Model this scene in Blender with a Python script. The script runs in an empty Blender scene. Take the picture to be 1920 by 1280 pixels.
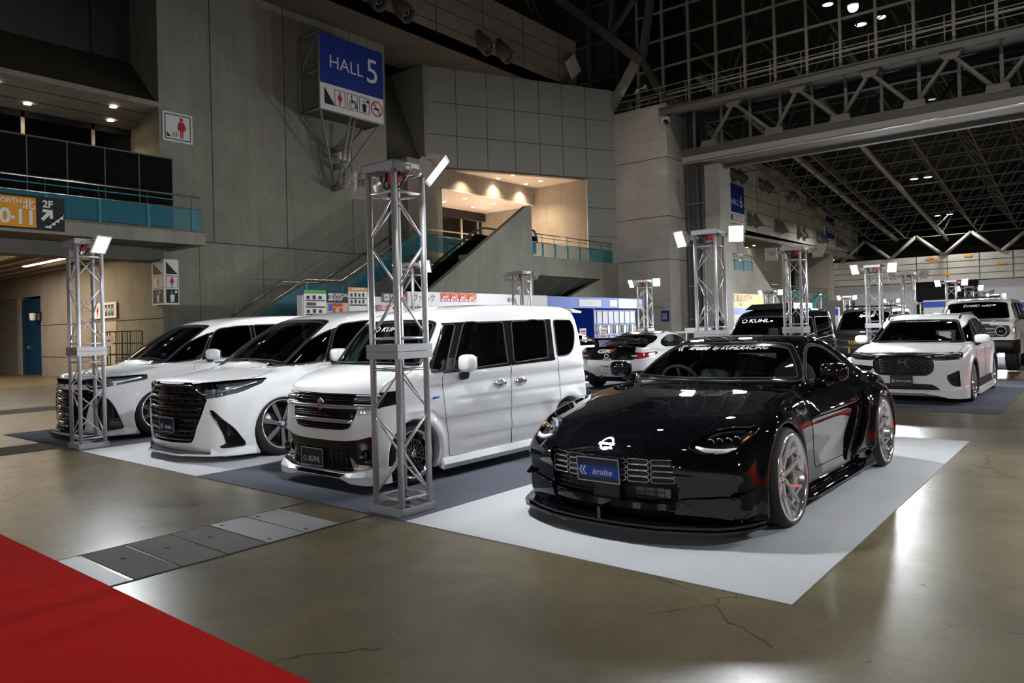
import bpy, bmesh, math, random
import numpy as np
from math import sin, cos, pi, radians
from mathutils import Vector, Matrix
random.seed(7)
SC = bpy.context.scene
COL = SC.collection
# ------------------------------------------------------------------ camera
CAM_H = 1.40
YAW, PITCH, ROLL, FPX = radians(39.28), radians(0.35), radians(-1.486), 1370.0
def make_camera():
    cy, sy = cos(YAW), sin(YAW)
    f = Vector((-sy, cy, 0)); r = Vector((cy, sy, 0)); u = Vector((0, 0, 1))
    cp, sp = cos(PITCH), sin(PITCH)
    f2 = cp*f + sp*u; u2 = -sp*f + cp*u
    cr, sr = cos(ROLL), sin(ROLL)
    r3 = cr*r + sr*u2; u3 = -sr*r + cr*u2
    cam = bpy.data.cameras.new('camera'); o = bpy.data.objects.new('camera', cam)
    COL.objects.link(o)
    m = Matrix.Identity(4)
    for i in range(3):
        m[i][0] = r3[i]; m[i][1] = u3[i]; m[i][2] = -f2[i]
    m[2][3] = CAM_H
    o.matrix_world = m
    cam.sensor_width = 36.0; cam.lens = FPX/1920*36.0
    cam.shift_y = -33.0/1920
    cam.clip_start = 0.05; cam.clip_end = 400
    SC.camera = o
make_camera()
# ------------------------------------------------------------------ scene tree helpers
def tag(o, label=None, cat=None, group=None, kind=None):
    if label: o['label'] = label
    if cat: o['category'] = cat
    if group: o['group'] = group
    if kind: o['kind'] = kind
    return o
def empty(name, loc=(0, 0, 0), rz=0.0, label=None, cat=None, group=None, kind=None, parent=None):
    o = bpy.data.objects.new(name, None); COL.objects.link(o)
    o.location = loc; o.rotation_euler = (0, 0, rz); o.empty_display_size = .1
    if parent: o.parent = parent
    return tag(o, label, cat, group, kind)
def link(name, me, parent=None, loc=None):
    o = bpy.data.objects.new(name, me); COL.objects.link(o)
    if parent is not None: o.parent = parent
    if loc is not None: o.location = loc
    return o
def copy_tree(o, parent=None):
    c = o.copy(); COL.objects.link(c)
    if parent is not None: c.parent = parent
    for ch in o.children: copy_tree(ch, c)
    return c
class MB:
    """collects shapes with materials and links them as ONE mesh object"""
    def __init__(s): s.v = []; s.f = []; s.m = []; s.sm = []; s.mats = []
    def mi(s, mat):
        if mat not in s.mats: s.mats.append(mat)
        return s.mats.index(mat)
    def add(s, vs, fs, mat, smooth=False):
        b = len(s.v); k = s.mi(mat)
        s.v.extend([tuple(map(float, p)) for p in vs])
        for f in fs:
            s.f.append(tuple(b+int(i) for i in f)); s.m.append(k); s.sm.append(smooth)
        return s
    def box(s, c, d, mat, rz=0.0, M=None):
        x, y, z = d[0]/2, d[1]/2, d[2]/2
        vs = [(-x,-y,-z),(x,-y,-z),(x,y,-z),(-x,y,-z),(-x,-y,z),(x,-y,z),(x,y,z),(-x,y,z)]
        if M is not None: vs = [tuple(M @ Vector(p)) for p in vs]
        elif rz:
            a, b = cos(rz), sin(rz); vs = [(a*p[0]-b*p[1], b*p[0]+a*p[1], p[2]) for p in vs]
        vs = [(p[0]+c[0], p[1]+c[1], p[2]+c[2]) for p in vs]
        return s.add(vs, [(0,3,2,1),(4,5,6,7),(0,1,5,4),(1,2,6,5),(2,3,7,6),(3,0,4,7)], mat)
    def bb(s, lo, hi, mat):
        return s.box([(a+b)/2 for a, b in zip(lo, hi)], [abs(b-a) for a, b in zip(lo, hi)], mat)
    def tube(s, pts, r, mat, n=8, closed=False, cap=True):
        P = [Vector(p) for p in pts]; N = len(P); vs = []; fs = []
        rr = r if hasattr(r, '__len__') else [r]*N
        up = None
        for i, p in enumerate(P):
            a = P[(i-1) % N] if (closed or i > 0) else p
            b = P[(i+1) % N] if (closed or i < N-1) else p
            t = (b-a)
            if t.length < 1e-9: t = Vector((0, 0, 1))
            t.normalize()
            if up is None:
                up = Vector((0, 0, 1)) if abs(t.z) < .9 else Vector((1, 0, 0))
            sd = t.cross(up)
            if sd.length < 1e-6: sd = t.orthogonal()
            sd.normalize(); up = sd.cross(t).normalized()
            for k in range(n):
                an = 2*pi*k/n + pi/n
                vs.append(p + (sd*cos(an) + up*sin(an))*rr[i])
        R = N if closed else N-1
        for i in range(R):
            j = (i+1) % N
            for k in range(n):
                k2 = (k+1) % n
                fs.append((i*n+k, i*n+k2, j*n+k2, j*n+k))
        if cap and not closed:
            fs.append(tuple(range(n-1, -1, -1))); fs.append(tuple((N-1)*n+k for k in range(n)))
        return s.add(vs, fs, mat, n > 4)
    def cyl(s, a, b, r, mat, n=16, r2=None):
        return s.tube([a, b], [r, r if r2 is None else r2], mat, n)
    def lathe(s, prof, mat, n=32, axis='x', c=(0, 0, 0), closed=False):
        """prof: list of (axial, radius)"""
        vs = []; fs = []; m = len(prof)
        for k in range(n):
            a = 2*pi*k/n
            for ax, r in prof:
                p = (ax, r*cos(a), r*sin(a)) if axis == 'x' else ((r*cos(a), ax, r*sin(a)) if axis == 'y' else (r*cos(a), r*sin(a), ax))
                vs.append((p[0]+c[0], p[1]+c[1], p[2]+c[2]))
        for k in range(n):
            k2 = (k+1) % n
            for i in range(m if closed else m-1):
                j = (i+1) % m
                fs.append((k*m+i, k*m+j, k2*m+j, k2*m+i))
        return s.add(vs, fs, mat, True)
    def prism(s, poly, d, mat, smooth=False):
        """poly: 3D outline, d: extrusion vector"""
        n = len(poly); d = Vector(d)
        vs = [Vector(p) for p in poly] + [Vector(p)+d for p in poly]
        fs = [tuple(range(n-1, -1, -1)), tuple(range(n, 2*n))] + [(i, (i+1) % n, n+(i+1) % n, n+i) for i in range(n)]
        return s.add(vs, fs, mat, smooth)
    def quad(s, a, b, c, d, mat): return s.add([a, b, c, d], [(0, 1, 2, 3)], mat)
    def text(s, body, M, size, mat, depth=.002, align='CENTER', shear=0.0, space=1.0, bold=0.0, xs=1.0, font=None):
        cu = bpy.data.curves.new('t', 'FONT'); cu.body = body; cu.size = size; cu.align_x = align; cu.align_y = 'CENTER'
        cu.extrude = depth; cu.shear = shear; cu.space_character = space; cu.offset = bold; cu.resolution_u = 3
        o = bpy.data.objects.new('t', cu); COL.objects.link(o)
        dg = bpy.context.evaluated_depsgraph_get()
        me = bpy.data.meshes.new_from_object(o.evaluated_get(dg))
        vs = [M @ Vector((v.co.x*xs, v.co.y, v.co.z)) for v in me.vertices]
        fs = [tuple(p.vertices) for p in me.polygons]
        bpy.data.objects.remove(o); bpy.data.curves.remove(cu); bpy.data.meshes.remove(me)
        if vs: s.add(vs, fs, mat)
        return s
    def mesh(s, name):
        me = bpy.data.meshes.new(name)
        me.from_pydata(s.v, [], s.f)
        for m in s.mats: me.materials.append(m)
        me.polygons.foreach_set('material_index', s.m)
        me.polygons.foreach_set('use_smooth', s.sm)
        me.update()
        return me
    def build(s, name, parent=None, loc=None, fix=False, **kw):
        me = s.mesh(name)
        if fix:
            bm = bmesh.new(); bm.from_mesh(me); bmesh.ops.recalc_face_normals(bm, faces=bm.faces); bm.to_mesh(me); bm.free()
        o = link(name, me, parent, loc)
        return tag(o, **kw) if kw else o
def frame(o, ex, ey):
    """matrix whose local x,y map onto ex,ey (3D) at origin o"""
    ex = Vector(ex).normalized(); ey = Vector(ey).normalized(); ez = ex.cross(ey)
    m = Matrix.Identity(4)
    for i in range(3):
        m[i][0] = ex[i]; m[i][1] = ey[i]; m[i][2] = ez[i]; m[i][3] = o[i]
    return m
# ------------------------------------------------------------------ materials
def mat(name, col, rough=.5, metal=0.0, coat=0.0, emit=None, es=1.0, spec=.5, trans=0.0, ior=1.45, alpha=1.0, coat_r=.03):
    m = bpy.data.materials.new(name); m.use_nodes = True
    b = m.node_tree.nodes['Principled BSDF']
    b.inputs['Base Color'].default_value = (*col, 1); b.inputs['Roughness'].default_value = rough
    b.inputs['Metallic'].default_value = metal; b.inputs['Coat Weight'].default_value = coat
    b.inputs['Coat Roughness'].default_value = coat_r
    b.inputs['Specular IOR Level'].default_value = spec; b.inputs['Transmission Weight'].default_value = trans
    b.inputs['IOR'].default_value = ior; b.inputs['Alpha'].default_value = alpha
    if emit:
        b.inputs['Emission Color'].default_value = (*emit, 1); b.inputs['Emission Strength'].default_value = es
    return m
class NT:
    def __init__(s, m): s.t = m.node_tree; s.n = s.t.nodes; s.l = s.t.links; s.b = s.n.get('Principled BSDF')
    def node(s, typ, **kw):
        n = s.n.new(typ)
        for k, v in kw.items():
            if k.startswith('i_'): n.inputs[k[2:].replace('_', ' ')].default_value = v
            else: setattr(n, k, v)
        return n
    def link(s, a, b): s.l.new(a, b)
    def ramp(s, fac, stops):
        r = s.node('ShaderNodeValToRGB'); e = r.color_ramp.elements
        e[0].position, e[0].color = stops[0][0], (*stops[0][1], 1); e[1].position, e[1].color = stops[1][0], (*stops[1][1], 1)
        for p, c in stops[2:]:
            x = e.new(p); x.color = (*c, 1)
        s.link(fac, r.inputs['Fac']); return r.outputs['Color']
    def noise(s, vec, scale, detail=4, rough=.55, dist=0.0):
        n = s.node('ShaderNodeTexNoise'); n.inputs['Scale'].default_value = scale; n.inputs['Detail'].default_value = detail
        n.inputs['Roughness'].default_value = rough; n.inputs['Distortion'].default_value = dist
        if vec is not None: s.link(vec, n.inputs['Vector'])
        return n.outputs['Fac']
    def mapv(s, vec, scale=(1, 1, 1), rot=(0, 0, 0), loc=(0, 0, 0)):
        n = s.node('ShaderNodeMapping'); n.inputs['Scale'].default_value = scale; n.inputs['Rotation'].default_value = rot; n.inputs['Location'].default_value = loc
        s.link(vec, n.inputs['Vector']); return n.outputs['Vector']
    def coord(s, k='Object'): return s.node('ShaderNodeTexCoord').outputs[k]
    def mix(s, fac, a, b, blend='MIX'):
        n = s.node('ShaderNodeMix', data_type='RGBA', blend_type=blend)
        for inp, v in ((n.inputs[0], fac), (n.inputs[6], a), (n.inputs[7], b)):
            if hasattr(v, 'links') or hasattr(v, 'is_linked'): s.link(v, inp)
            elif isinstance(v, (int, float)): inp.default_value = v
            else: inp.default_value = (*v, 1)
        return n.outputs[2]
    def math(s, op, a, b=None, clamp=False):
        n = s.node('ShaderNodeMath', operation=op, use_clamp=clamp)
        for i, v in enumerate((a, b)):
            if v is None: continue
            if isinstance(v, (int, float)): n.inputs[i].default_value = v
            else: s.link(v, n.inputs[i])
        return n.outputs[0]
    def bump(s, h, strength=.2, dist=.01):
        n = s.node('ShaderNodeBump'); n.inputs['Strength'].default_value = strength; n.inputs['Distance'].default_value = dist
        s.link(h, n.inputs['Height']); s.link(n.outputs['Normal'], s.b.inputs['Normal']); return n.outputs['Normal']
M = {}
# ------------------------------------------------------------------ shared materials
def glass(name, tint, rough=0.0, ior=1.5, bias=0.0):
    m = bpy.data.materials.new(name); m.use_nodes = True; n = NT(m); n.n.remove(n.b)
    out = n.n['Material Output']
    t = n.node('ShaderNodeBsdfTransparent'); t.inputs['Color'].default_value = (*tint, 1)
    g = n.node('ShaderNodeBsdfGlossy'); g.inputs['Roughness'].default_value = rough
    f = n.node('ShaderNodeFresnel'); f.inputs['IOR'].default_value = ior
    x = n.node('ShaderNodeMixShader')
    fac = n.math('ADD', f.outputs[0], bias, True) if bias else f.outputs[0]
    n.link(fac, x.inputs[0]); n.link(t.outputs[0], x.inputs[1]); n.link(g.outputs[0], x.inputs[2]); n.link(x.outputs[0], out.inputs['Surface'])
    return m
def paint_flake(name, base, flake, scale=420, amount=.12):
    m = mat(name, base, .4, 0, 1.0, spec=0, coat_r=.01); n = NT(m)
    v = n.node('ShaderNodeTexVoronoi'); v.inputs['Scale'].default_value = scale; n.link(n.coord(), v.inputs['Vector'])
    sep = n.node('ShaderNodeSeparateColor'); n.link(v.outputs['Color'], sep.inputs[0])
    k = n.math('GREATER_THAN', sep.outputs[0], 1-amount)
    n.link(n.mix(k, base, flake), n.b.inputs['Base Color'])
    n.link(n.math('MULTIPLY', k, .6), n.b.inputs['Metallic'])
    return m
M['black_paint'] = paint_flake('black_flake_paint', (.0022, .0022, .0032), (.05, .055, .075), 680, .022)
M['gloss_black'] = mat('gloss_black', (.006, .006, .007), .12, coat=.6)
M['white_paint'] = mat('white_pearl_paint', (.86, .86, .87), .38, 0, 1.0, coat_r=.02)
M['brown_paint'] = mat('dark_bronze_paint', (.035, .03, .028), .35, .3, 1.0)
M['black_plastic'] = mat('black_plastic', (.012, .012, .013), .5)
M['dark_trim'] = mat('dark_trim', (.02, .02, .021), .65)
M['seam'] = mat('panel_gap_black', (.006, .006, .006), .9, spec=.05)
M['chrome'] = mat('chrome', (.92, .92, .93), .12, .92)
M['grille_black'] = mat('satin_black_grille', (.012, .012, .013), .32)
M['bright_rim'] = mat('polished_rim', (.88, .88, .89), .18, .85)
M['gun_rim'] = mat('gunmetal_rim', (.20, .20, .21), .22, 1.0)
M['smoke_chrome'] = mat('smoked_chrome', (.13, .125, .12), .22, 1.0)
M['rubber'] = mat('tyre_rubber', (.014, .014, .015), .72)
M['iron'] = mat('brake_iron', (.16, .15, .15), .4, 1.0)
M['ws_glass'] = glass('clear_windshield', (.78, .86, .83))
M['green_glass'] = glass('green_windshield', (.66, .82, .72))
M['dark_glass'] = glass('privacy_glass', (.035, .035, .04), bias=.015)
M['mid_glass'] = glass('tinted_glass', (.26, .29, .275))
M['lens'] = glass('lamp_lens', (.82, .85, .88))
M['lamp_inner'] = mat('lamp_reflector', (.80, .82, .86), .35, .4)
M['lamp_dark'] = mat('lamp_housing', (.14, .145, .16), .3, .6, .3)
M['amber'] = mat('amber_lens', (.75, .22, .02), .2, 0, .6)
M['red_lens'] = mat('red_lamp_lens', (.50, .008, .012), .15, 0, .8)
M['white_print'] = mat('white_print', (.82, .82, .82), .6)
M['silver_print'] = mat('silver_print', (.72, .72, .70), .4, .3)
M['black_print'] = mat('black_print', (.012, .012, .013), .6)
M['red_print'] = mat('red_print', (.52, .02, .022), .55)
M['yellow_print'] = mat('yellow_print', (.80, .62, .02), .55)
M['orange_print'] = mat('orange_print', (.80, .33, .02), .55)
M['blue_print'] = mat('blue_print', (.004, .028, .26), .5)
M['green_print'] = mat('green_print', (.10, .42, .05), .55)
M['plate_navy'] = mat('plate_navy', (.01, .02, .06), .35, 0, .3)
M['plate_blue'] = mat('plate_blue', (.006, .07, .42), .35, 0, .3)
M['plate_black'] = mat('plate_black', (.014, .014, .016), .35, 0, .3)
M['interior'] = mat('car_interior', (.16, .17, .172), .7)
M['interior_pale'] = mat('car_interior_pale', (.42, .45, .42), .7)
M['seat'] = mat('seat_fabric', (.04, .04, .042), .85)
M['alu'] = mat('aluminium_tube', (.66, .66, .68), .42, .55)
M['galv'] = mat('galvanised_plate', (.52, .53, .55), .48, .5)
# ================================================================== car surfaces from side / plan / section curves
def crom(pts, n=8, closed=True):
    """Catmull-Rom through pts; a point with a third entry is a sharp corner"""
    P = [(p[0], p[1]) for p in pts]; S = [len(p) > 2 for p in pts]; N = len(P); out = []
    for i in range(N if closed else N-1):
        p1 = np.array(P[i]); p2 = np.array(P[(i+1) % N])
        p0 = np.array(P[(i-1) % N]) if (closed or i > 0) else p1
        p3 = np.array(P[(i+2) % N]) if (closed or i < N-2) else p2
        if S[i]: p0 = p1
        if S[(i+1) % N]: p3 = p2
        d = np.linalg.norm(p2-p1)+1e-9
        m1 = (p2-p0); m2 = (p3-p1)
        m1 = m1/(np.linalg.norm(m1)+1e-9)*d if not S[i] else (p2-p1)
        m2 = m2/(np.linalg.norm(m2)+1e-9)*d if not S[(i+1) % N] else (p2-p1)
        for k in range(n):
            t = k/n; t2 = t*t; t3 = t2*t
            out.append((2*t3-3*t2+1)*p1 + (t3-2*t2+t)*m1 + (-2*t3+3*t2)*p2 + (t3-t2)*m2)
    if not closed: out.append(np.array(P[-1]))
    return np.array(out)
def poly_sdf(a, b, poly):
    """signed distance (negative inside) of points (a,b) to closed polygon"""
    a = np.asarray(a, np.float64); b = np.asarray(b, np.float64)
    d2 = np.full(a.shape, 1e9); ins = np.zeros(a.shape, bool); n = len(poly)
    for i in range(n):
        x1, y1 = poly[i]; x2, y2 = poly[(i+1) % n]
        ex, ey = x2-x1, y2-y1; wx, wy = a-x1, b-y1
        L = ex*ex+ey*ey+1e-12
        t = np.clip((wx*ex+wy*ey)/L, 0, 1)
        dx, dy = wx-ex*t, wy-ey*t
        d2 = np.minimum(d2, dx*dx+dy*dy)
        c = (y1 > b) != (y2 > b)
        if y1 != y2: ins ^= c & (a < (x2-x1)*(b-y1)/(y2-y1)+x1)
    d = np.sqrt(d2)
    return np.where(ins, -d, d)
class Img2:
    """2-D lookup with bilinear sampling"""
    def __init__(s, fn, lo, hi, h):
        s.lo, s.h = lo, h
        s.n = [int(math.ceil((hi[i]-lo[i])/h))+1 for i in range(2)]
        A, B = np.meshgrid(lo[0]+h*np.arange(s.n[0]), lo[1]+h*np.arange(s.n[1]), indexing='ij')
        s.g = fn(A, B).astype(np.float32)
    def __call__(s, a, b):
        u = np.clip((a-s.lo[0])/s.h, 0, s.n[0]-1.001); v = np.clip((b-s.lo[1])/s.h, 0, s.n[1]-1.001)
        u, v = np.broadcast_arrays(u, v)
        i = u.astype(np.int32); j = v.astype(np.int32); fu = (u-i).astype(np.float32); fv = (v-j).astype(np.float32)
        g = s.g
        return (g[i, j]*(1-fu)+g[i+1, j]*fu)*(1-fv)+(g[i, j+1]*(1-fu)+g[i+1, j+1]*fu)*fv
def prof(pts, h=.01, n=8, pad=.35):
    p = crom(pts, n); lo = p.min(0)-pad; hi = p.max(0)+pad
    return Img2(lambda a, b: poly_sdf(a, b, p), lo, hi, h)
def smax(a, b, k):
    h = np.clip(.5+.5*(a-b)/k, 0, 1); return b+(a-b)*h+k*h*(1-h)
def smin(a, b, k): return -smax(-a, -b, k)
def cspl(xs, ys):
    """smooth monotone-ish 1-D interpolation (pchip)"""
    xs = np.array(xs, float); ys = np.array(ys, float); d = np.diff(ys)/np.diff(xs); m = np.zeros(len(xs))
    m[1:-1] = np.where(d[:-1]*d[1:] > 0, 2*d[:-1]*d[1:]/(d[:-1]+d[1:]+1e-12), 0)
    m[0], m[-1] = d[0], d[-1]
    def f(x):
        x = np.clip(x, xs[0], xs[-1]); i = np.clip(np.searchsorted(xs, x)-1, 0, len(xs)-2)
        hh = xs[i+1]-xs[i]; t = (x-xs[i])/hh
        return ys[i]*(1+2*t)*(1-t)**2 + hh*m[i]*t*(1-t)**2 + ys[i+1]*t*t*(3-2*t) + hh*m[i+1]*t*t*(t-1)
    return f
class Surf:
    """half body (x>=0) meshed from implicit f(x,l,z), then cut into named pieces"""
    def __init__(s, f, size, h):
        s.fn = f
        W, L0, L1, Z0, Z1 = size
        x = (np.arange(int(W/h)+3)-1.5)*h; l = np.arange(L0, L1+h, h); z = np.arange(Z0, Z1+h, h)
        F = np.broadcast_to(f(np.abs(x)[:, None, None].astype(np.float32), l[None, :, None].astype(np.float32), z[None, None, :].astype(np.float32)), (len(x), len(l), len(z)))
        S = F < 0
        c = S[:-1, :-1, :-1].astype(np.int8)
        for a, b, d in ((1,0,0),(0,1,0),(1,1,0),(0,0,1),(1,0,1),(0,1,1),(1,1,1)):
            c = c + S[a:len(x)-1+a, b:len(l)-1+b, d:len(z)-1+d]
        act = (c > 0) & (c < 8)
        I, J, K = np.nonzero(act)
        idx = np.full(act.shape, -1, np.int32); idx[I, J, K] = np.arange(len(I))
        cor = [(0,0,0),(1,0,0),(0,1,0),(1,1,0),(0,0,1),(1,0,1),(0,1,1),(1,1,1)]
        val = [F[I+a, J+b, K+d] for a, b, d in cor]
        P = np.zeros((len(I), 3)); cnt = np.zeros(len(I))
        for p in range(8):
            for q in range(p+1, 8):
                dd = [abs(cor[p][i]-cor[q][i]) for i in range(3)]
                if sum(dd) != 1: continue
                va, vb = val[p], val[q]; m = (va < 0) != (vb < 0)
                t = np.where(m, va/(va-vb+1e-20), 0)
                for i in range(3): P[:, i] += np.where(m, cor[p][i]+(cor[q][i]-cor[p][i])*t, 0)
                cnt += m
        P /= cnt[:, None]
        V = np.stack([x[0]+(I+P[:, 0])*h, l[0]+(J+P[:, 1])*h, z[0]+(K+P[:, 2])*h], 1)
        Q = []
        # quads around every grid edge whose ends differ
        for ax in range(3):
            sl0 = [slice(None)]*3; sl1 = [slice(None)]*3; sl0[ax] = slice(0, -1); sl1[ax] = slice(1, None)
            A = S[tuple(sl0)]; B = S[tuple(sl1)]
            o1, o2 = [(1, 2), (2, 0), (0, 1)][ax]
            e = np.nonzero(A != B); e = np.stack(e, 1)
            ok = (e[:, o1] > 0) & (e[:, o2] > 0) & (e[:, o1] < F.shape[o1]-1) & (e[:, o2] < F.shape[o2]-1)
            e = e[ok]; inside = A[tuple(e.T)]
            def g(d1, d2):
                q = e.copy(); q[:, o1] += d1; q[:, o2] += d2; return idx[q[:, 0], q[:, 1], q[:, 2]]
            q = np.stack([g(-1, -1), g(0, -1), g(0, 0), g(-1, 0)], 1)
            q[~inside] = q[~inside][:, ::-1]
            Q.append(q)
        Q = np.concatenate(Q)
        keep = (V[Q][:, :, 0] > -h*.25).all(1)
        V[:, 0][np.abs(V[:, 0]) < h*.25] = 0
        Q = Q[keep]
        s.V = V; s.h = h; s.parts = {}
        s.project(2)
        T = np.concatenate([Q[:, [0, 1, 2, 3]]])
        s.parts['body'] = T
        s.compact()
    def compact(s):
        used = np.unique(np.concatenate([q.ravel() for q in s.parts.values()])); used = used[used >= 0]
        mp = np.full(len(s.V)+1, -1, np.int64); mp[used] = np.arange(len(used))
        s.V = s.V[used]
        for k in s.parts: s.parts[k] = np.where(s.parts[k] >= 0, mp[s.parts[k]], -1)
    def grad(s, P, e=None):
        e = e or s.h*.6; G = np.zeros_like(P)
        for i in range(3):
            d = np.zeros(3); d[i] = e
            a = P+d; b = P-d
            G[:, i] = s.ev(a)-s.ev(b)
        return G/(2*e)
    def ev(s, P): return s.fn(np.abs(P[:, 0]), P[:, 1], P[:, 2])
    def project(s, it=1):
        for _ in range(it):
            G = s.grad(s.V); v = s.ev(s.V)
            st = (v/np.maximum((G*G).sum(1), .3))[:, None]*G
            n = np.linalg.norm(st, axis=1, keepdims=True); st *= np.minimum(1, s.h*.5/np.maximum(n, 1e-9))
            z = s.V[:, 0] == 0
            s.V = s.V-st; s.V[z, 0] = 0
    def normals(s):
        G = s.grad(s.V, s.h*.8); z = s.V[:, 0] == 0; G[z, 0] = 0
        return G/np.maximum(np.linalg.norm(G, axis=1, keepdims=True), 1e-9)
    def cut(s, src, dst, sdf):
        """move the faces of part(s) src with sdf<0 into part dst; the border follows the zero line"""
        srcs = [src] if isinstance(src, str) else src
        for sn in srcs:
            Fc = s.parts.get(sn)
            if Fc is None or len(Fc) == 0: continue
            sd = sdf(s.V[:, 0], s.V[:, 1], s.V[:, 2]).astype(float)
            nq = Fc[:, 3] >= 0
            quads = Fc
            E = np.concatenate([np.stack([quads[:, i], np.where(quads[:, (i+1) % 4] >= 0, quads[:, (i+1) % 4], quads[:, 0])], 1) for i in range(4)])
            E = E[(E[:, 0] >= 0) & (E[:, 1] >= 0) & (E[:, 0] != E[:, 1])]
            E.sort(1); E = np.unique(E, axis=0)
            sa, sb = sd[E[:, 0]], sd[E[:, 1]]
            c = sa*sb < 0; E = E[c]; sa = sa[c]; sb = sb[c]
            if len(E):
                t = sa/(sa-sb)
                near = np.where(t < .5, E[:, 0], E[:, 1]); far = np.where(t < .5, E[:, 1], E[:, 0]); tt = np.where(t < .5, t, 1-t)
                o = np.argsort(-tt); near, far, tt = near[o], far[o], tt[o]
                newp = s.V.copy(); newp[near] = s.V[near]+(s.V[far]-s.V[near])*tt[:, None]
                zx = s.V[:, 0] == 0; newp[zx, 0] = 0
                s.V = newp; sd[near] = 0
            sg = np.where(sd < -1e-9, -1, np.where(sd > 1e-9, 1, 0))
            q = Fc; g = sg[q]; g = np.where(q >= 0, g, 0)
            hasn = (g < 0).any(1); hasp = (g > 0).any(1)
            both = hasn & hasp
            outF = [q[~hasn & hasp]]; inF = [q[hasn & ~hasp]]
            zero = q[~hasn & ~hasp]
            if len(zero):
                ce = s.V[zero].mean(1); v = sdf(ce[:, 0], ce[:, 1], ce[:, 2]); inF.append(zero[v < 0]); outF.append(zero[v >= 0])
            for f in q[both]:
                if f[3] < 0:
                    v = sd[f[:3]].sum(); (inF if v < 0 else outF).append(f[None]); continue
                gg = sg[f]
                if gg[0] == 0 and gg[2] == 0: tr = [(0, 1, 2), (0, 2, 3)]
                elif gg[1] == 0 and gg[3] == 0: tr = [(1, 2, 3), (1, 3, 0)]
                else:
                    v = sd[f].sum(); (inF if v < 0 else outF).append(f[None]); continue
                for a in tr:
                    w = f[list(a)]; v = sd[w].sum(); (inF if v < 0 else outF).append(np.array([[w[0], w[1], w[2], -1]]))
            s.parts[sn] = np.concatenate(outF)
            i = np.concatenate(inF)
            s.parts[dst] = np.concatenate([s.parts[dst], i]) if dst in s.parts else i
    def drop(s, name): s.parts.pop(name, None)
    def loops(s, name):
        """border loops of a part, as lists of vertex ids (edges on x=0 left out)"""
        F = s.parts[name]; E = {}
        for f in F:
            w = [i for i in f if i >= 0]
            for k in range(len(w)):
                a, b = w[k], w[(k+1) % len(w)]
                if (b, a) in E: del E[(b, a)]
                else: E[(a, b)] = 1
        nx = {}
        for a, b in E:
            if s.V[a, 0] == 0 and s.V[b, 0] == 0: continue
            nx.setdefault(a, []).append(b)
        out = []
        starts = set(nx)-{b for v in nx.values() for b in v}
        order = list(starts)+list(nx)
        for st in order:
            if not nx.get(st): continue
            L = [st]; cur = st
            while nx.get(cur):
                n = nx[cur].pop()
                if n == st: L.append(st); break
                L.append(n); cur = n
            if len(L) > 5: out.append(L)
        return out
    # -- points on the surface
    def front(s, x, z, l0=-.4, l1=1.5):
        """l where a ray towards the rear meets the body at (x,z)"""
        return s._march(lambda t: (np.abs(x), t, z), l0, l1, np.broadcast(np.asarray(x), np.asarray(z)).shape)
    def rear(s, x, z, l0, l1): return s._march(lambda t: (np.abs(x), t, z), l0, l1, np.broadcast(np.asarray(x), np.asarray(z)).shape)
    def side(s, l, z): return s._march(lambda t: (t, l, z), 1.3, 0.0, np.broadcast(np.asarray(l), np.asarray(z)).shape)
    def top(s, x, l, z0=2.2): return s._march(lambda t: (np.abs(x), l, t), z0, .1, np.broadcast(np.asarray(x), np.asarray(l)).shape)
    def _march(s, p, a, b, shp, n=240):
        a0 = np.full(shp, float(a)); hit = np.full(shp, np.nan); prev = a0.copy()
        for i in range(1, n+1):
            t = a0+(b-a)*i/n; v = s.fn(*[np.asarray(q, float)+np.zeros(shp) for q in p(t)])
            new = (v < 0) & np.isnan(hit)
            if new.any():
                lo, hi = prev.copy(), t.copy()
                for _ in range(10):
                    mid = (lo+hi)/2; vm = s.fn(*[np.asarray(q, float)+np.zeros(shp) for q in p(mid)])
                    lo = np.where(vm < 0, lo, mid); hi = np.where(vm < 0, mid, hi)
                hit = np.where(new, (lo+hi)/2, hit)
            prev = t
            if not np.isnan(hit).any(): break
        return hit if hit.shape else float(hit)
    # -- to blender
    def emit(s, part, name, mat, parent, off=0.0, mirror=True, join=True, shift=(0, 0, 0), N=None, side=0):
        F = s.parts.get(part)
        if F is None or len(F) == 0: return []
        if N is None: N = s.normals()
        used = np.unique(F[F >= 0]); mp = np.full(len(s.V), -1); mp[used] = np.arange(len(used))
        V = s.V[used]+N[used]*off+np.array(shift); NN = N[used]
        fs = [tuple(int(mp[i]) for i in f if i >= 0) for f in F]
        objs = []
        Vm = V.copy(); Vm[:, 0] *= -1; Nm = NN.copy(); Nm[:, 0] *= -1
        fm = [f[::-1] for f in fs]
        if mirror and join:
            z = np.abs(V[:, 0]) < 1e-6; n = len(V); mm = np.where(z, np.arange(n), -1); k = (~z).sum(); mm[~z] = n+np.arange(k)
            VV = np.concatenate([V, Vm[~z]]); NNN = np.concatenate([NN, Nm[~z]])
            sets = [(VV, NNN, fs+[tuple(int(mm[i]) for i in f) for f in fm])]
        else: sets = [(V, NN, fs)]+([(Vm, Nm, fm)] if mirror else [])
        for v, nn, f in sets:
            me = bpy.data.meshes.new(name); me.from_pydata(v.tolist(), [], f)
            me.materials.append(mat); me.polygons.foreach_set('use_smooth', [True]*len(f)); me.update()
            me.normals_split_custom_set_from_vertices(nn.tolist())
            objs.append(link(name, me, parent))
        return objs
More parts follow.
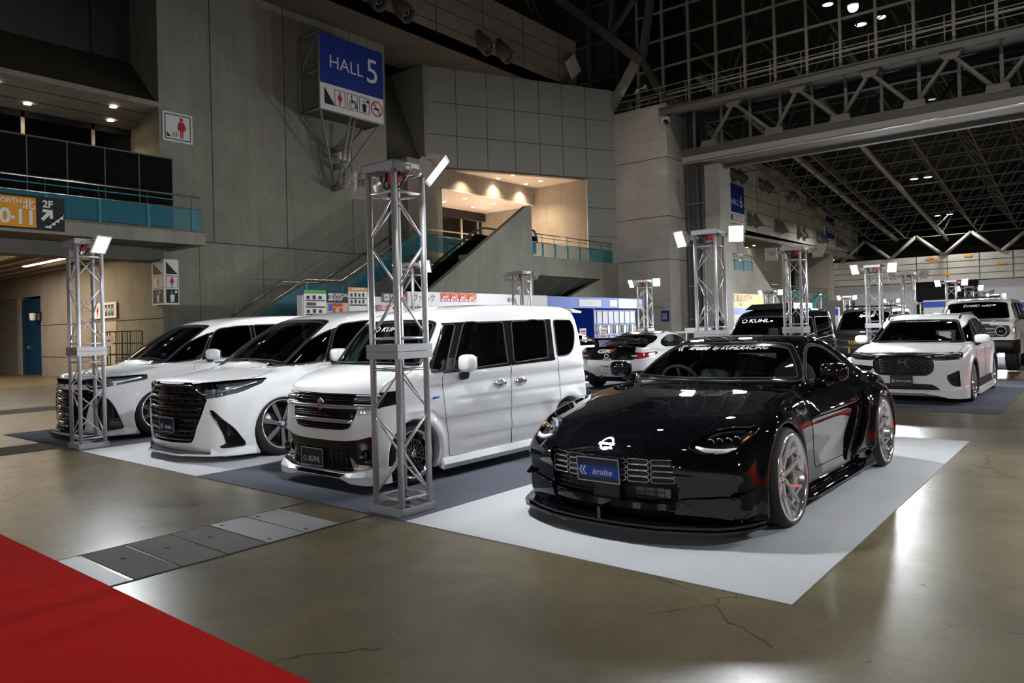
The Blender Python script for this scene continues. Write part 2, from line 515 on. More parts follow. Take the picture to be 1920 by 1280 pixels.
    def seam(s, mb, part, r, mat, off=0.0, mirror=True, keep=None, step=1):
        """a thin bead along the border of a part (seals, shut lines)"""
        N = s.normals()
        for L in s.loops(part):
            ids = np.array(L)
            P = s.V[ids]+N[ids]*off
            closed = L[0] == L[-1]
            segs = [P]
            if keep is not None:
                ok = keep(P[:, 0], P[:, 1], P[:, 2]); segs = []; cur = []
                for p, k in zip(P, ok):
                    if k: cur.append(p)
                    elif cur: segs.append(np.array(cur)); cur = []
                if cur: segs.append(np.array(cur))
                closed = closed and ok.all()
            for g in segs:
                if len(g) < 4: continue
                if closed: g = g[:-1]
                sm = g.copy()
                for _ in range(2):
                    if closed: sm = (np.roll(sm, 1, 0)+2*sm+np.roll(sm, -1, 0))/4
                    else: sm[1:-1] = (sm[:-2]+2*sm[1:-1]+sm[2:])/4
                g = sm[::2] if closed else np.concatenate([sm[:-1:2], sm[-1:]])
                mb.tube(g.tolist(), r, mat, 5, closed)
                if mirror:
                    q = g.copy(); q[:, 0] *= -1; mb.tube(q.tolist(), r, mat, 5, closed)
def P2(pts, n=6, closed=True):
    p = crom(mid(pts), n, closed)
    return p
def reg_side(pts, x0=.3, n=6):
    p = crom(pts, n); return lambda x, l, z: np.maximum(poly_sdf(l, z, p), x0-x)
def mid(pts): return [((-.6, q[1], 1) if q[0] < 0 else q) for q in pts]
def reg_front(pts, lmax, n=6):
    p = crom(mid(pts), n); return lambda x, l, z: np.maximum(poly_sdf(x, z, p), l-lmax)
def reg_rear(pts, lmin, n=6):
    p = crom(mid(pts), n); return lambda x, l, z: np.maximum(poly_sdf(x, z, p), lmin-l)
def reg_top(pts, zmin, n=6):
    p = crom(mid(pts), n); return lambda x, l, z: np.maximum(poly_sdf(x, l, p), zmin-z)
# ------------------------------------------------------------------ generic body recipe
def sst(t): t = np.clip(t, 0, 1); return t*t*(3-2*t)
def body_fn(low, gr, base, vert, gplan, belt, tum, nose=(.3, .85, 2.3), tail=(.22, .85, 2.3), nl=1.4, tl=1.1, L=4.4,
            crown=.06, wheels=(), flare=.03, k=.07, kg=.06, ku=.05, gn=.3, gt=.25, gcrown=.05, gmid=2.8, extra=None, arch_in=.5, post=None):
    low = prof(low); gr = prof(gr); base = cspl(*base); vert = cspl(*vert); gplan = cspl(*gplan)
    def f(x, l, z):
        s = sst((nl+.1-l)/nl); t = sst((l-L+tl)/tl)
        lw = l-nose[0]*(x/nose[1])**nose[2]*s+tail[0]*(x/tail[1])**tail[2]*t
        a = low(lw, z+crown*x*x)
        W = base(l)+vert(z)
        R = []
        for c, zc, ra in wheels:
            r = np.sqrt((l-c)**2+(z-zc)**2); R.append(r)
            W = W+flare*np.exp(-((r-ra-.035)/.055)**2)
        if extra: W = W+extra(l, z, R)
        fl = smax(a, x-W, k)
        xs = (x/.7)**2
        g = gr(l-gn*xs*np.clip((gmid+.1-l)/1.2, 0, 1)+gt*xs*np.clip((l-gmid)/1.2, 0, 1), z+gcrown*x*x)
        fg = smax(g, x-(gplan(l)-tum*np.clip(z-belt, -.3, 1.2)), kg)
        o = smin(fl, fg, ku)
        if post: o = post(o, x, l, z)
        for (c, zc, ra), r in zip(wheels, R): o = np.maximum(o, -np.maximum(r-ra, arch_in-x))
        return o
    return f
def coupe_fn():
    return body_fn(
        low=[(.12,.115,1),(.07,.17),(.055,.30),(.035,.42),(.0,.49),(.03,.55),(.13,.63),(.35,.725),(.7,.80),(1.1,.86),(1.5,.90),(2.2,.89),(3.0,.89),(3.6,.915),(4.05,.895),(4.30,.845,1),(4.36,.76),(4.38,.55),(4.33,.3),(4.2,.2,1),(3.9,.115,1)],
        gr=[(1.15,.70,1),(1.2,.83),(1.47,.93),(1.82,1.085),(2.12,1.195),(2.42,1.262),(2.72,1.27),(3.05,1.228),(3.4,1.135),(3.8,1.01),(4.12,.90),(4.2,.70,1)],
        base=([-.1,0,.12,.3,.55,.88,1.3,1.8,2.4,2.9,3.43,3.9,4.2,4.4], [.60,.70,.79,.86,.90,.925,.90,.885,.885,.905,.945,.915,.85,.74]),
        vert=([0,.08,.2,.4,.58,.68,.78,.86,1.0], [-.05,-.04,-.008,0,-.006,-.022,-.055,-.10,-.20]),
        gplan=([1.1,1.5,2.2,3.0,3.6,4.2], [.79,.80,.815,.80,.74,.60]), belt=.86, tum=.66, L=4.38,
        wheels=((.90,.335,.362), (3.45,.335,.362)), flare=.04,
        extra=lambda l, z, R: -.025*np.exp(-((l-2.1)/.6)**2-((z-.38)/.15)**2)+.012*np.exp(-((l-2.2)/1.0)**2-((z-.14)/.06)**2))
def kei_fn():
    return body_fn(
        low=[(.08,.12,1),(.02,.2),(0,.35),(0,.55),(.02,.72),(.05,.82),(.10,.925),(.20,.99),(.4,1.04),(.6,1.07),(1,1.07),(3.2,1.07),(3.35,1.0),(3.41,.7),(3.42,.4),(3.34,.15,1)],
        gr=[(.46,.95,1),(.56,1.07),(.78,1.33),(.98,1.52),(1.12,1.585),(1.5,1.645),(2.1,1.665),(2.9,1.655),(3.22,1.62),(3.35,1.5),(3.405,1.1),(3.405,.95,1)],
        base=([-.1,0,.06,.15,.4,1.0,2.9,3.28,3.42,3.5], [.58,.62,.665,.695,.705,.705,.705,.70,.66,.58]),
        vert=([0,.1,.2,.45,.75,1.0,1.2], [-.04,-.03,-.01,0,-.006,-.02,-.04]),
        gplan=([.4,.6,1.0,3.0,3.4], [.67,.675,.685,.685,.65]), belt=1.0, tum=.17, nose=(.09,.7,3.0), tail=(.05,.7,3.0), nl=.7, tl=.6, L=3.42,
        crown=.04, wheels=((.51,.275,.315), (2.95,.275,.315)), flare=.012, k=.06, kg=.07, ku=.03, gn=.09, gt=.04, gmid=2.2, gcrown=.05,
        extra=kei_lines)
def kei_lines(l, z, R):
    s1 = .875+.018*l; m = .66-.09*sst((l-.72)/.16)
    return .7*(-.011*(sst((s1-z)/.022)-sst((s1-.02-z)/.13))*sst((l-.55)/.3)-.012*(sst((m-z)/.022)-sst((m-.02-z)/.16))*sst((l-.3)/.2)
            -.008*(sst((.745-z)/.02)-sst((.73-z)/.06))*sst((l-1.0)/.2)-.010*(sst((.36-z)/.03)-sst((.33-z)/.08))*sst((l-1.05)/.2)*sst((2.5-l)/.2))
def van_fn():
    return body_fn(
        low=[(.12,.085,1),(.03,.13),(0,.3),(.0,.6),(.015,.78),(.03,.86),(.07,.90),(.25,.93),(.5,.96),(.9,1.0),(1.25,1.03),(2,1.03),(4.8,1.03),(4.93,.95),(5.0,.6),(4.97,.3),(4.9,.09,1)],
        gr=[(.60,.86,1),(.82,.96),(1.0,1.07),(1.3,1.275),(1.55,1.43),(1.78,1.555),(2.1,1.64),(2.6,1.69),(3.2,1.71),(3.9,1.705),(4.55,1.665),(4.8,1.52),(4.96,1.05),(4.97,.88,1)],
        base=([-.1,0,.1,.3,.6,1.0,4.2,4.8,5.0,5.1], [.60,.68,.77,.86,.905,.925,.925,.89,.80,.72]),
        vert=([0,.1,.3,.6,.8,1.0,1.2], [-.04,-.02,0,-.004,-.02,-.05,-.09]),
        gplan=([.6,1.0,1.6,4.2,5.0], [.83,.86,.875,.875,.82]), belt=.98, tum=.30, nose=(.20,.85,1.9), tail=(.12,.85,2.5), nl=1.2, tl=1.0, L=5.0,
        crown=.06, wheels=((.92,.30,.362), (3.92,.30,.362)), flare=.02, k=.08, kg=.09, ku=.05, gn=.10, gt=.08, gmid=3.0, gcrown=.05,
        extra=lambda l, z, R: -.012*np.exp(-((z-.78)/.06)**2)*sst((l-.9)/.5))
def suv_fn():
    return body_fn(
        low=[(.12,.13,1),(.04,.2),(.01,.4),(0,.68),(.015,.76),(.05,.815),(.14,.85),(.5,.905),(1.0,.96),(1.2,.975),(3.95,.985),(4.22,.93),(4.3,.6),(4.25,.3),(4.15,.15,1)],
        gr=[(.95,.86,1),(1.06,.95),(1.5,1.19),(1.85,1.365),(2.2,1.445),(2.9,1.465),(3.5,1.42),(3.95,1.27),(4.2,1.04),(4.22,.88,1)],
        base=([-.1,0,.08,.25,.6,1.0,3.8,4.15,4.3,4.4], [.62,.70,.78,.845,.875,.885,.885,.83,.75,.68]),
        vert=([0,.1,.3,.6,.85,1.0,1.2], [-.04,-.02,-.005,0,-.015,-.05,-.09]),
        gplan=([.9,1.2,1.8,3.6,4.3], [.80,.815,.825,.815,.74]), belt=.93, tum=.36, nose=(.20,.85,2.2), tail=(.15,.85,2.4), nl=1.0, tl=.8, L=4.3,
        crown=.05, wheels=((.86,.32,.36), (3.5,.32,.36)), flare=.03, k=.08, kg=.07, ku=.05, gn=.22, gt=.15, gmid=2.6)
def gt_fn():
    return body_fn(
        low=[(.12,.12,1),(.03,.2),(0,.38),(.03,.5),(.14,.62),(.5,.74),(1.0,.82),(1.35,.86),(2.2,.86),(3.2,.87),(3.7,.92),(4.05,.93),(4.15,.95,1),(4.2,.86),(4.24,.65),(4.265,.5),(4.22,.3),(4.1,.18,1)],
        gr=[(1.05,.68,1),(1.28,.86),(1.7,1.07),(2.0,1.19),(2.3,1.245),(2.55,1.245),(2.9,1.19),(3.35,1.04),(3.75,.93),(3.9,.70,1)],
        base=([-.1,0,.12,.35,.6,.9,1.4,2.2,2.9,3.42,3.9,4.15,4.3], [.58,.66,.75,.83,.865,.885,.865,.86,.875,.905,.885,.82,.74]),
        vert=([0,.1,.25,.5,.68,.8,.9,1.0], [-.05,-.03,0,0,-.02,-.06,-.11,-.2]),
        gplan=([1.0,1.4,2.1,2.9,3.5,3.9], [.74,.76,.77,.75,.68,.6]), belt=.85, tum=.62, nose=(.25,.85,2.3), tail=(.17,.85,2.2), nl=1.2, tl=.9, L=4.265,
        crown=.05, wheels=((.86,.33,.36), (3.43,.33,.36)), flare=.03, k=.08, kg=.06, ku=.06, gmid=2.5)
def offroad_fn():
    return body_fn(
        low=[(.22,.55,1),(.10,.55,1),(.0,.62),(0,.78),(.06,.82),(.07,1.15),(.10,1.22),(.2,1.26),(1.3,1.31),(4.6,1.30),(4.75,1.2),(4.8,.7),(4.75,.5,1),(.8,.42,1)],
        gr=[(1.2,1.15,1),(1.32,1.30),(1.65,1.62),(1.82,1.76),(2.0,1.83),(2.6,1.865),(4.2,1.86),(4.6,1.80),(4.76,1.3),(4.76,1.15,1)],
        base=([-.1,0,.1,.3,.6,4.5,4.8], [.88,.90,.94,.96,.97,.97,.90]), vert=([0,.5,.9,1.15,1.3], [0,0,0,-.01,-.03]),
        gplan=([1.1,1.4,4.3,4.8], [.86,.865,.87,.83]), belt=1.3, tum=.25, nose=(.07,.9,3), tail=(.05,.9,3), nl=.6, tl=.6, L=4.8,
        crown=.03, wheels=((.95,.47,.50), (3.8,.47,.50)), flare=.05, k=.05, kg=.06, ku=.03, gn=.07, gt=.04)
def truck_fn():
    return body_fn(
        low=[(.12,.28,1),(.02,.34),(0,.6),(.03,.86),(.10,.98),(.22,1.06),(3.3,1.06),(3.38,.9),(3.38,.32,1)],
        gr=[(.18,.95,1),(.22,1.05),(.50,1.46),(.64,1.62),(.8,1.70),(1.2,1.73),(3.0,1.72),(3.3,1.66),(3.37,1.1),(3.37,.95,1)],
        base=([-.1,0,.08,.25,3.2,3.4], [.70,.75,.80,.83,.83,.78]), vert=([0,.3,.6,.9,1.1], [-.02,0,0,-.01,-.03]),
        gplan=([.1,.5,3.2,3.4], [.79,.80,.80,.77]), belt=1.0, tum=.16, nose=(.08,.8,3), tail=(.04,.8,3), nl=.6, tl=.6, L=3.38,
        crown=.03, wheels=((.75,.30,.36), (2.75,.30,.36)), flare=.01, k=.06, kg=.06, ku=.03, gn=.09, gt=.03, gmid=2.0)
CARS = {'coupe': (coupe_fn, (1.06,-.05,4.45,.05,1.32), .014, (-2.65,4.14)),
        'kei': (kei_fn, (.80,-.05,3.42,.05,1.72), .016, (-5.60,4.05)),
        'van': (van_fn, (1.0,-.05,5.06,.04,1.76), .018, (-8.36,3.95)),
        'suv': (suv_fn, (1.0,-.05,4.38,.06,1.62), .02, (-2.63,13.2)),
        'gt': (gt_fn, (1.0,-.05,4.33,.06,1.3), .024, (-8.42,17.75)),
        'offroad': (offroad_fn, (1.1,-.05,4.9,.35,1.92), .035, (-2.73,21.2)),
        'truck': (truck_fn, (.95,-.05,3.46,.2,1.80), .035, (-5.7,23.2))}
# ------------------------------------------------------------------ car building blocks
def text_pts(body, size, shear=0.0, bold=0.0, align='CENTER', space=1.0):
    cu = bpy.data.curves.new('t', 'FONT'); cu.body = body; cu.size = size; cu.align_x = align; cu.align_y = 'CENTER'
    cu.shear = shear; cu.offset = bold; cu.resolution_u = 2; cu.space_character = space
    o = bpy.data.objects.new('t', cu); COL.objects.link(o)
    me = bpy.data.meshes.new_from_object(o.evaluated_get(bpy.context.evaluated_depsgraph_get()))
    bm = bmesh.new(); bm.from_mesh(me); bmesh.ops.triangulate(bm, faces=bm.faces)
    vs = [(v.co.x, v.co.y) for v in bm.verts]; bm.verts.index_update(); fs = [tuple(v.index for v in f.verts) for f in bm.faces]
    bm.free(); bpy.data.objects.remove(o); bpy.data.curves.remove(cu); bpy.data.meshes.remove(me)
    return np.array(vs), fs
CHEV = ([(0,.5),(.35,1),(.55,1),(.2,.5),(.55,0),(.35,0)], [(.42,.5),(.77,1),(.97,1),(.62,.5),(.97,0),(.77,0)])
def shape2(polys, h):
    vs = []; fs = []
    for p in polys:
        b = len(vs); n = len(p); vs += [((x-.5)*h, (y-.5)*h) for x, y in p]
        if n == 6 and polys is CHEV: fs += [(b, b+3, b+2, b+1), (b, b+5, b+4, b+3)]
        else: fs.append(tuple(range(b, b+n)))
    return np.array(vs), fs
def ring2(r0, r1, n=24, sx=1.0):
    vs = []; fs = []
    for k in range(n):
        a = 2*pi*k/n; vs += [(r0*cos(a)*sx, r0*sin(a)), (r1*cos(a)*sx, r1*sin(a))]
    for k in range(n):
        j = (k+1) % n; fs.append((2*k, 2*k+1, 2*j+1, 2*j))
    return np.array(vs), fs
class Car:
    def __init__(s, kind, name, label, group=None, pos=None, fn=None, h=None):
        fn0, size, h0, p0 = CARS[kind]
        s.S = Surf(fn or fn0(), size, h or h0); p = pos or p0
        s.root = empty(name, (p[0], p[1], .012 if kind == 'van' else .006), pi if kind == 'gt' else 0, label, 'car', group)
        s.gap = MB(); s.N = None
    def cut(s, dst, sdf, src='body'): s.S.cut(src, dst, sdf)
    def rebake(s): s.N = s.S.normals()
    def out(s, part, name, m, off=0.0, join=True, shift=(0, 0, 0), parent=None, mirror=True):
        if s.N is None or len(s.N) != len(s.S.V): s.rebake()
        return s.S.emit(part, name, M[m] if isinstance(m, str) else m, parent or s.root, off, mirror, join, shift, s.N)
    def seam(s, part, r=.0028, m='seam', keep=None, off=.0): s.S.seam(s.gap, part, r, M[m], off, keep=keep)
    def window(s, part, name, m, join, inset=.006, band=.0, sdf=None, seal=.006):
        if sdf is not None and band:
            s.cut(part+'_g', lambda x, l, z: sdf(x, l, z)+band, part)
        r = []
        if sdf is not None and band:
            r += s.out(part, 'window_border', 'gloss_black', -.002, join)
            r += s.out(part+'_g', name, m, -.003, join)
        else: r += s.out(part, name, m, -inset, join)
        s.S.seam(s.gap, part, seal, M['dark_trim'])
        return r
    def finish(s, body):
        if s.gap.v: s.gap.build('panel_gap', body)
    def fmap(s, vs, fs, x0, z0, m, mb, off=.004, kz=1.0, flip=1, rear=None, l0=-.4):
        x = x0+vs[:, 0]; z = z0+vs[:, 1]*kz
        if rear: l = s.S.rear(x*flip, z, *rear)+off
        else: l = s.S.front(x, z, l0, 3.0)-off
        ok = np.nan_to_num(l, nan=np.nanmean(l))
        mb.add(np.stack([x*flip, ok, z], 1), fs, M[m])
def spoke(mb, p0, p1, w0, w1, t0, t1, m):
    """tapered bar between two points (x axial, in the wheel plane y,z)"""
    a, b = Vector(p0), Vector(p1); d = (b-a).normalized(); ax = Vector((1, 0, 0)); sd = d.cross(ax).normalized()
    vs = []
    for p, w, t in ((a, w0, t0), (b, w1, t1)):
        vs += [p+sd*w/2+ax*t*.2, p-sd*w/2+ax*t*.2, p-sd*w*.62-ax*t, p+sd*w*.62-ax*t]
    mb.add(vs, [(0, 1, 5, 4), (1, 2, 6, 5), (2, 3, 7, 6), (3, 0, 4, 7), (0, 3, 2, 1), (4, 5, 6, 7)], m)
def wheel(parent, x, l, R, rim, width, style, rm, side=1, camber=0.0, name='wheel', cap='chrome', dish=.05, n=44, lip='chrome'):
    """wheel with outer face at |x|; side=+1 towards +x"""
    w = empty(name, (side*x, l, R), parent=parent)
    w.rotation_euler = (0, -side*camber, 0 if side > 0 else pi)
    ty = MB(); h = width
    pr = [(-h, rim-.005), (-h-.004, rim+.4*(R-rim)), (-h+.015, R-.012), (-h+.035, R-.001), (-h/2-.012, R), (-h/2-.008, R-.006), (-h/2+.008, R-.006), (-h/2+.012, R),
          (-.035, R-.001), (-.015, R-.012), (.004, rim+.4*(R-rim)), (.002, rim+.012), (-.004, rim-.005)]
    ty.lathe(pr, M['rubber'], n); ty.build('tyre', w)
    rb = MB(); m = M[rm]
    rb.lathe([(-.003, rim+.002), (.004, rim-.003), (.003, rim-.012), (-.006, rim-.018), (-.02, rim-.024), (-dish, rim-.035)], M[lip], n); rb.lathe([(-dish, rim-.035), (-h*.8, rim-.045), (-h, rim-.01)], m, n)
    f = -dish*.9
    rb.lathe([(f+.012, .0), (f+.012, .03), (f+.004, .055), (f-.02, .06), (f-.05, .07)], m, 20)
    for k in range(5):
        a = 2*pi*k/5+.3; rb.cyl((f+.0, .042*cos(a), .042*sin(a)), (f+.012, .042*cos(a), .042*sin(a)), .008, M['black_plastic'], 6)
    rr = rim-.022
    def pt(r, a, ax): return (ax, r*cos(a), r*sin(a))
    if style == 'seven':
        for k in range(7):
            a = 2*pi*k/7+.2; spoke(rb, pt(.045, a, f), pt(rr, a, -.022), .042, .060, .022, .02, m)
    elif style == 'five':
        for k in range(5):
            a = 2*pi*k/5+.2
            spoke(rb, pt(.045, a, f), pt(rr, a-.13, -.02), .03, .026, .02, .018, m); spoke(rb, pt(.045, a, f), pt(rr, a+.13, -.02), .03, .026, .02, .018, m)
    elif style == 'y':
        for k in range(8):
            a = 2*pi*k/8+.15; r1 = rr*.56
            spoke(rb, pt(.045, a, f), pt(r1, a, f+.006), .036, .024, .022, .02, m)
            for d in (-.23, .23): spoke(rb, pt(r1*.94, a, f+.006), pt(rr, a+d, -.026), .021, .018, .018, .016, m)
    else:
        for k in range(10):
            a = 2*pi*k/10; 
            for d in (-.26, .26): spoke(rb, pt(.05, a, f), pt(rr, a+d, -.02), .016, .014, .016, .014, m)
        rb.lathe([(f+.006, rr*.60), (f+.012, rr*.64), (f+.006, rr*.68)], m, 24)
    rb.lathe([(f+.010, 0), (f+.018, .012), (f+.017, .024), (f+.010, .028)], M[cap], 16)
    rb.build('rim', w)
    bd = MB(); bd.lathe([(-h*.62, .03), (-h*.62, rr*.80), (-h*.70, rr*.80), (-h*.70, .03)], M['iron'], 28)
    bd.box((-h*.66, rr*.62, 0), (.06, rr*.34, rr*.6), M['dark_trim']); bd.build('brake_disc', w)
    return w
def wheels4(car, x, axles, R, rim, width, style, rm, camber=0.0, xr=None, **k):
    for i, l in enumerate(axles):
        for sd in (1, -1): wheel(car.root, x if i == 0 else (xr or x), l, R, rim, width, style, rm, sd, camber, **k)
def superell(mb, c, r, m, e=.55, n=16, rx=0, rz=0):
    vs = []; fs = []
    def p(v): return math.copysign(abs(v)**e, v)
    rot = Matrix.Rotation(rz, 3, 'Z') @ Matrix.Rotation(rx, 3, 'X')
    for i in range(n//2+1):
        t = -pi/2+pi*i/(n//2)
        for k in range(n):
            a = 2*pi*k/n
            q = rot @ Vector((r[0]*p(cos(t))*p(cos(a)), r[1]*p(cos(t))*p(sin(a)), r[2]*p(sin(t))))
            vs.append((c[0]+q[0], c[1]+q[1], c[2]+q[2]))
    for i in range(n//2):
        for k in range(n):
            fs.append((i*n+k, i*n+(k+1) % n, (i+1)*n+(k+1) % n, (i+1)*n+k))
    return mb.add(vs, fs, m, True)
def mirrors(car, x, l, z, r, m, foot, drop=.08):
    for s in (1, -1):
        mb = MB(); superell(mb, (s*(x+r[0]*.9), l, z), r, M[m], .6, 18, 0, -s*.12)
        o = mb.build('side_mirror', car.root)
        a = MB(); a.tube([(s*(x-.05), l+.03, z-drop), (s*(x+.03), l+.02, z-drop+.01), (s*(x+r[0]*.7), l+.01, z-r[2]*.7)], [.045, .042, .036], M[foot], 8); a.build('mirror_stalk', o)
        g = MB(); g.box((s*(x+r[0]*.9), l+r[1]*.99, z), (r[0]*1.5, .006, r[2]*1.4), M['chrome']); g.build('mirror_glass', o)
def seat(mb, x, l, z, m, w=.48, h=.62):
    superell(mb, (x, l, z+.06), (w/2, .27, .10), m, .5); superell(mb, (x, l+.27, z+.12+h/2), (w/2, .09, h/2), m, .5, 16, -.22)
    superell(mb, (x, l+.37, z+.20+h), (.13, .05, .10), m, .6, 12, -.15)
def interior(car, dash_l, dash_z, hw, seats, floor_z, wheel_x, m='interior', back=None, dm=None, sw=None):
    S = car.S; dm = dm or m
    d = MB(); superell(d, (0, dash_l+.12, dash_z-.10), (hw, .22, .12), M[dm], .35, 20)
    superell(d, (wheel_x, dash_l+.14, dash_z+.0), (.22, .14, .055), M[dm], .5)
    o = d.build('dashboard', car.root)
    st = MB(); c = Vector((wheel_x, dash_l+(sw or .42), dash_z-.02)); R = Matrix.Rotation(-1.15, 3, 'X')
    st.tube([c+R @ Vector((.18*cos(a), .18*sin(a), 0)) for a in np.linspace(0, 2*pi, 28, endpoint=False)], .016, M['seat'], 8, True)
    st.tube([c+R @ Vector((-.17, 0, 0)), c+R @ Vector((0, 0, .02)), c+R @ Vector((.17, 0, 0))], .016, M['seat'], 6)
    st.tube([c+R @ Vector((0, 0, .02)), c+R @ Vector((0, -.17, 0))], .016, M['seat'], 6)
    st.tube([c, (wheel_x, dash_l+.14, dash_z-.08)], .025, M['seat'], 8); st.build('steering_wheel', car.root)
    for x, l in seats:
        b = MB(); seat(b, x, l, floor_z, M['seat']); b.build('seat', car.root)
    l0, l1 = dash_l+.05, back or seats[-1][1]+.5
    f = MB(); f.bb((-hw, l0, floor_z-.16), (hw, l1, floor_z-.10), M['seat']); f.bb((-hw, l1, floor_z-.16), (hw, l1+.03, dash_z-.08), M['seat']); f.bb((-hw, l0, floor_z-.16), (hw, l0+.03, dash_z-.15), M['seat'])
    f.build('cabin_floor', car.root)
def wipers(car, arms):
    for pts in arms:
        mb = MB(); mb.tube(pts, .008, M['black_plastic'], 6); mb.build('wiper', car.root)
def slab_lip(mb, plan, z0, z1, inner, m):
    """horizontal blade: plan = outer edge points (x,l) from the centre outwards, mirrored; inner = same count"""
    n = len(plan); vs = []; fs = []
    full = [(-x, l) for x, l in plan[::-1]]+[p for p in plan if p[0] > 0]; fi = [(-x, l) for x, l in inner[::-1]]+[p for p in inner[1:]]
    k = min(len(full), len(fi)); full, fi = full[:k], fi[:k]
    for (x, l), (a, b) in zip(full, fi): vs += [(x, l, z0), (x, l, z1), (a, b, z1+.006), (a, b, z0)]
    for i in range(k-1):
        q = 4*i
        for j in range(4): fs.append((q+j, q+4+j, q+4+(j+1) % 4, q+(j+1) % 4))
    fs += [(3, 2, 1, 0), (4*k-4, 4*k-3, 4*k-2, 4*k-1)]
    return mb.add(vs, fs, m)
def plate(car, x, z, l, w, h, m, lines, tilt=0.0, flip=1, name='license_plate', border=None):
    """front plate: lines = [(kind, text, size, dx, dz, material, shear)]"""
    mb = MB(); R = Matrix.Rotation(tilt, 3, 'X')
    def to(u, v, d=0): q = R @ Vector((u*flip, -d*flip, v)); return (x+q[0], l+q[1], z+q[2])
    a = [to(-w/2, -h/2, .0), to(w/2, -h/2, .0), to(w/2, h/2, .0), to(-w/2, h/2, .0)]
    mb.prism(a, (0, .012*flip, 0), M[m])
    def put(vs, fs, mm, d): mb.add([to(u, v, d) for u, v in vs], fs, M[mm])
    if border: 
        for u0, u1, v0, v1 in ((-w/2, w/2, h/2-.006, h/2), (-w/2, w/2, -h/2, -h/2+.006), (-w/2, -w/2+.006, -h/2, h/2), (w/2-.006, w/2, -h/2, h/2)):
            put(np.array([(u0, v0), (u1, v0), (u1, v1), (u0, v1)]), [(0, 1, 2, 3)], border, .0012)
    for k, t, size, dx, dz, mm, sh in lines:
        if k == 'rect': put(np.array([(dx-t[0]/2, dz-t[1]/2), (dx+t[0]/2, dz-t[1]/2), (dx+t[0]/2, dz+t[1]/2), (dx-t[0]/2, dz+t[1]/2)]), [(0, 1, 2, 3)], mm, .001)
        elif k == 'chev': vs, fs = shape2(CHEV, size); put(vs+np.array([dx, dz]), fs, mm, .002)
        elif k == 'ring': vs, fs = ring2(size*.7, size, 20); put(vs+np.array([dx, dz]), fs, mm, .002)
        else: vs, fs = text_pts(t, size, sh, .0008); put(vs+np.array([dx, dz]), fs, mm, .002)
    return mb.build(name, car.root)
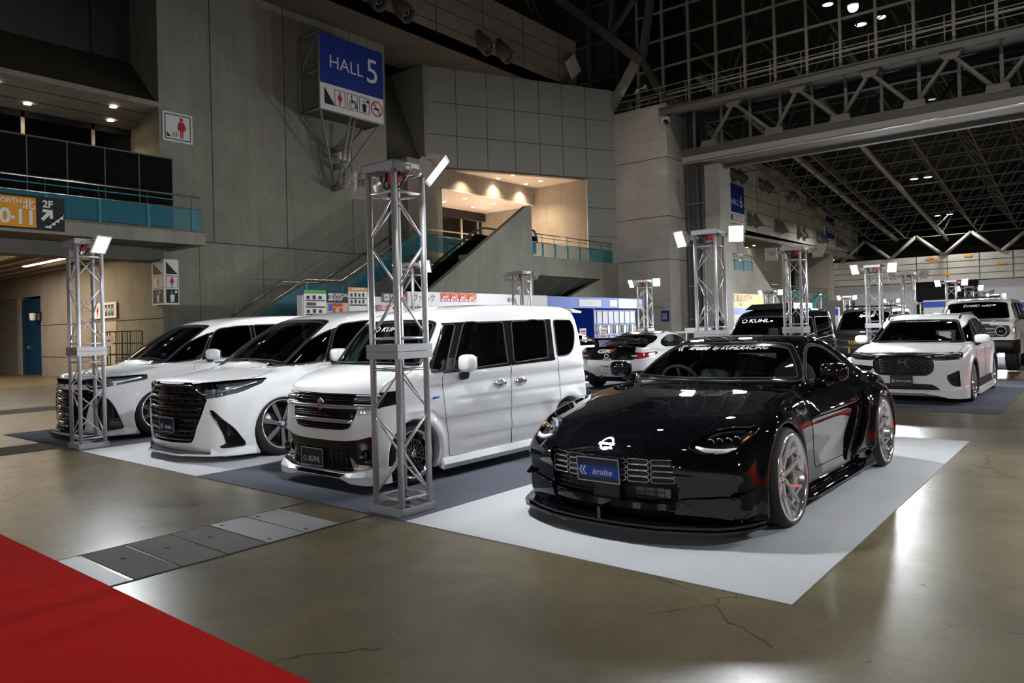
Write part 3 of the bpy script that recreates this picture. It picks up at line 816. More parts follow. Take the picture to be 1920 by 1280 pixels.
# ================================================================== black sports coupe
def build_coupe():
    def fn():
        f0 = coupe_fn()
        def f(x, l, z):
            # over-fender step of the rear wing and the lower sill blade
            le = 2.93-.9*np.clip(.62-z, 0, 1)**1.2
            o = f0(x, l, z)
            st = .030*sst((l-le)/.05)*sst((.80-z)/.1)*sst((4.1-l)/.3)*sst((z-.2)/.05)
            return o-st*sst((x-.7)/.1)
        return f
    c = Car('coupe', 'sports_coupe', 'black metallic wide-body sports coupe with polished deep-dish wheels on pale carpet', fn=fn())
    S = c.S
    ws = reg_front([(-.2,.918),(.2,.918),(.45,.918),(.70,.915),(.735,.935),(.665,1.06),(.555,1.175),(.50,1.198),(.25,1.213),(-.2,1.218)], 2.42)
    wsm = lambda x, l, z: np.maximum(ws(x, l, z), 1.25-l)
    sw = reg_side([(1.80,.90,1),(2.02,1.03),(2.25,1.135),(2.42,1.182),(2.62,1.185),(2.85,1.145),(3.02,1.06),(3.09,.985),(3.05,.95),(2.5,.905)], .45)
    rg = reg_top([(-.2,3.02),(.3,3.02),(.44,3.06),(.47,3.3),(.44,3.8),(.35,3.98),(-.2,4.02)], .9)
    c.cut('ws', wsm); c.cut('sw', sw); c.cut('rg', rg)
    hl = reg_top([(.525,.20,1),(.545,.27),(.585,.36),(.64,.455),(.72,.535),(.79,.575),(.835,.68,1),(.845,.56),(.82,.45),(.79,.365),(.73,.295),(.66,.235),(.60,.205)], .52)
    c.cut('hl', hl)
    hood = reg_top([(-.3,.165),(0,.165),(.22,.182),(.41,.25),(.545,.33),(.58,.46),(.615,.66),(.655,.90),(.715,1.2),(.745,1.48),(.70,1.53,1),(.4,1.39),(0,1.33),(-.3,1.33)], .5)
    c.cut('hood', hood)
    gr = reg_front([(-.3,.528),(0,.528),(.2,.532),(.465,.545,1),(.485,.40),(.49,.255,1),(.25,.245),(0,.238),(-.3,.238)], .4)
    c.cut('grille', gr)
    slot = reg_front([(-.3,.196),(0,.196),(.3,.19),(.455,.178,1),(.43,.125,1),(.2,.122),(-.3,.122)], .45); c.cut('slot', slot)
    bump = reg_front([(.50,.272,1),(.66,.285),(.79,.282),(.80,.2),(.76,.125,1),(.44,.122,1)], .45); c.cut('bump', bump)
    door = reg_side([(1.60,.875,1),(1.60,.64),(1.63,.46),(1.66,.265,1),(2.45,.25,1),(2.78,.44),(2.88,.61),(2.93,.74),(2.9,.90,1)], .55)
    c.cut('door', door)
    c.rebake()
    body = c.out('body', 'body', 'black_paint')[0]
    c.window('ws', 'windshield', 'ws_glass', True, band=.028, sdf=wsm)
    c.window('sw', 'side_window', 'ws_glass', False, band=.016, sdf=sw)
    c.window('rg', 'rear_window', 'ws_glass', True)
    c.out('hood', 'hood', 'black_paint'); c.seam('hood', .002)
    for o in c.out('door', 'door', 'black_paint', join=False):
        s = 1 if o.data.vertices[0].co.x > 0 else -1
        h = MB(); h.box((s*.905, 2.62, .70), (.02, .17, .022), M['black_paint']); h.build('door_handle', o)
    c.seam('door', .003)
    c.out('bump', 'bumper_corner', 'black_paint', .022, join=False); c.seam('bump', .004, 'gloss_black', off=.012)
    # grille: recessed dark box with stadium slots
    g = c.out('grille', 'grille', 'black_plastic', 0, shift=(0, .07, 0))[0]
    sl = MB()
    def ring(x0, x1, z0, z1, off=-.012, r=.005):
        n = 6; pts = []; rr = (z1-z0)/2; zc = (z0+z1)/2
        for k in range(n+1): a = -pi/2+pi*k/n; pts.append((x1-rr+rr*cos(a), zc+rr*sin(a)))
        for k in range(n+1): a = pi/2+pi*k/n; pts.append((x0+rr+rr*cos(a), zc+rr*sin(a)))
        P = np.array(pts); zz = np.clip(P[:, 1], .3, .53); l = S_front(P[:, 0], zz)-off
        sl.tube(np.stack([P[:, 0], l, P[:, 1]], 1).tolist(), r*.75, M['chrome'], 6, True)
    gl = cspl([0,.1,.2,.3,.4,.5,.6], [.035,.038,.045,.062,.088,.125,.17])
    S_front = lambda x, z: gl(np.abs(x))+.0*z
    for s in (1, -1):
        for r in range(4):
            z0 = .488-r*.0385
            for a, b in ((.165, .312), (.325, .475)):
                ring(min(s*a, s*b), max(s*a, s*b), z0, z0+.033)
    for r in range(4): ring(-.155, .155, .488-r*.0385, .488-r*.0385+.033)
    sl.build('grille_slot_ring', g)
    lm = MB()
    for s in (1, -1):
        for k in range(3):
            z = .27+.033*k; xs = np.linspace(.12, .46, 12)
            lm.tube([(s*x, float(gl(x))+.045, z) for x in xs], .004, M['black_plastic'], 5)
        for x in np.linspace(.14, .46, 6): lm.tube([(s*x, float(gl(x))+.045, .255), (s*x, float(gl(x))+.045, .345)], .0035, M['black_plastic'], 5)
    lm.box((0, .075, .30), (.20, .03, .11), M['black_plastic']); lm.bb((.18, .13, .275), (.44, .15, .33), M['iron']); lm.build('lower_mesh', g)
    sp = MB(); c.out('slot', 'lower_intake', 'black_plastic', 0, shift=(0, .06, 0))
    # blade between grille and slot, splitter, centre strut, fins
    xs = np.linspace(0, .47, 10); pl = [(x, float(S.front(x, .215))-.03*(1-(x/.5)**4)) for x in xs]
    b = MB(); slab_lip(b, pl, .198, .240, [(x*.97, l+.07) for x, l in pl], M['black_paint']); b.build('bumper_blade', c.root)
    pl = [(0,-.075),(.2,-.068),(.4,-.035),(.6,.045),(.75,.13),(.83,.22),(.89,.33),(.93,.47)]
    inn = [(0,.12),(.2,.12),(.4,.14),(.6,.2),(.7,.26),(.76,.34),(.80,.42),(.84,.50)]
    b = MB(); slab_lip(b, pl, .083, .100, inn, M['black_paint'])
    slab_lip(b, [(x*.985, l+.025) for x, l in pl], .106, .122, inn, M['black_paint']); b.build('front_splitter', c.root)
    b = MB(); b.bb((-.012, -.045, .098), (.012, .10, .20), M['black_paint']); b.build('splitter_strut', c.root)
    for s in (1, -1):
        b = MB(); b.prism([(s*.80,.30,.105),(s*.925,.53,.105),(s*.915,.53,.155),(s*.885,.47,.215)], (-s*.012, .004, 0), M['black_paint']); b.build('splitter_fin', c.root)
        b = MB(); b.prism([(s*.78,.27,.285),(s*.87,.45,.33),(s*.90,.44,.335),(s*.83,.25,.29)], (0, 0, .010), M['black_paint'])
        b.build('canard', c.root)
        # headlight: housing under a clear lens, drl strip, projectors, amber marker
    hs = c.out('hl', 'headlight', 'lamp_dark', -.035, join=False)
    for o in hs:
        s = 1 if o.data.vertices[0].co.x > 0 else -1
        i = MB()
        def T(x, l): return float(S.top(abs(x), l, 1.0))
        for k, (x, l) in enumerate(((.635,.335),(.68,.37),(.725,.405),(.765,.445))):
            z = T(x, l)-.016; superell(i, (s*x, l-.008, z), (.017, .020, .016), M['lens'], 1.0, 12); i.lathe([(l-.012, .024), (l-.016, .020), (l+.01, .014), (l+.02, 0)], M['chrome'], 16, 'y', (s*x, 0, z))
        pts = [(.57,.235),(.63,.245),(.69,.275),(.74,.312),(.785,.365)]
        i.tube([(s*x, l, T(x, l)-.010) for x, l in pts], [.015, .021, .021, .018, .010], M['lamp_inner'], 8)
        pts = [(.60,.345),(.66,.43),(.72,.49),(.78,.535)]
        i.tube([(s*x, l, T(x, l)-.012) for x, l in pts], .010, M['lamp_inner'], 6)
        i.build('projector', o)
        a = MB(); a.tube([(s*x, l, T(x, l)-.008) for x, l in ((.795,.42),(.815,.47),(.828,.53))], [.007, .012, .006], M['amber'], 6); a.build('amber_marker', o)
    c.out('hl', 'headlight_lens', 'lens', .001, join=False); c.seam('hl', .004, 'gloss_black')
    # emblem
    e = MB(); R = lambda u, v: (u, float(S.front(u, .60+v*.75))-.006, .60+v*.75)
    vs, fs = ring2(.036, .050, 32); e.add([R(*p) for p in vs], fs, M['silver_print'], True)
    e.add([(p[0], p[1]-.003, p[2]) for p in (R(-.062,-.009), R(.062,-.009), R(.062,.009), R(-.062,.009))], [(0,1,2,3)], M['silver_print']); e.build('round_bar_badge', c.root)
    plate(c, -.02, .435, -.012, .33, .165, 'plate_navy', [('rect', (.31, .075), 0, 0, -.01, 'plate_blue', 0), ('chev', '', .062, -.118, -.008, 'white_print', 0), ('text', 'kruise', .062, .03, -.012, 'white_print', .35)], .10, border='silver_print')
    t = MB(); vs, fs = text_pts('kruise', .085, .4, .001); c.fmap(vs, fs, -.24, 1.172, 'silver_print', t, .006, .62, l0=1.0)
    vs, fs = shape2(CHEV, .075); c.fmap(vs, fs, -.44, 1.168, 'silver_print', t, .006, .62, l0=1.0)
    vs, fs = text_pts('by KUHLRACING', .062, .15, .0005); c.fmap(vs, fs, .14, 1.172, 'silver_print', t, .006, .62, l0=1.0)
    t.build('windshield_lettering', c.root)
    sk = MB()
    for s in (1, -1):
        sk = MB(); P = [(.90,1.27),(.955,1.45),(.965,2.2),(.965,2.9),(.985,3.06)]
        vs = []; 
        for x, l in P: vs += [(s*(x-.16), l, .088), (s*x, l, .085), (s*x, l, .103), (s*(x-.16), l, .118)]
        fs = [(4*i+j, 4*i+(j+1) % 4, 4*i+4+(j+1) % 4, 4*i+4+j) for i in range(4) for j in range(4)]+[(0,3,2,1),(16,17,18,19)]
        sk.add(vs, fs, M['black_paint'])
        sk.prism([(s*.955,2.72,.10),(s*.985,3.07,.10),(s*.985,3.07,.20),(s*.965,2.98,.20)], (-s*.012, 0, 0), M['black_paint'])
        sk.build('side_skirt', c.root)
        ft = MB(); ft.tube([(s*.905,2.55,.20),(s*.94,2.72,.33),(s*.955,2.86,.50),(s*.945,2.95,.66),(s*.915,2.96,.76)], [.012,.026,.026,.022,.008], M['black_paint'], 10); ft.build('fender_scoop', c.root)
    mirrors(c, .87, 1.90, .985, (.105, .065, .072), 'black_paint', 'black_paint', .09)
    dk = MB(); xs = np.linspace(-.72, .72, 13)
    v = []
    for x in xs: v += [(x, 4.22-.2*(x/.8)**2, .885-.05*x*x), (x, 4.36-.22*(x/.8)**2, .925-.05*x*x), (x, 4.36-.22*(x/.8)**2, .910-.05*x*x)]
    dk.add(v, [(3*i+a, 3*i+3+a, 3*i+3+b, 3*i+b) for i in range(12) for a, b in ((0,1),(1,2),(2,0))], M['black_paint']); dk.build('rear_spoiler', c.root)
    interior(c, 1.52, .875, .66, [(-.37, 2.30), (.37, 2.30)], .30, -.36, dm='interior', back=3.0)
    gp = MB()
    for x in (-.10, .02, .14): superell(gp, (x, 1.64, .905), (.046, .05, .04), M['interior'], .9, 12)
    gp.build('gauge_pod', c.root)
    wipers(c, [[(-.55, 1.50, .925), (-.1, 1.40, .935), (.12, 1.385, .93)], [(.05, 1.40, .93), (.45, 1.47, .93), (.62, 1.56, .93)]])
    wheels4(c, .962, (.90, 3.45), .335, .292, .26, 'y', 'bright_rim', .045, .985, dish=.085)
    c.finish(body)
    b = MB(); b.bb((-.16, -.006, -.13), (.16, .006, .13), M['plate_black'])
    b.text('DATA SHEET', frame((0, -.008, .10), (1,0,0), (0,0,1)), .022, M['silver_print'], 0)
    for k in range(9): b.bb((-.13, -.009, .07-k*.017), (-.13+.05, -.007, .074-k*.017), M['silver_print']); b.bb((-.06, -.009, .07-k*.017), (-.06+.08+.03*(k*7 % 3), -.007, .0735-k*.017), M['silver_print'])
    b.text('Styling Body Kit', frame((0, -.008, -.105), (1,0,0), (0,0,1)), .03, M['silver_print'], 0, shear=.2)
    o = b.build('price_board', label='black information board leaning behind the windshield of the black coupe', cat='board')
    o.location = (-2.65+.33, 4.14+1.92, 1.02); o.rotation_euler = (radians(-28), 0, radians(8))
    return c
# ================================================================== white kei wagon
def build_kei():
    c = Car('kei', 'kei_wagon', 'white boxy kei wagon with chrome-bar grille on dark carpet behind the near truss tower'); S = c.S
    ws = reg_front([(-.2,1.075),(.2,1.075),(.5,1.07),(.635,1.065,1),(.60,1.25),(.555,1.43),(.52,1.475),(.3,1.50),(-.2,1.505)], 1.25)
    wsm = lambda x, l, z: np.maximum(ws(x, l, z), np.maximum(.48-l, (x-.60)*1.0-.0*l-(l-.62)*.15))
    c.cut('ws', ws)
    sd = [reg_side(p, .45) for p in (
        [(.735,1.0,1),(.93,1.0,1),(1.17,1.45,1),(1.01,1.45,1)], [(1.03,1.0,1),(1.88,1.03,1),(1.90,1.465,1),(1.285,1.46,1)],
        [(1.98,1.03,1),(2.60,1.055,1),(2.65,1.475),(2.62,1.48,1),(2.04,1.468,1)], [(2.78,1.06,1),(3.0,1.07),(3.14,1.16),(3.22,1.36),(3.17,1.475,1),(2.81,1.48,1)])]
    for i, f in enumerate(sd): c.cut('s%d' % i, f)
    bp = reg_side([(.93,1.0,1),(3.2,1.0,1),(3.2,1.49,1),(1.01,1.45,1)], .5)   # black pillars between the panes
    pil = lambda x, l, z: np.maximum(np.maximum(poly_sdf(l, z, np.array([(.90,.985),(2.72,1.02),(2.76,1.49),(1.0,1.465)])), .45-x), 0*z-1)
    c.cut('pillar', pil)
    rw = reg_rear([(-.2,1.05),(.5,1.05),(.57,1.1),(.53,1.5),(.45,1.54),(-.2,1.55)], 3.0); c.cut('rw', rw)
    hood = lambda x, l, z: np.maximum(poly_sdf(x, l, P2([(-.3,.02,1),(.62,.02,1),(.665,.2),(.668,.5),(.63,.60,1),(.3,.55),(-.3,.53,1)])), .845-z)
    c.cut('hood', hood)
    gu = reg_front([(-.3,.842),(.3,.846),(.62,.86),(.70,.868,1),(.70,.75),(.62,.715),(.45,.715),(.2,.708),(-.3,.705)], .36); c.cut('gu', gu)
    gl = reg_front([(-.3,.704,1),(.2,.706),(.47,.712,1),(.44,.63),(.40,.565),(.33,.535),(.15,.525),(-.3,.522)], .3); c.cut('gl', gl)
    lb = reg_front([(-.3,.425),(.2,.425),(.36,.432),(.50,.45),(.60,.475),(.655,.485,1),(.672,.40),(.665,.28),(.655,.20),(.60,.185),(.42,.18),(.37,.165),(.2,.155),(-.3,.15)], .3); c.cut('lb', lb)
    doors = [reg_side(p, .5) for p in ([(.885,.985,1),(.90,.7),(.93,.45),(.955,.19,1),(1.88,.175,1),(1.90,.6),(1.915,1.02,1)], [(1.925,1.02,1),(1.90,.6),(1.89,.175,1),(2.56,.175,1),(2.66,.45),(2.77,.58),(2.775,1.05,1)])]
    for i, f in enumerate(doors): c.cut('d%d' % i, f)
    c.rebake()
    body = c.out('body', 'body', 'white_paint')[0]
    c.window('ws', 'windshield', 'green_glass', True, band=.022, sdf=ws)
    for i, m in enumerate(('mid_glass', 'mid_glass', 'dark_glass', 'dark_glass')): c.window('s%d' % i, 'side_window', m, False, .010, seal=.007)
    c.out('pillar', 'pillar_trim', 'gloss_black', .001, join=False)
    c.window('rw', 'rear_window', 'dark_glass', True)
    c.out('hood', 'hood', 'white_paint'); c.seam('hood', .003)
    for k in (0, 1):
        for o in c.out('d%d' % k, 'door', 'white_paint', join=False):
            s = 1 if o.data.vertices[0].co.x > 0 else -1; l = (1.72, 2.06)[k]
            h = MB(); superell(h, (s*.706, l, .83), (.012, .10, .046), M['chrome'], .9, 14); h.box((s*.722, l, .832), (.012, .15, .022), M['chrome'])
            h.build('door_handle', o)
        c.seam('d%d' % k, .0028)
    g = c.out('gu', 'grille', 'gloss_black', -.012)[0]
    c.out('gl', 'lower_grille', 'gloss_black', -.02)
    br = MB()
    def bar(zf, x0, x1, r, m, off=.004, flat=.5):
        xs = np.linspace(x0, x1, 21); z = np.array([zf(abs(x)) for x in xs]); l = S.front(xs, z)-off
        br.tube(np.stack([xs, l, z], 1).tolist(), r, M[m], 8)
    for k in range(3): bar(lambda x: .785+.026*k+.02*x*x, -.60, .60, .004, 'smoke_chrome')
    for k in range(3): bar(lambda x: .648+.020*k, -.43, .43, .004, 'smoke_chrome')
    for k in range(2): bar(lambda x: .548+.018*k, -.38, .38, .003, 'black_plastic')
    bar(lambda x: .728+.015*x*x, -.66, .66, .021, 'chrome', .0); bar(lambda x: .606-.0*x, -.43, .43, .020, 'chrome', .0)
    br.build('grille_bar', g)
    for s in (1, -1):
        b = MB(); xs = np.linspace(.43, .665, 7)
        for r, zz, m in ((.024, .795, 'lamp_dark'), (.009, .835, 'lamp_inner'), (.008, .755, 'lamp_inner')):
            l = S.front(xs, xs*0+zz)-.002; b.tube(np.stack([s*xs, l, xs*0+zz], 1).tolist(), r, M[m], 6)
        for x in (.47, .53, .59, .64): superell(b, (s*x, float(S.front(x, .795))-.012, .795), (.02, .014, .017), M['lens'], 1, 10)
        b.build('headlight', c.root)
        f = MB(); l = float(S.front(.56, .30))
        f.lathe([(l-.022, .052), (l-.030, .048), (l-.028, .040), (l-.010, .036), (l-.008, 0)], M['smoke_chrome'], 24, 'y', (s*.56, 0, .315)); superell(f, (s*.56, l-.012, .315), (.034, .014, .034), M['lens'], 1, 12)
        f.prism([(s*.40, l-.04, .30), (s*.445, l-.035, .19), (s*.625, l+.01, .185), (s*.60, l, .235), (s*.47, l-.03, .24)], (0, .02, 0), M['chrome']); 
        f.prism([(s*.455, l-.052, .285), (s*.475, l-.045, .215), (s*.49, l-.044, .215)], (0, .004, 0), M['red_print'])
        f.build('fog_lamp', c.root)
        v = MB(); v.tube([(s*.655, .10, .49), (s*.672, .12, .40), (s*.668, .115, .29), (s*.655, .10, .20)], .012, M['chrome'], 6); v.build('bumper_trim', c.root)
    c.out('lb', 'lower_bumper', 'gloss_black', -.006); c.seam('lb', .006, 'gloss_black')
    gm = MB()
    for x in np.linspace(.10, .36, 5): l = float(S.front(x, .25))-.006; gm.bb((x-.003, l, .17), (x+.003, l+.012, .355), M['black_plastic']); gm.bb((-x-.003-.2*(x < 0), l, .17), (-x+.003, l+.012, .355), M['black_plastic'])
    for z in (.20, .245, .29, .335): gm.bb((-.37, float(S.front(.2, z))-.004, z-.003), (.37, float(S.front(.2, z))+.01, z+.003), M['black_plastic'])
    gm.build('intake_mesh', c.root)
    e = MB(); r = [(0,.062),(.036,.03),(.018,.012),(.052,-.018),(0,-.062),(-.036,-.03),(-.018,-.012),(-.052,.018)]
    lf = float(S.front(0, .75))-.03
    e.prism([(x, lf, .752+z*.82) for x, z in ((.0,.068),(.052,.024),(.034,.010),(0,.036),(-.016,.022),(.05,-.026),(0,-.068),(-.052,-.024),(-.034,-.010),(0,-.036),(.016,-.022),(-.05,.026))], (0, .012, 0), M['bright_rim']); e.build('angular_badge', c.root)
    plate(c, -.12, .262, -.018, .33, .165, 'plate_black', [('text', 'KUHL', .07, .035, -.02, 'silver_print', .12), ('ring', '', .024, -.105, -.02, 'silver_print', 0)], .03, border='silver_print')
    t = MB(); vs, fs = text_pts('KUHL', .10, .1, .001, space=1.1); c.fmap(vs, fs, .02, 1.415, 'silver_print', t, .010, .62, l0=.3); vs, fs = ring2(.03, .042, 20); c.fmap(vs, fs, -.19, 1.415, 'silver_print', t, .010, .62, l0=.3); t.build('windshield_lettering', c.root)
    # body kit lip
    lp = MB(); pl = [(0,-.02),(.3,-.03),(.45,-.035),(.62,-.01),(.68,.05),(.705,.16),(.70,.235)]
    vs = []; fs = []
    zt = [.150,.150,.165,.205,.215,.215,.215]; zb = [.105,.105,.075,.072,.07,.07,.07]
    full = [(-x, l, a, b) for (x, l), a, b in list(zip(pl, zt, zb))[::-1]]+[(x, l, a, b) for (x, l), a, b in list(zip(pl, zt, zb))[1:]]
    for x, l, a, b in full:
        d = .05*(1 if abs(x) < .6 else .3); ix = x*.95
        vs += [(x, l+.028, a), (x*1.0, l-.012, (a+b)/2+.01), (x*1.0, l, b), (ix, l+.09, b)]
    for i in range(len(full)-1):
        for j in range(3): fs.append((4*i+j, 4*i+j+1, 4*i+5+j, 4*i+4+j))
    lp.add(vs, fs, M['white_paint']); 
    lp.prism([(-.36,-.040,.148),(.36,-.040,.148),(.31,-.045,.118),(-.31,-.045,.118)], (0, .02, 0), M['gloss_black']); lp.build('front_lip', c.root)
    for s in (1, -1):
        b = MB(); vs = []
        for l in (.845, .90, 2.55): vs += [(s*.66, l, .10), (s*.725, l, .085), (s*.742, l, .13), (s*.715, l, .185), (s*.66, l, .19)]
        b.add(vs, [(5*i+j, 5*i+(j+1) % 5, 5*i+5+(j+1) % 5, 5*i+5+j) for i in range(2) for j in range(5)]+[(4,3,2,1,0),(10,11,12,13,14)], M['white_paint']); b.build('side_skirt', c.root)
        k = MB(); k.tube([(s*.715, .74, .765), (s*.715, .82, .77)], .011, M['plate_blue'], 6); k.build('side_badge', c.root)
        a = MB(); 
        P = [(1.005,1.44),(.90,1.285),(.79,1.13),(.73,1.045)]
        a.tube([(s*(float(S.side(l, z))+.002), l, z) for l, z in P], .014, M['gloss_black'], 6); a.build('front_pillar_trim', c.root)
    sp = MB(); xs = np.linspace(-.56, .56, 9)
    v = [];
    for x in xs: v += [(x, 3.22, 1.635-.05*x*x), (x, 3.47, 1.60-.05*x*x), (x, 3.46, 1.575-.05*x*x), (x, 3.30, 1.58-.05*x*x)]
    sp.add(v, [(4*i+j, 4*i+4+j, 4*i+4+(j+1) % 4, 4*i+(j+1) % 4) for i in range(8) for j in range(4)]+[(0,1,2,3),(35,34,33,32)], M['white_paint']); sp.build('roof_spoiler', c.root)
    mirrors(c, .72, 1.13, 1.07, (.085, .075, .085), 'white_paint', 'black_plastic', .13)
    interior(c, .78, 1.0, .58, [(-.33, 1.48), (.33, 1.48), (-.33, 2.35), (.33, 2.35)], .45, -.33, m='interior', back=2.95, dm='interior_pale', sw=.40)
    li = MB()
    for s in (1, -1):
        li.tube([(s*.60, .80, 1.07), (s*.545, 1.02, 1.36), (s*.52, 1.12, 1.47)], .035, M['interior_pale'], 6); li.tube([(s*.60, 1.93, .95), (s*.53, 1.96, 1.44)], .04, M['interior_pale'], 6); li.tube([(s*.50, 1.2, 1.49), (s*.50, 3.0, 1.51)], .04, M['interior_pale'], 6)
    li.bb((-.5, 1.15, 1.555), (.5, 3.0, 1.565), M['interior_pale']); li.build('cabin_lining', c.root)
    wipers(c, [[(-.5, .60, 1.095), (0, .555, 1.10)], [(.05, .56, 1.10), (.5, .62, 1.09)]])
    wheels4(c, .690, (.51, 2.95), .275, .222, .18, 'mesh', 'smoke_chrome', .03, dish=.03)
    c.finish(body); return c
# ================================================================== two white minivans
def build_van(kind):
    grand = kind == 'grand'
    c = Car('van', 'minivan', 'white minivan with tall black segmented grille and seven-spoke wheels on pale carpet' if grand else 'white minivan with slim upper grille bar, leftmost car beside the left truss tower', 'lowered white minivans', None if grand else (-11.38, 3.95)); S = c.S
    ws = lambda x, l, z: np.maximum(np.maximum(poly_sdf(x, z, P2([(-.3,1.06),(.2,1.06),(.5,1.045),(.66,1.02),(.72,1.03,1),(.66,1.30),(.60,1.50),(.56,1.545),(.3,1.57),(-.3,1.575)])), l-2.0), .75-l)
    c.cut('ws', ws)
    s1 = reg_side([(.88,1.005,1),(1.35,1.24),(1.60,1.37),(1.78,1.44,1),(1.55,1.05,1)], .5)
    s2 = reg_side([(1.62,1.05,1),(1.85,1.455),(2.15,1.525),(2.45,1.545,1),(2.45,1.07,1)], .5)
    s3 = reg_side([(2.52,1.07,1),(2.52,1.55,1),(3.4,1.56,1),(3.4,1.085,1)], .5); s4 = reg_side([(3.5,1.085,1),(3.5,1.56,1),(4.4,1.54),(4.62,1.45),(4.6,1.12,1)], .5)
    for i, f in enumerate((s1, s2, s3, s4)): c.cut('s%d' % i, f)
    c.cut('pl', reg_side([(1.56,1.04,1),(1.63,1.04,1),(1.86,1.46,1),(1.77,1.44,1)], .5)); c.cut('pl', reg_side([(2.45,1.06,1),(2.52,1.06,1),(2.52,1.555,1),(2.45,1.55,1)], .5))
    rw = reg_rear([(-.2,1.1),(.6,1.1),(.68,1.2),(.62,1.5),(-.2,1.55)], 4.5); c.cut('rw', rw)
    if grand:
        hd = reg_front([(.44,.862,1),(.73,.886),(.875,.90,1),(.885,.83),(.85,.74),(.66,.70),(.60,.72)], .75)
        gr = reg_front([(-.3,.855,1),(.2,.858),(.44,.862),(.60,.72),(.66,.695),(.645,.64),(.60,.52),(.54,.40),(.48,.26),(.43,.205,1),(.2,.20),(-.3,.20)], .6)
        vent = reg_front([(.69,.590,1),(.75,.565),(.835,.46),(.868,.36),(.888,.165,1),(.745,.160,1),(.842,.20,1),(.826,.33),(.785,.43)], .6)
    else:
        hd = reg_front([(.44,.835,1),(.70,.86),(.885,.88,1),(.895,.81),(.85,.745),(.70,.70),(.60,.70),(.50,.765,1)], .75)
        gr = reg_front([(-.3,.69,1),(.3,.69),(.66,.66),(.60,.50),(.52,.30),(.45,.14),(.2,.115),(-.3,.11)], .6)
        vent = reg_front([(.64,.60,1),(.80,.605),(.845,.55),(.875,.30),(.875,.16,1),(.76,.12,1),(.72,.30)], .6)
        gu = reg_front([(-.3,.825,1),(.44,.835),(.50,.765,1),(.2,.765),(-.3,.765)], .5); 
    c.cut('hd', hd)
    if not grand: c.cut('gu', gu)
    c.cut('gr', gr); c.cut('vent', vent)
    hood = lambda x, l, z: np.maximum(poly_sdf(x, l, P2([(-.3,.0,1),(.44,.03,1),(.68,.16),(.80,.36),(.835,.62),(.80,.80),(.72,.92,1),(.4,1.0),(-.3,1.04)])), .875-z)
    c.cut('hood', hood)
    d1 = reg_side([(1.45,1.0,1),(1.40,.8),(1.40,.4),(1.42,.16,1),(2.46,.15,1),(2.48,1.0,1)], .55); d2 = reg_side([(2.50,1.0,1),(2.48,.15,1),(3.3,.15,1),(3.44,.5),(3.45,1.0,1)], .55)
    c.cut('d0', d1); c.cut('d1', d2); c.rebake()
    body = c.out('body', 'body', 'white_paint')[0]
    c.window('ws', 'windshield', 'mid_glass', True, band=.03, sdf=ws)
    for i in range(4): c.window('s%d' % i, 'side_window', 'dark_glass', False, .004, seal=.009)
    c.window('rw', 'rear_window', 'dark_glass', True)
    for k in (0, 1):
        for o in c.out('d%d' % k, 'door', 'white_paint', join=False):
            s = 1 if o.data.vertices[0].co.x > 0 else -1; h = MB(); h.box((s*.925, (2.3, 2.62)[k], .93), (.03, .19, .028), M['chrome']); h.build('door_handle', o)
        c.seam('d%d' % k, .0028)
    c.out('pl', 'pillar_trim', 'gloss_black', .001, join=False)
    for s in (1, -1):
        w = MB(); ls = np.linspace(.86, 4.58, 30); zs = np.interp(ls, [.86, 1.55, 2.5, 3.5, 4.58], [.992, 1.035, 1.055, 1.07, 1.10]); xx = S.side(ls, zs)+.003
        w.tube(np.stack([s*xx, ls, zs], 1).tolist(), .009, M['chrome'], 6); w.build('window_molding', c.root)
    c.out('hood', 'hood', 'white_paint', .003); c.seam('hood', .003)
    for o in c.out('hd', 'headlight', 'lamp_dark', -.03, join=False):
        s = 1 if o.data.vertices[0].co.x > 0 else -1; b = MB()
        for x, z in ((.56,.815),(.64,.82),(.72,.83)): l = float(S.front(x, z))+.012; superell(b, (s*x, l, z), (.034, .02, .022), M['lens'], .7, 12); b.box((s*x, l+.02, z), (.075, .02, .05), M['smoke_chrome'])
        if grand: pts = [(.50,.80),(.60,.745),(.74,.755),(.85,.80),(.875,.86)]
        else: pts = [(.52,.775),(.60,.735),(.74,.745),(.85,.785),(.885,.84)]
        b.tube([(s*x, float(S.front(x, z))+.004, z) for x, z in pts], .007 if grand else .012, M['lamp_inner'], 6); b.build('lamp_unit', o)
    c.out('hd', 'headlight_lens', 'lens', .001, join=False)
    g = c.out('gr', 'grille', 'gloss_black', -.045)[0]
    b = MB()
    def bar(z, hw, r, m, off=0., curve=.0):
        xs = np.linspace(-hw, hw, 25); zz = z+curve*xs*xs; l = S.front(xs, zz)-off; b.tube(np.stack([xs, l, zz], 1).tolist(), r, M[m], 8)
    rows = [(.825,.45),(.765,.55),(.705,.60),(.645,.60),(.585,.57),(.525,.55),(.465,.525),(.405,.50),(.345,.475),(.29,.455),(.245,.43)] if grand else [(.655,.60),(.60,.585),(.545,.565),(.49,.545),(.435,.53),(.38,.51),(.325,.49),(.27,.46),(.215,.44),(.16,.42)]
    for i, (z, hw) in enumerate(rows):
        bar(z, hw, .024 if i % 2 == 0 else .013, 'gloss_black' if i % 2 == 0 else 'grille_black', -.018)
    if grand:
        for i, (z, hw) in enumerate(rows[1::2]):
            for x in np.linspace(-hw, hw, 9): l = float(S.front(abs(x), z)); b.box((x, l+.002, z+.028), (.045, .012, .020), M['grille_black'])
    b.build('grille_bar', g)
    for o in c.out('vent', 'corner_vent', 'gloss_black', -.02, join=False): pass
    c.seam('vent', .007, 'smoke_chrome' if grand else 'gloss_black')
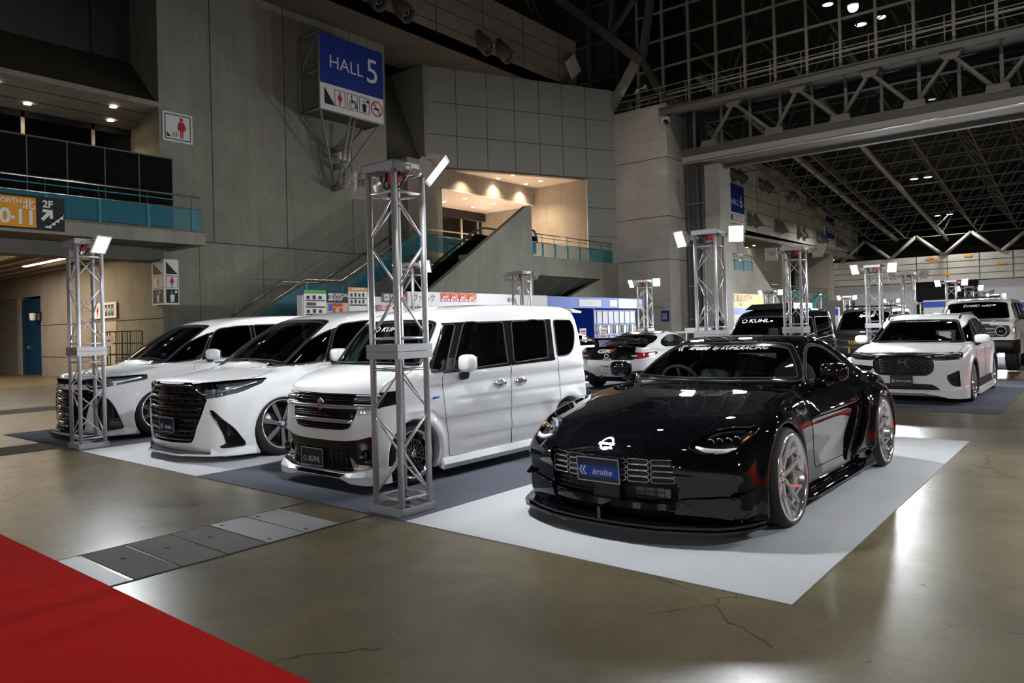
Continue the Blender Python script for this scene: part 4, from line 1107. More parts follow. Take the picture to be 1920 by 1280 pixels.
    if not grand:
        u = c.out('gu', 'upper_grille', 'gloss_black', -.03)[0]; q = MB()
        for x in np.linspace(-.45, .45, 13): l = float(S.front(abs(x), .795)); q.bb((x-.006, l-.002, .768), (x+.006, l+.03, .826), M['smoke_chrome'])
        q.build('grille_fin', u)
    e = MB(); l = float(S.front(0, .785))-.012
    vs, fs = ring2(.034, .042, 24, .85); e.add([(p[0], l, .785+p[1]) for p in vs], fs, M['smoke_chrome']); e.bb((-.006, l, .75), (.006, l+.006, .82), M['smoke_chrome']); e.bb((-.03, l, .79), (.03, l+.006, .80), M['smoke_chrome']); e.build('oval_badge', c.root)
    plate(c, .04 if grand else .1, .395 if grand else .38, -.022, .33, .165, 'plate_navy', [('chev', '', .06, -.11, -.015, 'white_print', 0), ('text', 'kruise', .06, .035, -.02, 'white_print', .35)], .02, border='silver_print')
    pl = [(0,-.05),(.2,-.055),(.38,-.045),(.42,-.01),(.58,.06),(.72,.13),(.83,.25),(.90,.42),(.925,.56)]; inn = [(0,.1),(.2,.1),(.36,.12),(.4,.13),(.55,.17),(.66,.25),(.76,.36),(.82,.46),(.85,.56)]
    lp = MB(); slab_lip(lp, pl, .072, .092, inn, M['white_paint']); slab_lip(lp, [(x*.985, l+.012) for x, l in pl[:6]], .096, .106, inn[:6], M['gloss_black'])
    vs = []; fs = []
    for (x, l), (a, bb) in zip(pl[5:], inn[5:]): vs += [(x, l, .085), (x*.985, l+.012, .15), (a, bb, .19), (a, bb, .085)]
    k = len(vs)//4; m = [(-p[0], p[1], p[2]) for p in vs]
    for i in range(k-1):
        for j in range(2): fs.append((4*i+j, 4*i+4+j, 4*i+5+j, 4*i+1+j))
    lp.add(vs, fs, M['white_paint']); lp.add(m, [f[::-1] for f in fs], M['white_paint']); lp.build('front_lip', c.root)
    for s in (1, -1):
        b = MB(); b.prism([(s*.80,1.32,.075),(s*.95,1.32,.075),(s*.94,1.32,.15),(s*.80,1.32,.18)], (0, 2.2, 0), M['white_paint']); b.build('side_skirt', c.root)
    mirrors(c, .89, 1.66, 1.12, (.125, .085, .080), 'white_paint', 'black_plastic', .09)
    interior(c, 1.15, .99, .74, [(-.40, 2.15), (.40, 2.15)], .42, -.38, back=2.9)
    cd = MB(); cd.box((0, 0, 0), (.15, .006, .05), M['plate_blue']); cd.box((0, -.004, .012), (.12, .004, .008), M['white_print'])
    o = cd.build('dash_card', label='small blue card on the dashboard of the %s' % ('seven-spoke white minivan' if grand else 'leftmost white minivan'), cat='card'); o.location = (c.root.location.x+.24, c.root.location.y+1.30, 1.135); o.rotation_euler = (-.5, 0, 0)
    wipers(c, [[(-.6, .93, 1.045), (0, .985, 1.075)], [(.1, .98, 1.075), (.62, .90, 1.05)]])
    wheels4(c, .925, (.92, 3.92), .355, .285 if grand else .275, .22, 'seven' if grand else 'mesh', 'gun_rim' if grand else 'smoke_chrome', .10, dish=.04, cap='chrome')
    c.finish(body); return c
# ================================================================== white compact suv
def build_suv():
    c = Car('suv', 'compact_suv', 'white compact crossover with black mesh grille on dark carpet behind the black coupe'); S = c.S
    ws = lambda x, l, z: np.maximum(np.maximum(poly_sdf(x, z, P2([(-.3,.965),(.3,.965),(.62,.955),(.71,.96,1),(.64,1.14),(.56,1.31),(.52,1.345),(-.3,1.365)])), l-2.1), .8-l); c.cut('ws', ws)
    s1 = reg_side([(1.25,.965,1),(1.62,1.16),(1.95,1.30),(2.2,1.345,1),(2.3,.975,1)], .5); s2 = reg_side([(2.38,.975,1),(2.30,1.35,1),(2.9,1.36),(3.2,1.30),(3.35,1.0,1)], .5); s3 = reg_side([(3.42,1.0,1),(3.3,1.28),(3.6,1.2),(3.8,1.05,1)], .5)
    for i, f in enumerate((s1, s2, s3)): c.cut('s%d' % i, f)
    hd = reg_front([(.39,.775,1),(.60,.80),(.80,.835,1),(.82,.77),(.78,.725),(.46,.70,1),(.42,.735)], .5); c.cut('hd', hd)
    gt = reg_front([(-.3,.825,1),(.3,.825),(.62,.822),(.78,.845,1),(.60,.80),(.39,.775),(-.3,.775)], .5); c.cut('gt', gt)
    gr = reg_front([(-.3,.772,1),(.33,.770),(.42,.735),(.445,.68),(.44,.56),(.40,.50),(.32,.462),(-.3,.462)], .4); c.cut('gr', gr)
    vent = reg_front([(.615,.47,1),(.78,.555,1),(.79,.29,1),(.69,.305),(.62,.40)], .45); c.cut('vent', vent)
    low = reg_front([(-.3,.325,1),(.40,.325),(.53,.235,1),(-.3,.235)], .4); c.cut('low', low)
    hood = lambda x, l, z: np.maximum(poly_sdf(x, l, P2([(-.3,.0,1),(.55,.06),(.72,.2),(.76,.5),(.75,.85),(.68,.96,1),(-.3,1.0)])), .83-z); c.cut('hood', hood)
    clad = lambda x, l, z: np.maximum(np.minimum(np.sqrt((l-.86)**2+(z-.32)**2), np.sqrt((l-3.5)**2+(z-.32)**2))-.41, .55-x); c.cut('clad', clad)
    d1 = reg_side([(1.32,.95,1),(1.28,.3,1),(2.34,.28,1),(2.36,.96,1)], .55); d2 = reg_side([(2.38,.96,1),(2.36,.28,1),(3.05,.28,1),(3.3,.7),(3.38,.97,1)], .55); c.cut('d0', d1); c.cut('d1', d2)
    c.rebake(); body = c.out('body', 'body', 'white_paint')[0]
    c.window('ws', 'windshield', 'mid_glass', True, band=.028, sdf=ws)
    for i in range(3): c.window('s%d' % i, 'side_window', 'mid_glass' if i == 0 else 'dark_glass', False, seal=.009)
    c.out('hood', 'hood', 'white_paint'); c.seam('hood', .004); c.out('clad', 'wheel_arch_trim', 'black_plastic', .004, join=False)
    for k in (0, 1):
        for o in c.out('d%d' % k, 'door', 'white_paint', join=False):
            s = 1 if o.data.vertices[0].co.x > 0 else -1; h = MB(); h.box((s*.885, (2.18, 3.0)[k], .84), (.03, .17, .03), M['white_paint']); h.build('door_handle', o)
        c.seam('d%d' % k, .003)
    for o in c.out('hd', 'headlight', 'lamp_dark', -.02, join=False):
        s = 1 if o.data.vertices[0].co.x > 0 else -1; b = MB()
        b.tube([(s*x, float(S.front(x, z))+.004, z) for x, z in ((.46,.775),(.6,.79),(.74,.81),(.795,.805))], .008, M['lamp_inner'], 6)
        for x in (.54, .62, .70): superell(b, (s*x, float(S.front(x, .752))+.01, .752), (.03, .015, .016), M['lens'], .8, 10)
        b.build('lamp_unit', o)
    c.out('hd', 'headlight_lens', 'lens', .001, join=False)
    g = c.out('gr', 'grille', 'black_plastic', -.03)[0]; c.out('gt', 'grille_garnish', 'smoke_chrome', .002); b = MB()
    for i, z in enumerate(np.linspace(.49, .75, 9)):
        hw = .40 if .52 < z < .73 else .34; xs = np.linspace(-hw, hw, 15); l = S.front(xs, xs*0+z)+.004; b.tube(np.stack([xs, l, xs*0+z], 1).tolist(), .0055, M['gloss_black'], 6)
        for x in np.arange(-hw+.05*(i % 2), hw, .10): b.box((x, float(S.front(abs(x), z))+.006, z+.016), (.010, .012, .033), M['gloss_black'])
    b.build('grille_bar', g)
    e = MB(); l = float(S.front(0, .68))-.012
    for x in (-.045, .045): e.bb((x-.009, l, .635), (x+.009, l+.012, .725), M['smoke_chrome'])
    e.bb((-.045, l, .672), (.045, l+.012, .688), M['smoke_chrome']); e.build('letter_badge', c.root)
    for o in c.out('vent', 'corner_vent', 'black_plastic', -.02, join=False):
        s = 1 if o.data.vertices[0].co.x > 0 else -1; f = MB(); superell(f, (s*.71, float(S.front(.71, .40))+.0, .40), (.028, .02, .028), M['lens'], 1, 12); f.build('fog_lamp', o)
    c.out('low', 'lower_intake', 'black_plastic', -.03)
    plate(c, -.015, .375, -.018, .33, .165, 'plate_black', [('chev', '', .05, -.12, 0, 'white_print', 0), ('text', 'KUHL RACING', .034, .03, 0, 'white_print', .2)], .02)
    lp = MB(); pl = [(0,-.02),(.3,-.02),(.5,.0),(.64,.06),(.78,.15),(.86,.27),(.89,.42)]; zt = [.225,.225,.22,.20,.26,.29,.30]; zb = [.185,.185,.15,.11,.10,.10,.10]; vs = []; fs = []
    full = [(-x, l, a, b) for (x, l), a, b in list(zip(pl, zt, zb))[::-1]]+[(x, l, a, b) for (x, l), a, b in list(zip(pl, zt, zb))[1:]]
    for x, l, a, b in full: vs += [(x*.97, l+.05, a), (x, l, a-.01), (x, l, b), (x*.95, l+.1, b)]
    for i in range(len(full)-1):
        for j in range(3): fs.append((4*i+j, 4*i+j+1, 4*i+5+j, 4*i+4+j))
    lp.add(vs, fs, M['white_paint']); lp.build('front_lip', c.root)
    for s in (1, -1):
        b = MB(); b.prism([(s*.80,1.22,.10),(s*.93,1.22,.10),(s*.92,1.22,.19),(s*.82,1.22,.24)], (0, 1.95, 0), M['white_paint']); b.prism([(s*.84,1.25,.20),(s*.90,1.25,.20),(s*.895,1.25,.34),(s*.85,1.25,.34)], (0, 1.88, 0), M['black_plastic']); b.build('side_skirt', c.root)
        r = MB(); r.tube([(s*.57,1.85,1.37),(s*.58,2.0,1.45),(s*.58,3.2,1.47),(s*.57,3.5,1.42)], .018, M['black_plastic'], 8); r.build('roof_rail', c.root)
    t = MB(); vs, fs = text_pts('KUHL RACING PROJECT', .05, .1, 0); c.fmap(vs, fs, 0, 1.325, 'silver_print', t, .01, .6, l0=.8); t.build('windshield_lettering', c.root)
    mirrors(c, .85, 1.42, 1.02, (.11, .085, .075), 'white_paint', 'black_plastic', .09)
    interior(c, 1.2, .93, .66, [(-.37, 2.0), (.37, 2.0)], .36, -.36, back=2.7)
    wheels4(c, .885, (.86, 3.5), .335, .285, .25, 'y', 'chrome', .03, dish=.07)
    c.finish(body)
    b = MB(); b.box((0, 0, 0), (.30, .008, .22), M['plate_black'])
    for k in range(7): b.box((-.02+.01*(k % 3), -.006, .07-k*.022), (.18, .004, .006), M['silver_print'])
    o = b.build('price_board', label='black information board behind the windshield of the white crossover', cat='board'); o.location = (-2.63+.42, 13.2+1.36, 1.08); o.rotation_euler = (-.6, 0, 0)
    return c
# ================================================================== white track coupe seen from behind
def build_gt():
    c = Car('gt', 'track_coupe', 'white and black track coupe with rear wing seen from behind, beyond the kei wagon'); S = c.S
    rg = lambda x, l, z: np.maximum(np.maximum(poly_sdf(x, l, P2([(-.2,2.95),(.45,2.95),(.56,3.0),(.58,3.4),(.52,3.72),(-.2,3.80)])), .9-z), 0*x-1); c.cut('rg', rg)
    sw = reg_side([(1.55,.90,1),(1.9,1.07),(2.2,1.155),(2.5,1.16),(2.85,1.08),(3.05,.97),(2.95,.90,1)], .4); c.cut('sw', sw)
    ws = lambda x, l, z: np.maximum(np.maximum(poly_sdf(x, z, P2([(-.3,.89),(.6,.885),(.68,.90,1),(.54,1.12),(.47,1.18),(-.3,1.21)])), l-2.25), 1.1-l); c.cut('ws', ws)
    dk = lambda x, l, z: np.maximum(poly_sdf(x, l, P2([(-.3,3.55,1),(.50,3.55),(.62,3.8),(.60,4.5,1),(-.3,4.5,1)])), .66-z); c.cut('dk', dk)
    lamp = reg_rear([(.38,.80,1),(.60,.815),(.80,.80),(.86,.83,1),(.84,.72),(.70,.69),(.50,.68),(.42,.70)], 3.55); c.cut('lamp', lamp)
    dif = lambda x, l, z: np.maximum(poly_sdf(x, z, np.array([(-.3,.30),(.30,.30),(.40,.36),(.60,.42),(.80,.44),(.86,.30),(.82,.10),(-.3,.10)])), 3.85-l); c.cut('dif', dif)
    door = reg_side([(1.45,.86,1),(1.42,.25,1),(2.6,.22,1),(2.88,.5),(2.95,.87,1)], .5); c.cut('door', door); roof = reg_top([(-.2,1.95),(.40,1.95),(.46,2.3),(.44,2.9),(-.2,2.93)], 1.0); c.cut('roof', roof)
    c.rebake(); body = c.out('body', 'body', 'white_paint')[0]
    c.window('rg', 'rear_window', 'dark_glass', True); c.window('sw', 'side_window', 'ws_glass', False); c.window('ws', 'windshield', 'ws_glass', True)
    c.out('dk', 'boot_lid', 'gloss_black'); c.seam('dk', .004); c.out('roof', 'roof_panel', 'gloss_black')
    for o in c.out('lamp', 'tail_lamp', 'red_lens', -.004, join=False):
        s = 1 if o.data.vertices[0].co.x > 0 else -1; b = MB(); b.box((s*.60, float(S.rear(.6, .745, 4.6, 3.2))-.004, .745), (.16, .03, .03), M['lamp_inner']); b.build('reverse_lamp', o)
    c.seam('lamp', .008, 'gloss_black')
    c.out('dif', 'rear_diffuser', 'black_plastic', -.01)
    for o in c.out('door', 'door', 'white_paint', join=False):
        s = 1 if o.data.vertices[0].co.x > 0 else -1; b = MB()
        def side(u, v): z = .60+v; l = 2.15-s*u*-1; return (s*(float(S.side(l, z))+.006), l, z)
        vs, fs = text_pts('DENSO', .13, 0, .004); 
        b.add([(s*(float(S.side(2.2+s*p[0], .47+p[1]))+.008), 2.2+s*p[0], .47+p[1]) for p in vs], fs, M['red_print']); b.build('door_lettering', o)
    c.seam('door', .003)
    t = MB(); vs, fs = text_pts('GR', .26, .35, .012); c.fmap(vs, fs, -.12, .84, 'white_print', t, .008, .42, flip=-1, rear=(4.7, 3.2))
    vs, fs = text_pts('//', .26, .3, .02); c.fmap(vs, fs, .06, .85, 'red_print', t, .010, .42, flip=-1, rear=(4.7, 3.2)); t.build('boot_lettering', c.root)
    e = MB(); vs, fs = ring2(.032, .044, 20, 1.3); e.add([(p[0], 4.27, .745+p[1]) for p in vs], fs, M['chrome']); e.build('oval_badge', c.root)
    plate(c, 0, .46, 4.285, .33, .165, 'white_print', [('text', '17-01', .085, .0, -.025, 'black_print', 0), ('rect', (.16, .018), 0, 0, .055, 'black_print', 0)], .0, -1, border='black_print')
    plate(c, -.02, .665, 4.285, .20, .055, 'white_print', [('text', 'SUPER', .04, 0, 0, 'black_print', 0)], 0, -1, 'sponsor_plate')
    w = MB(); xs = np.linspace(-.80, .80, 17); v = []
    for x in xs: z = 1.06+.035*(1-(x/.8)**2); v += [(x, 3.98, z-.005), (x, 4.10, z+.018), (x, 4.24, z+.045), (x, 4.24, z+.035), (x, 4.10, z-.006), (x, 3.99, z-.018)]
    w.add(v, [(6*i+j, 6*i+6+j, 6*i+6+(j+1) % 6, 6*i+(j+1) % 6) for i in range(16) for j in range(6)], M['gloss_black'])
    for s in (1, -1): w.prism([(s*.81, 3.93, .98), (s*.81, 4.28, 1.0), (s*.81, 4.28, 1.14), (s*.81, 3.95, 1.10)], (s*.012, 0, 0), M['gloss_black']); w.prism([(s*.36, 3.95, .91), (s*.36, 4.15, .92), (s*.36, 4.14, 1.10), (s*.36, 4.02, 1.08)], (s*.012, 0, 0), M['gloss_black'])
    w.build('rear_wing', c.root)
    for s in (1, -1):
        x = MB(); x.lathe([(4.15, .045), (4.31, .048), (4.312, .040), (4.2, .036)], M['chrome'], 20, 'y', (s*.56, 0, .27)); x.build('exhaust_tip', c.root)
    hk = MB(); hk.lathe([(4.26, .022), (4.30, .022), (4.30, .034), (4.26, .034)], M['red_print'], 16, 'y', (.12, 0, .30), True); hk.build('tow_hook', c.root)
    an = MB(); superell(an, (-.12, 2.7, 1.28), (.02, .07, .035), M['gloss_black'], .8, 10); an.build('roof_antenna', c.root)
    mirrors(c, .82, 1.72, .97, (.10, .06, .065), 'white_paint', 'gloss_black', .07)
    interior(c, 1.42, .84, .6, [(-.34, 2.1), (.34, 2.1)], .3, -.34, back=2.7)
    wheels4(c, .88, (.86, 3.43), .325, .255, .22, 'five', 'gun_rim', .02)
    c.finish(body); return c
# ================================================================== white off-road wagon
def build_offroad():
    c = Car('offroad', 'off_road_wagon', 'white tall off-road wagon with round headlights at the right edge behind the crossover'); S = c.S
    ws = lambda x, l, z: np.maximum(np.maximum(poly_sdf(x, z, P2([(-.3,1.325),(.6,1.325),(.74,1.33,1),(.68,1.6),(.64,1.735),(-.3,1.77)])), l-2.0), 1.15-l); c.cut('ws', ws)
    for i, p in enumerate(([(1.55,1.34,1),(1.85,1.70,1),(2.6,1.73,1),(2.6,1.34,1)], [(2.7,1.34,1),(2.7,1.73,1),(3.6,1.73,1),(3.6,1.34,1)], [(3.7,1.34,1),(3.7,1.73,1),(4.45,1.70,1),(4.45,1.36,1)])): c.cut('s%d' % i, reg_side(p, .5))
    gr = reg_front([(-.3,1.16,1),(.84,1.16,1),(.86,.98),(.78,.87,1),(-.3,.87,1)], .3); c.cut('gr', gr)
    bp = lambda x, l, z: np.maximum(z-.80, l-.9); c.cut('bp', bp)
    hood = lambda x, l, z: np.maximum(poly_sdf(x, l, P2([(-.3,.0,1),(.84,.02,1),(.86,1.22,1),(-.3,1.24,1)])), 1.19-z); c.cut('hood', hood)
    c.rebake(); body = c.out('body', 'body', 'white_paint')[0]; c.window('ws', 'windshield', 'mid_glass', True, seal=.012)
    for i in range(3): c.window('s%d' % i, 'side_window', 'dark_glass', False, seal=.012)
    c.out('hood', 'hood', 'white_paint', .004); c.seam('hood', .005); g = c.out('gr', 'grille', 'black_plastic', -.02)[0]; c.out('bp', 'front_bumper', 'black_plastic', .01)
    b = MB()
    for z in (.93, .99, 1.08): b.bb((-.56, .03, z-.012), (.56, .07, z+.012), M['smoke_chrome'])
    b.box((0, .02, 1.18), (.9, .05, .05), M['black_plastic']); b.text('TOYOTA', frame((0, .015, 1.035), (1,0,0), (0,0,1)), .085, M['white_print'], .004, space=1.15); b.build('grille_bar', g)
    for s in (1, -1):
        h = MB(); h.lathe([(.06, .125), (.015, .125), (.01, .105), (.05, .09), (.06, 0)], M['smoke_chrome'], 28, 'y', (s*.68, 0, 1.02)); h.lathe([(.008, .118), (.0, .112), (.008, .104)], M['lamp_inner'], 28, 'y', (s*.68, 0, 1.02)); superell(h, (s*.68, .045, 1.02), (.08, .03, .08), M['lens'], 1, 14); h.build('headlight', c.root)
        m = MB(); m.bb((s*.90, .07, .97), (s*.965, .16, 1.10), M['black_plastic']); m.bb((s*.91, .06, .985), (s*.955, .08, 1.085), M['lamp_inner']); m.build('marker_lamp', c.root)
        f = MB(); superell(f, (s*.46, -.01, .66), (.07, .03, .055), M['lens'], .8, 12); f.box((s*.46, .02, .66), (.20, .03, .16), M['black_plastic']); f.build('fog_lamp', c.root)
    sk = MB(); sk.prism([(-.35,-.02,.60),(.35,-.02,.60),(.28,.25,.44),(-.28,.25,.44)], (0, .03, -.02), M['black_plastic']); sk.build('skid_plate', c.root)
    lb = MB(); lb.box((0, 1.95, 1.90), (1.0, .07, .05), M['black_plastic']); 
    for x in np.linspace(-.42, .42, 8): lb.box((x, 1.91, 1.90), (.09, .02, .035), M['lens'])
    lb.build('roof_light_bar', c.root)
    t = MB(); vs, fs = text_pts('DAMD wild', .13, .2, .002); c.fmap(vs, fs, 0, 1.67, 'white_print', t, .012, .7, l0=1.1); t.build('windshield_lettering', c.root)
    mirrors(c, .97, 1.62, 1.40, (.12, .08, .11), 'black_plastic', 'black_plastic', .08)
    interior(c, 1.35, 1.28, .72, [(-.4, 2.1), (.4, 2.1)], .75, -.38, back=2.9)
    wheels4(c, .97, (.95, 3.8), .43, .25, .28, 'five', 'gun_rim', 0)
    c.finish(body); return c
# ================================================================== dark camper truck
def build_truck():
    c = Car('truck', 'kei_van', 'dark bronze flat-nosed van with yellow front lettering, behind the crossover roof'); S = c.S
    ws = lambda x, l, z: np.maximum(np.maximum(poly_sdf(x, z, P2([(-.3,1.08),(.6,1.08),(.70,1.09,1),(.66,1.4),(.62,1.60),(-.3,1.64)])), l-.9), .05-l); c.cut('ws', ws)
    for i, p in enumerate(([(.52,1.08,1),(.78,1.60,1),(1.5,1.62,1),(1.5,1.05,1)], [(1.6,1.05,1),(1.6,1.62,1),(3.1,1.6,1),(3.1,1.08,1)])): c.cut('s%d' % i, reg_side(p, .5))
    gr = reg_front([(-.3,.84,1),(.62,.84,1),(.62,.60,1),(-.3,.60,1)], .3); c.cut('gr', gr)
    c.cut('bp', lambda x, l, z: np.maximum(z-.56, l-.5)); c.rebake(); body = c.out('body', 'body', 'brown_paint')[0]; c.window('ws', 'windshield', 'mid_glass', True, seal=.012)
    for i in range(2): c.window('s%d' % i, 'side_window', 'dark_glass', False, seal=.012)
    g = c.out('gr', 'grille', 'black_plastic', -.01)[0]; c.out('bp', 'front_bumper', 'black_plastic', .01)
    b = MB(); b.text('TOUGH', frame((-.12, -.02, .70), (1,0,0), (0,0,1)), .13, M['yellow_print'], .006, bold=.004); b.bb((-.6, -.012, .77), (.6, .0, .785), M['smoke_chrome']); b.build('grille_lettering', g)
    for s in (1, -1):
        h = MB(); superell(h, (s*.68, .06, .76), (.09, .05, .10), M['lens'], .6, 12); h.box((s*.68, .09, .76), (.16, .05, .18), M['smoke_chrome']); h.build('headlight', c.root)
        k = MB(); k.bb((s*.30, -.03, .40), (s*.34, .0, .56), M['yellow_print']); k.build('tow_strap', c.root)
    t = MB(); vs, fs = text_pts('Spiegel', .15, .3, .003); c.fmap(vs, fs, .05, 1.50, 'white_print', t, .012, .7, l0=.0); t.build('windshield_lettering', c.root)
    rk = MB()
    for s in (1, -1): rk.tube([(s*.62, .8, 1.80), (s*.62, 3.0, 1.80)], .02, M['black_plastic'], 6)
    for l in np.linspace(.85, 2.9, 8): rk.tube([(-.62, l, 1.80), (.62, l, 1.80)], .016, M['black_plastic'], 6)
    for s in (1, -1):
        for l in (.95, 2.8): rk.tube([(s*.62, l, 1.80), (s*.62, l, 1.68)], .016, M['black_plastic'], 6)
    rk.build('roof_rack', c.root)
    mirrors(c, .86, .62, 1.12, (.08, .06, .14), 'black_plastic', 'black_plastic', .1)
    interior(c, .5, 1.0, .66, [(-.36, 1.05), (.36, 1.05)], .5, -.36, back=1.9)
    wheels4(c, .82, (.75, 2.75), .33, .2, .2, 'five', 'gun_rim', 0); c.finish(body); return c
# ================================================================== red track coupe beyond
def build_red():
    c = Car('gt', 'track_coupe', 'red track coupe mostly hidden behind the kei wagon and the white track coupe', pos=(-11.35, 18.3), h=.036)
    c.cut('sw', reg_side([(1.55,.90,1),(1.9,1.07),(2.2,1.155),(2.5,1.16),(2.85,1.08),(3.05,.97),(2.95,.90,1)], .4)); c.cut('lamp', reg_rear([(.38,.80,1),(.60,.815),(.80,.80),(.86,.83,1),(.84,.72),(.70,.69),(.42,.70)], 3.55)); c.rebake()
    b = c.out('body', 'body', mat('red_paint', (.50, .012, .012), .35, 0, 1.0))[0]; c.window('sw', 'side_window', 'dark_glass', False); c.out('lamp', 'tail_lamp', 'red_lens', -.004, join=False)
    t = MB(); vs, fs = text_pts('R', .5, .2, .02); c.fmap(vs, fs, .35, .68, 'white_print', t, .012, .6, flip=-1, rear=(4.7, 3.0)); t.build('boot_lettering', c.root)
    w = MB(); w.bb((-.8, 4.0, 1.08), (.8, 4.25, 1.10), M['gloss_black'])
    for s in (1, -1): w.bb((s*.35, 4.0, .9), (s*.37, 4.15, 1.09), M['gloss_black']); w.bb((s*.8, 3.95, 1.0), (s*.82, 4.28, 1.15), M['gloss_black'])
    w.build('rear_wing', c.root); wheels4(c, .88, (.86, 3.43), .325, .255, .22, 'five', 'gun_rim', .02); c.finish(b)
# ================================================================== black kei wagon in the second row
def build_kei_black():
    c = Car('kei', 'kei_wagon', 'black boxy kei wagon with roof rack lights, its roof showing above the black coupe', pos=(-5.32, 13.55), h=.032); S = c.S
    ws = reg_front([(-.2,1.075),(.5,1.07),(.64,1.065,1),(.555,1.43),(.52,1.475),(-.2,1.505)], 1.25); c.cut('ws', ws)
    for i, p in enumerate(([(1.0,1.0,1),(1.88,1.03,1),(1.90,1.465,1),(1.25,1.46,1)], [(1.98,1.03,1),(3.1,1.07,1),(3.17,1.475,1),(2.04,1.468,1)])): c.cut('s%d' % i, reg_side(p, .45))
    c.cut('gr', reg_front([(-.3,.85,1),(.64,.86,1),(.6,.6,1),(-.3,.55,1)], .3)); c.rebake(); body = c.out('body', 'body', 'black_paint')[0]
    c.window('ws', 'windshield', 'mid_glass', True, seal=.010)
    for i in range(2): c.window('s%d' % i, 'side_window', 'mid_glass', False, seal=.010)
    c.out('gr', 'grille', 'gloss_black', -.02)
    t = MB(); vs, fs = text_pts('KUHL', .16, .1, .002); c.fmap(vs, fs, -.10, 1.415, 'silver_print', t, .012, .6, l0=.3); vs, fs = ring2(.045, .06, 20); c.fmap(vs, fs, -.40, 1.415, 'silver_print', t, .012, .6, l0=.3); t.build('windshield_lettering', c.root)
    rk = MB(); rk.prism([(-.50, 1.15, 1.64), (.50, 1.15, 1.64), (.42, 1.35, 1.76), (-.42, 1.35, 1.76)], (0, 1.2, 0), M['gloss_black']); rk.build('roof_box', c.root)
    for s in (1, -1):
        h = MB(); superell(h, (s*.58, .09, .78), (.07, .04, .07), M['lens'], .8, 12); h.build('headlight', c.root)
    mirrors(c, .72, 1.13, 1.07, (.085, .075, .085), 'black_paint', 'black_plastic', .13); interior(c, .78, 1.0, .58, [(-.33, 1.48), (.33, 1.48)], .45, -.33, back=2.9)
    wheels4(c, .69, (.51, 2.95), .275, .222, .18, 'mesh', 'bright_rim', .03); c.finish(body)
    b = MB(); b.box((0, 0, 0), (.26, .008, .20), M['plate_black'])
    for k in range(6): b.box((-.02+.01*(k % 3), -.006, .06-k*.022), (.18, .004, .007), M['silver_print'])
    o = b.build('price_board', label='information board behind the windshield of the black kei wagon', cat='board'); o.location = (-5.32+.2, 13.55+.86, 1.20); o.rotation_euler = (-.3, 0, 0)
    return c
# ================================================================== surfaces of the hall
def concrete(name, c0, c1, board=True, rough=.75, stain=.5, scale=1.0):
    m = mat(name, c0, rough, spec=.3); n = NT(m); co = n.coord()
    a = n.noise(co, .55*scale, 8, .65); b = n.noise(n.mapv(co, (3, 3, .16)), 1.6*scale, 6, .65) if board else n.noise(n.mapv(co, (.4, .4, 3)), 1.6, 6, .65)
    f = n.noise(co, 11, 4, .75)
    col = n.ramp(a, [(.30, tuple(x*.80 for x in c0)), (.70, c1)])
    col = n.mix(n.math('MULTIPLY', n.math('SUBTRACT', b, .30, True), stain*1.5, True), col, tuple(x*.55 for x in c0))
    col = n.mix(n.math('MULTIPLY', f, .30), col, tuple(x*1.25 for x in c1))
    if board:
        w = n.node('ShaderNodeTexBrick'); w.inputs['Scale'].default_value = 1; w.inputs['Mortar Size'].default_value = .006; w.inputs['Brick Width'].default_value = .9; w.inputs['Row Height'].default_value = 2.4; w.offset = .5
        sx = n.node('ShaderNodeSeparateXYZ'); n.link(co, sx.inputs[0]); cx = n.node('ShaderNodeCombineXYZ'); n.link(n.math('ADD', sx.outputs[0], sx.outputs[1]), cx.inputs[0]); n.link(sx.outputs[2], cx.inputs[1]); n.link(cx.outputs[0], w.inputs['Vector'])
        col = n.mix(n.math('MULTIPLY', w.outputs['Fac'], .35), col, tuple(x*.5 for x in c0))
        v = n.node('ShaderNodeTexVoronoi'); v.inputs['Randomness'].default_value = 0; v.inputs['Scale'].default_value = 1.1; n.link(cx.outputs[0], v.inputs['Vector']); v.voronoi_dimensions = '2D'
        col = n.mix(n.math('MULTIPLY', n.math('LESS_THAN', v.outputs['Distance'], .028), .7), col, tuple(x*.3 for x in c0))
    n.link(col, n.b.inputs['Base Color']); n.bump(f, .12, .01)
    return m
def felt(name, c, amp=.35, scale=140):
    m = mat(name, c, .95, spec=.1); n = NT(m); co = n.coord()
    a = n.noise(co, scale, 3, .8); b = n.noise(co, 1.3, 4, .6)
    k = n.math('ADD', n.math('MULTIPLY', n.math('SUBTRACT', a, .5), amp*4), n.math('MULTIPLY', n.math('SUBTRACT', b, .5), amp))
    n.link(n.mix(n.math('ADD', k, .5, True), tuple(x*(1-amp) for x in c), tuple(min(1, x*(1+amp)) for x in c)), n.b.inputs['Base Color'])
    n.bump(a, .25, .004); return m
